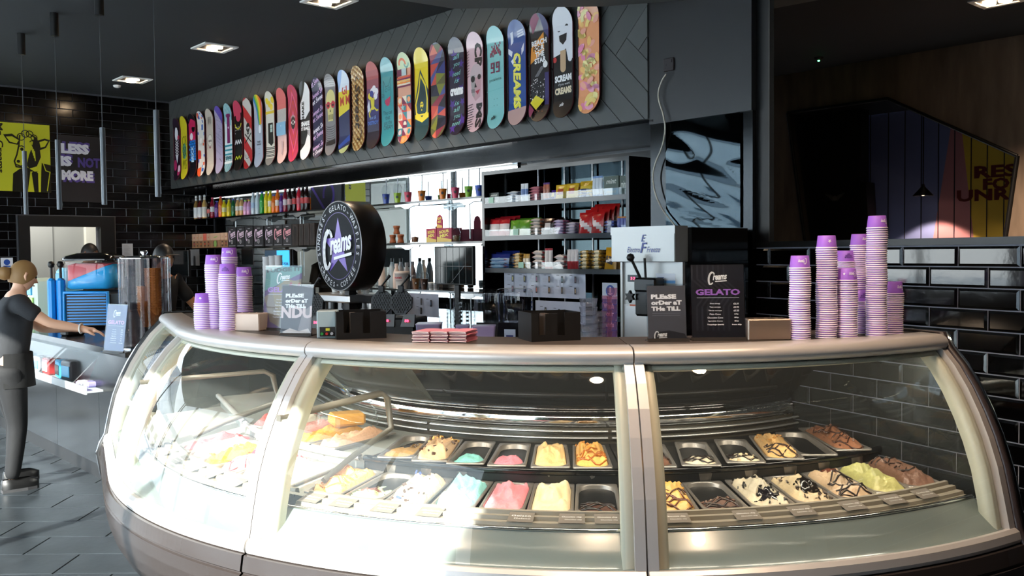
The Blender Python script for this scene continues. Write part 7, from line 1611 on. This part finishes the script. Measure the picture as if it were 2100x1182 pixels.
for word, a0, fl in (('GELATO', 91, 0), ('WAFFLES', 17, 0), ('SUNDAES', 164, 0), ('CREPES', 237, 1), ('COFFEE', 303, 1)):
    n = len(word); st_ = 8.6 if n == 6 else 9.4
    for i, ch in enumerate(word):
        an = a0 + ((n - 1) / 2 - i) * st_ * (1 if not fl else -1); r_ = rS * .865
        pr.T(ch, r_ * math.cos(R(an)), r_ * math.sin(R(an)), rS * .118, '#c8c8cc', R(an - 90 if not fl else an + 90), .012)
for an in (127, 56, -24, 206, 270):
    for q in (-2, 2): pr.Ci(rS * .865 * math.cos(R(an + q * .6)), rS * .865 * math.sin(R(an + q * .6)), .006, '#9a9aa0', 8)
creams(pr, .0, 0.0, rS * 1.28, '#f2f2f4', .14)
pr.build('sign_print', e, place=lambda u, v, d: (u, -.0045 - d, v), off=.0008)

# ------------------------------------------------------------------ appliances on the back bar
def bbp(x, Y_): p = at_y(x, 600, Y_); return Vector((p.x, p.y, .951))
def iron(x, Y_, lab, yc=621):
    p = bbp(x, Y_); e = empty('waffle_iron', p, -.25, lab, 'waffle iron'); zc_ = at_y(x, yc, Y_).z - .951
    b = MB(); b.cbox(-.12, -.12, 0, .14, .16, zc_ - .10, .01); b.build('base', M_blackm, e)
    b = MB(); b.prism([(0, 0), (.10, 0), (.10, .085), (.02, .085)], 0, .02, 0, Matrix.Translation((.05, -.13, zc_ - .16)) @ Matrix.Rotation(R(78), 4, 'X')); b.build('control_panel', C_('iron panel', '#1a1614', .3), e)
    pr = Print(); pr.T('58', 0, 0, .018, mat('red digits', (1, .05, .1), emit=(1, .04, .10), es=3), 0, .06, w=.03); pr.build('digits', e, place=lambda u, v, d: (.10 + u, -.156 - d, zc_ - .115 + v))
    Mx = Matrix.Translation((0, 0, zc_)) @ Matrix.Rotation(R(80), 4, 'X'); b = MB(); b.prism([(.082 * math.cos(R(22.5 + 45 * k)) * 1.03, .088 * math.sin(R(22.5 + 45 * k)) * 1.03) for k in range(8)], -.02, .0, 0, Mx); b.build('upper_plate', C_('iron cast', '#17181b', .5), e)
    b = MB()
    for i in range(-4, 5):
        for j in range(-4, 5):
            u, v = i * .019 + (j % 2) * .0095, j * .0165
            if math.hypot(u, v) < .074: b.lathe([(.0075, .0), (.006, .002), (.0, .0022)], 8, 0, Mx @ Matrix.Translation((u, v, 0)), caps=False)
    o = b.build('bubble_cups', C_('iron cups', '#0b0b0c', .3), e); o['kind'] = 'stuff'
    b = MB(); b.box(-.018, -.012, zc_ + .075, .018, .018, zc_ + .12); b.tube([(0, 0, zc_ + .11), (.03, -.02, zc_ + .14), (.075, -.03, zc_ + .19)], [.009, .006, .012], 8); b.build('handle', M_blackm, e)
iron(782, 6.5, 'open bubble waffle iron right of the round sign, the left one'); iron(822, 6.45, 'open bubble waffle iron beside the recipe sheet, the right one'); iron(640, 6.6, 'open waffle iron partly hidden behind the left till card', 625); iron(720, 6.9, 'open waffle iron directly below the round sign', 622)
def blender(x, Y_, lab, w=.19):
    p = bbp(x, Y_); e = empty('blender', p, -.35, lab, 'blender'); zt_ = at_y(x, 592, Y_).z - .951; zb2 = at_y(x, 660, Y_).z - .951
    b = MB(); b.add([(-w / 2, -w / 2, 0), (w / 2, -w / 2, 0), (w / 2, w / 2, 0), (-w / 2, w / 2, 0), (-w / 2 * .8, -w / 2 * .8, zb2), (w / 2 * .8, -w / 2 * .8, zb2), (w / 2 * .8, w / 2 * .8, zb2), (-w / 2 * .8, w / 2 * .8, zb2)], [(0, 3, 2, 1), (4, 5, 6, 7), (0, 1, 5, 4), (1, 2, 6, 5), (2, 3, 7, 6), (3, 0, 4, 7)]); b.build('motor_base', M_blackg, e)
    b = MB(); b.grid([[Vector((x_, y_, z)) for x_, y_ in rrect(w * s_, w * s_, .03 * s_, 4)] for z, s_ in ((zb2, .92), (zb2 + .08, .98), (zt_ - .03, 1.0), (zt_ - .008, .95), (zt_, .8))], 0, True, None, True); b.add([Vector((x_, y_, zt_)) for x_, y_ in rrect(w * .8, w * .8, .024, 4)], [tuple(range(16))]); b.build('sound_cover', M_acr, e)
    b = MB(); b.lathe([(.035, zb2), (.045, zb2 + .02), (.055, zb2 + .13), (.05, zb2 + .13), (.04, zb2 + .02)], 12, caps=False); b.build('jug', glass('smoke jug', (.6, .62, .65)), e)
    b = MB(); b.box(-.035, -w / 2 * .93, zb2 * .45, .035, -w / 2 * .85, zb2 * .86); b.box(-.022, -w / 2 * .95, zb2 * .62, .022, -w / 2 * .92, zb2 * .74, 1); b.build('badge_plate', [C_('badge pale', '#b4bcd0', .4), C_('badge blue', '#2c3474', .4)], e)
blender(1055, 5.55, 'blender under a clear sound cover, the right one with the full badge'); blender(1008, 5.95, 'blender under a clear sound cover, the left one')
def clear_stack(x, ytop, Y_, r, lab, n=16, c=None):
    p = bbp(x, Y_); h_ = at_y(x, ytop, Y_).z - .951; b = MB(); 
    for k in range(n): z = h_ * k / n; b.lathe([(r * .86, z), (r, z + h_ / n * 1.6), (r * 1.04, z + h_ / n * 1.65)], 12, 0, caps=False)
    tag(b.build('clear_cup_stack', c or M_acr, None, p), lab, 'cup stack', 'clear plastic cup stacks on the back bar')
for x, yt, n_ in ((909, 646, 'lowest'), (925, 630, 'second'), (939, 616, 'tallest'), (952, 628, 'fourth'), (964, 627, 'rightmost')): clear_stack(x, yt, 5.9, .030, n_ + ' stack of clear plastic cups beside the left blender', 14)
for x, yt, n_ in ((548, 533, 'left'), (560, 531, 'middle'), (572, 530, 'right')): clear_stack(x, yt, 6.6, .030, n_ + ' stack of white cups behind the left price card', 20, C_('cup white', '#c9c9cb', .5))
for x0, x1, yt, h_, d_, c, lab, nm__ in ((852, 903, 668, .09, .16, '#9a98c4', 'translucent lilac tub with steel tongs behind the pink sleeves', 'lilac_tub'), (934, 962, 671, .08, .1, '#8f8cbc', 'small lilac tub behind the middle pink sleeves', 'lilac_tub'), (968, 1016, 672, .08, .12, '#9a90be', 'lilac tub in front of the blenders', 'lilac_tub')):
    a = at_y(x0, yt, 4.9); c1 = at_y(x1, yt, 4.9); w_ = c1.x - a.x; m = MB(); P = [[Vector((x_ + w_ / 2, y_ + d_ / 2, z)) for x_, y_ in rrect(w_ * s_, d_ * s_, .012, 4)] for z, s_ in ((0, .88), (h_, 1), (h_ + .006, 1.04), (h_ + .006, .98))]; m.grid(P, 0, True, None, True); m.add(P[0], [tuple(range(16))]); m.add([q + Vector((0, 0, 0)) for q in P[-1]], [tuple(range(16))])
    # they stand on a steel prep trolley
    tag(m.build(nm__, C_('tub ' + c, c, .35), None, Vector((a.x, 4.9, a.z - h_)), 0), lab, 'tub')
a = at_y(835, 700, 4.88); c = at_y(1250, 700, 4.88); zt2 = at_y(852, 668, 4.9).z - .092; e = empty('prep_trolley', Vector(((a.x + c.x) / 2, 5.05, 0)), 0, 'steel prep trolley standing behind the display case', 'trolley'); w_ = (c.x - a.x)
b = MB(); b.box(-w_ / 2, -.2, zt2 - .03, w_ / 2, .14, zt2 - .001); b.build('top', M_steel, e)
for sx in (-1, 1):
    for sy in (-.19, .13): b = MB(); b.cyl(sx * (w_ / 2 - .02), sy, 0, zt2 - .03, .012, 8); b.build('leg', M_steel, e)
# square clear tubs and pink tumblers left of the soft serve machine
for j, (x, yt) in enumerate(((1207, 612), (1228, 640))):
    p = at_y(x, 700, 4.95); zt_ = at_y(x, yt, 4.95).z; n = 5; h_ = (zt_ - zt2) / n
    for k in range(n):
        m = MB(); P = [[Vector((x_, y_, z)) for x_, y_ in rrect(.085 * s_, .085 * s_, .012, 4)] for z, s_ in ((0.002, .84), (h_ * .96, 1), (h_ * .98, 1.05))]; m.grid(P, 0, True, None, True); m.add(P[0], [tuple(range(16))])
        tag(m.build('clear_tub', glass('frosty tub', (.8, .82, .88), 1.5, .1, 1.2, .25, (.6, .62, .72)), None, Vector((p.x, 4.95 + j * .06, zt2 + k * h_)), .2), 'clear square tub, %s from the bottom of the %s tower' % (ORDS[k], ('taller', 'lower')[j]), 'tub', 'clear square tubs by the soft serve machine')
for j, (x, yt) in enumerate(((1246, 606), (1257, 590))):
    p = at_y(x, 700, 5.0); zt_ = at_y(x, yt, 5.05).z; n = 6; h_ = (zt_ - zt2) / n
    for k in range(n):
        m = MB(); m.lathe([(.024, .002), (.030, h_ * .97), (.031, h_ * .985)], 12, 0, caps=False)
        tag(m.build('pink_tumbler', glass('pink tumbler glass', (.92, .62, .74), 1.5, .05, 1.1, .15, (.8, .5, .6)), None, Vector((p.x, 5.03, zt2 + k * h_))), 'pink plastic tumbler, %s from the bottom of the %s stack' % (ORDS[k], ('left', 'right')[j]), 'tumbler', 'pink tumblers by the soft serve machine')
def f_hand(pr, w, h):
    pr.Rr(0, 0, w, h * .72, '#26469c'); pr.Ci(w * .55, h * .86, w * .3, '#26469c'); pr.Rr(w * .5, h * .83, w * .6, h * .93, '#dfe4ee'); pr.P([(w * .35, h * .82), (w * .75, h * .82), (w * .55, h * .79)], '#dfe4ee')
    for t, v in (('Wash', .60), ('your', .44), ('hands', .28)): pr.T(t, w * .45, h * v, h * .09, '#dfe4ee', 0, .03, w=w * .7)
def wallsheet(x0, y0, x1, y1, T, c, name, lab, fn):
    a = at_t(x0, y0, T); c1 = at_t(x1, y1, T); w_ = (a - c1).dot(A); h_ = a.z - c1.z; m = MB(); m.box(0, 0, 0, w_, .004, h_); o = m.build(name, c, None, W(a.dot(A), T, c1.z), WR); tag(o, lab, 'sign')
    pr = Print([(0, 0), (w_, 0), (w_, h_), (0, h_)]); fn(pr, w_, h_); pr.build('print', o, place=lambda u, v, d: (u, -d, v), off=.0008)
wallsheet(1235, 580, 1266, 700, TR + .03, C_('notice white', '#c4ccdc', .5), 'hygiene_notice', 'white and blue hand washing notice left of the soft serve machine', f_hand)
# espresso machine and small things under the round sign
p = bbp(690, 7.0); e = empty('espresso_machine', p, WR, 'low steel coffee machine on the back bar under the round sign', 'coffee machine')
b = MB(); b.cbox(-.3, -.1, .0, .3, .3, .12, .01); b.cbox(-.3, .1, .12, .3, .3, .34, .01); b.cbox(-.3, -.08, .34, .3, .3, .40, .01); b.build('body', M_steel, e)
for k in range(3): b = MB(); b.cyl(-.18 + .18 * k, -.02, .27, .34, .028, 12); b.tube([(-.18 + .18 * k, -.03, .28), (-.18 + .18 * k, -.16, .27)], .012, 8); b.build('group_head', M_blackm, e)
for k in range(5): m = MB(); m.lathe([(.022, 0), (.034, .06), (.032, .06), (.02, .004)], 12); tag(m.build('espresso_cup', M_white, None, p + W(.22 - .11 * k, .12, .4015)), 'white cup on top of the coffee machine, %s from the left' % ORDS[k], 'cup', 'white cups on the coffee machine')
for x, Y_, w_, h_, c, lab in ((400, 6.9, .08, .13, '#c9c7b8', 'white tub with yellow label left of the purple cups'), (372, 7.1, .22, .05, '#9a9c9e', 'low white paper tray on the back bar, far left'), (358, 7.6, .12, .2, '#3c3e42', 'dark grey box on the back bar, far left')):
    p = bbp(x, Y_); m = MB(); m.cbox(-w_ / 2, -.05, 0, w_ / 2, .05, h_, .006); m.box(-w_ / 2 * .8, -.0515, h_ * .1, w_ / 2 * .8, -.0495, h_ * .5, 1); tag(m.build('storage_box', [C_('sb ' + c, c, .5), C_('label yellow', '#c9b42c', .5)], None, p, WR), lab, 'box')
wallsheet(389, 512, 409, 545, 5.0, C_('shirt grey', '#6f7276', .7), 'wall_cutout', 'pale grey sheet behind the far left purple cups', lambda pr, w, h: pr.P([(w * .38, 0), (w * .62, 0), (w * .6, h * .6), (w * .4, h * .6)], '#1a1b1d'))
# clothes rail by the left window, seen in the mirror
p = W(10.4, .9, 0); e = empty('clothes_rail', p, R(20), 'white rail on feet carrying T-shirts, reflected in the mirror', 'clothes rail')
b = MB(); b.tube([(-.6, 0, 1.75), (.6, 0, 1.75)], .012, 8); [b.tube([(s_ * .6, 0, .04), (s_ * .6, 0, 1.75)], .012, 8) for s_ in (-1, 1)]; b.build('rail', M_white, e)
for s_ in (-1, 1): b = MB(); b.box(s_ * .6 - .02, -.25, 0, s_ * .6 + .02, .25, .04); b.build('foot', M_white, e)
for k, c in enumerate(('#17181a', '#17181a', '#1c1d20', '#2a4ca0', '#d8dae0', '#e4e6ea', '#c87078', '#e8eaee')):
    m = MB(); sh_ = [(-.09, 0), (.09, 0), (.24, -.10), (.19, -.20), (.15, -.16), (.16, -.62), (-.16, -.62), (-.15, -.16), (-.19, -.20), (-.24, -.10)]
    Mx = Matrix.Rotation(R(90), 4, 'X'); m.prism(sh_, -.012, .012, 0, Mx); m.tube([(0, 0, 0), (0, 0, .07), (.02, 0, .095)], .003, 5, 1)
    o = m.build('t_shirt', [C_('tee ' + c, c, .85), M_steel]); o.matrix_world = Matrix.Translation(p + Vector((0, 0, 1.645))) @ Matrix.Rotation(R(20), 4, 'Z') @ Matrix.Translation((-.45 + k * .12, 0, 0)) @ Matrix.Rotation(R(62), 4, 'Z')
    tag(o, '%s T-shirt on the rail, %s from one end' % ({'#17181a': 'black', '#1c1d20': 'dark grey', '#2a4ca0': 'blue', '#d8dae0': 'pale grey', '#e4e6ea': 'white', '#c87078': 'pink', '#e8eaee': 'bright white'}[c], ORDS[k]), 'T-shirt', 'T-shirts on the rail')

# lights of the room
def downlight(x, y, lab, h=H, e=55):
    p = at_h(x, y, h); d = empty('recessed_downlight', (p.x, p.y, h), WR, lab, 'ceiling light')
    b = MB(); b.box(-.17, -.17, -.012, .17, -.13, .0); b.box(-.17, .13, -.012, .17, .17, .0); b.box(-.17, -.13, -.012, -.13, .13, .0); b.box(.13, -.13, -.012, .17, .13, .0)
    b.build('frame', M_white, d)
    b = MB(); b.box(-.13, -.13, -0.002, .13, .13, 0.0); b.build('recess', C_('lamp recess', '#161412', 0.5), d)
    for i in (-1, 1):
        b = MB(); b.lathe([(0.052, -0.006), (0.05, -0.02), (0.036, -0.022), (0.0, -0.022)], 16, caps=False); b.build('lamp', M_led, d, (i * 0.062, 0, 0))
    l = bpy.data.lights.new('downlight', 'SPOT'); l.energy = e; l.color = (1, .74, .52); l.spot_size = R(115); l.spot_blend = 0.6; l.shadow_soft_size = 0.06
    o = bpy.data.objects.new('downlight_lamp', l); col.objects.link(o); o.location = (p.x, p.y, h - 0.04)
downlight(272, 163, 'square recessed downlight, the far one nearest the tiled wall')
downlight(440, 97, 'square recessed downlight in the middle of the ceiling row')
downlight(675, 1, 'square recessed downlight beside the edge of the ceiling raft')
downlight(2045, 1, 'square recessed downlight in the next room', e=480)

# downlights set in the raft above the case
for x, y, e, n_ in ((0.35, 2.75, 95, 'middle'), (1.35, 3.0, 45, 'right'), (-1.0, 3.4, 30, 'left')):
    d = empty('recessed_downlight', (x, y, 3.25), 0, 'round recessed downlight in the raft above the display case, the %s one' % n_, 'ceiling light')
    b = MB(); b.lathe([(.07, 0), (.085, -.006), (.09, -.008), (.09, 0)], 20, caps=False); b.build('frame', M_white, d)
    b = MB(); b.lathe([(.07, -.001), (0, -.001)], 20, caps=False); b.build('lamp', M_led, d)
    l = bpy.data.lights.new('downlight', 'SPOT'); l.energy = e; l.color = (1, .72, .50); l.spot_size = R(110); l.spot_blend = 0.7; l.shadow_soft_size = 0.06
    o = bpy.data.objects.new('downlight_lamp', l); col.objects.link(o); o.location = (x, y, 3.22)
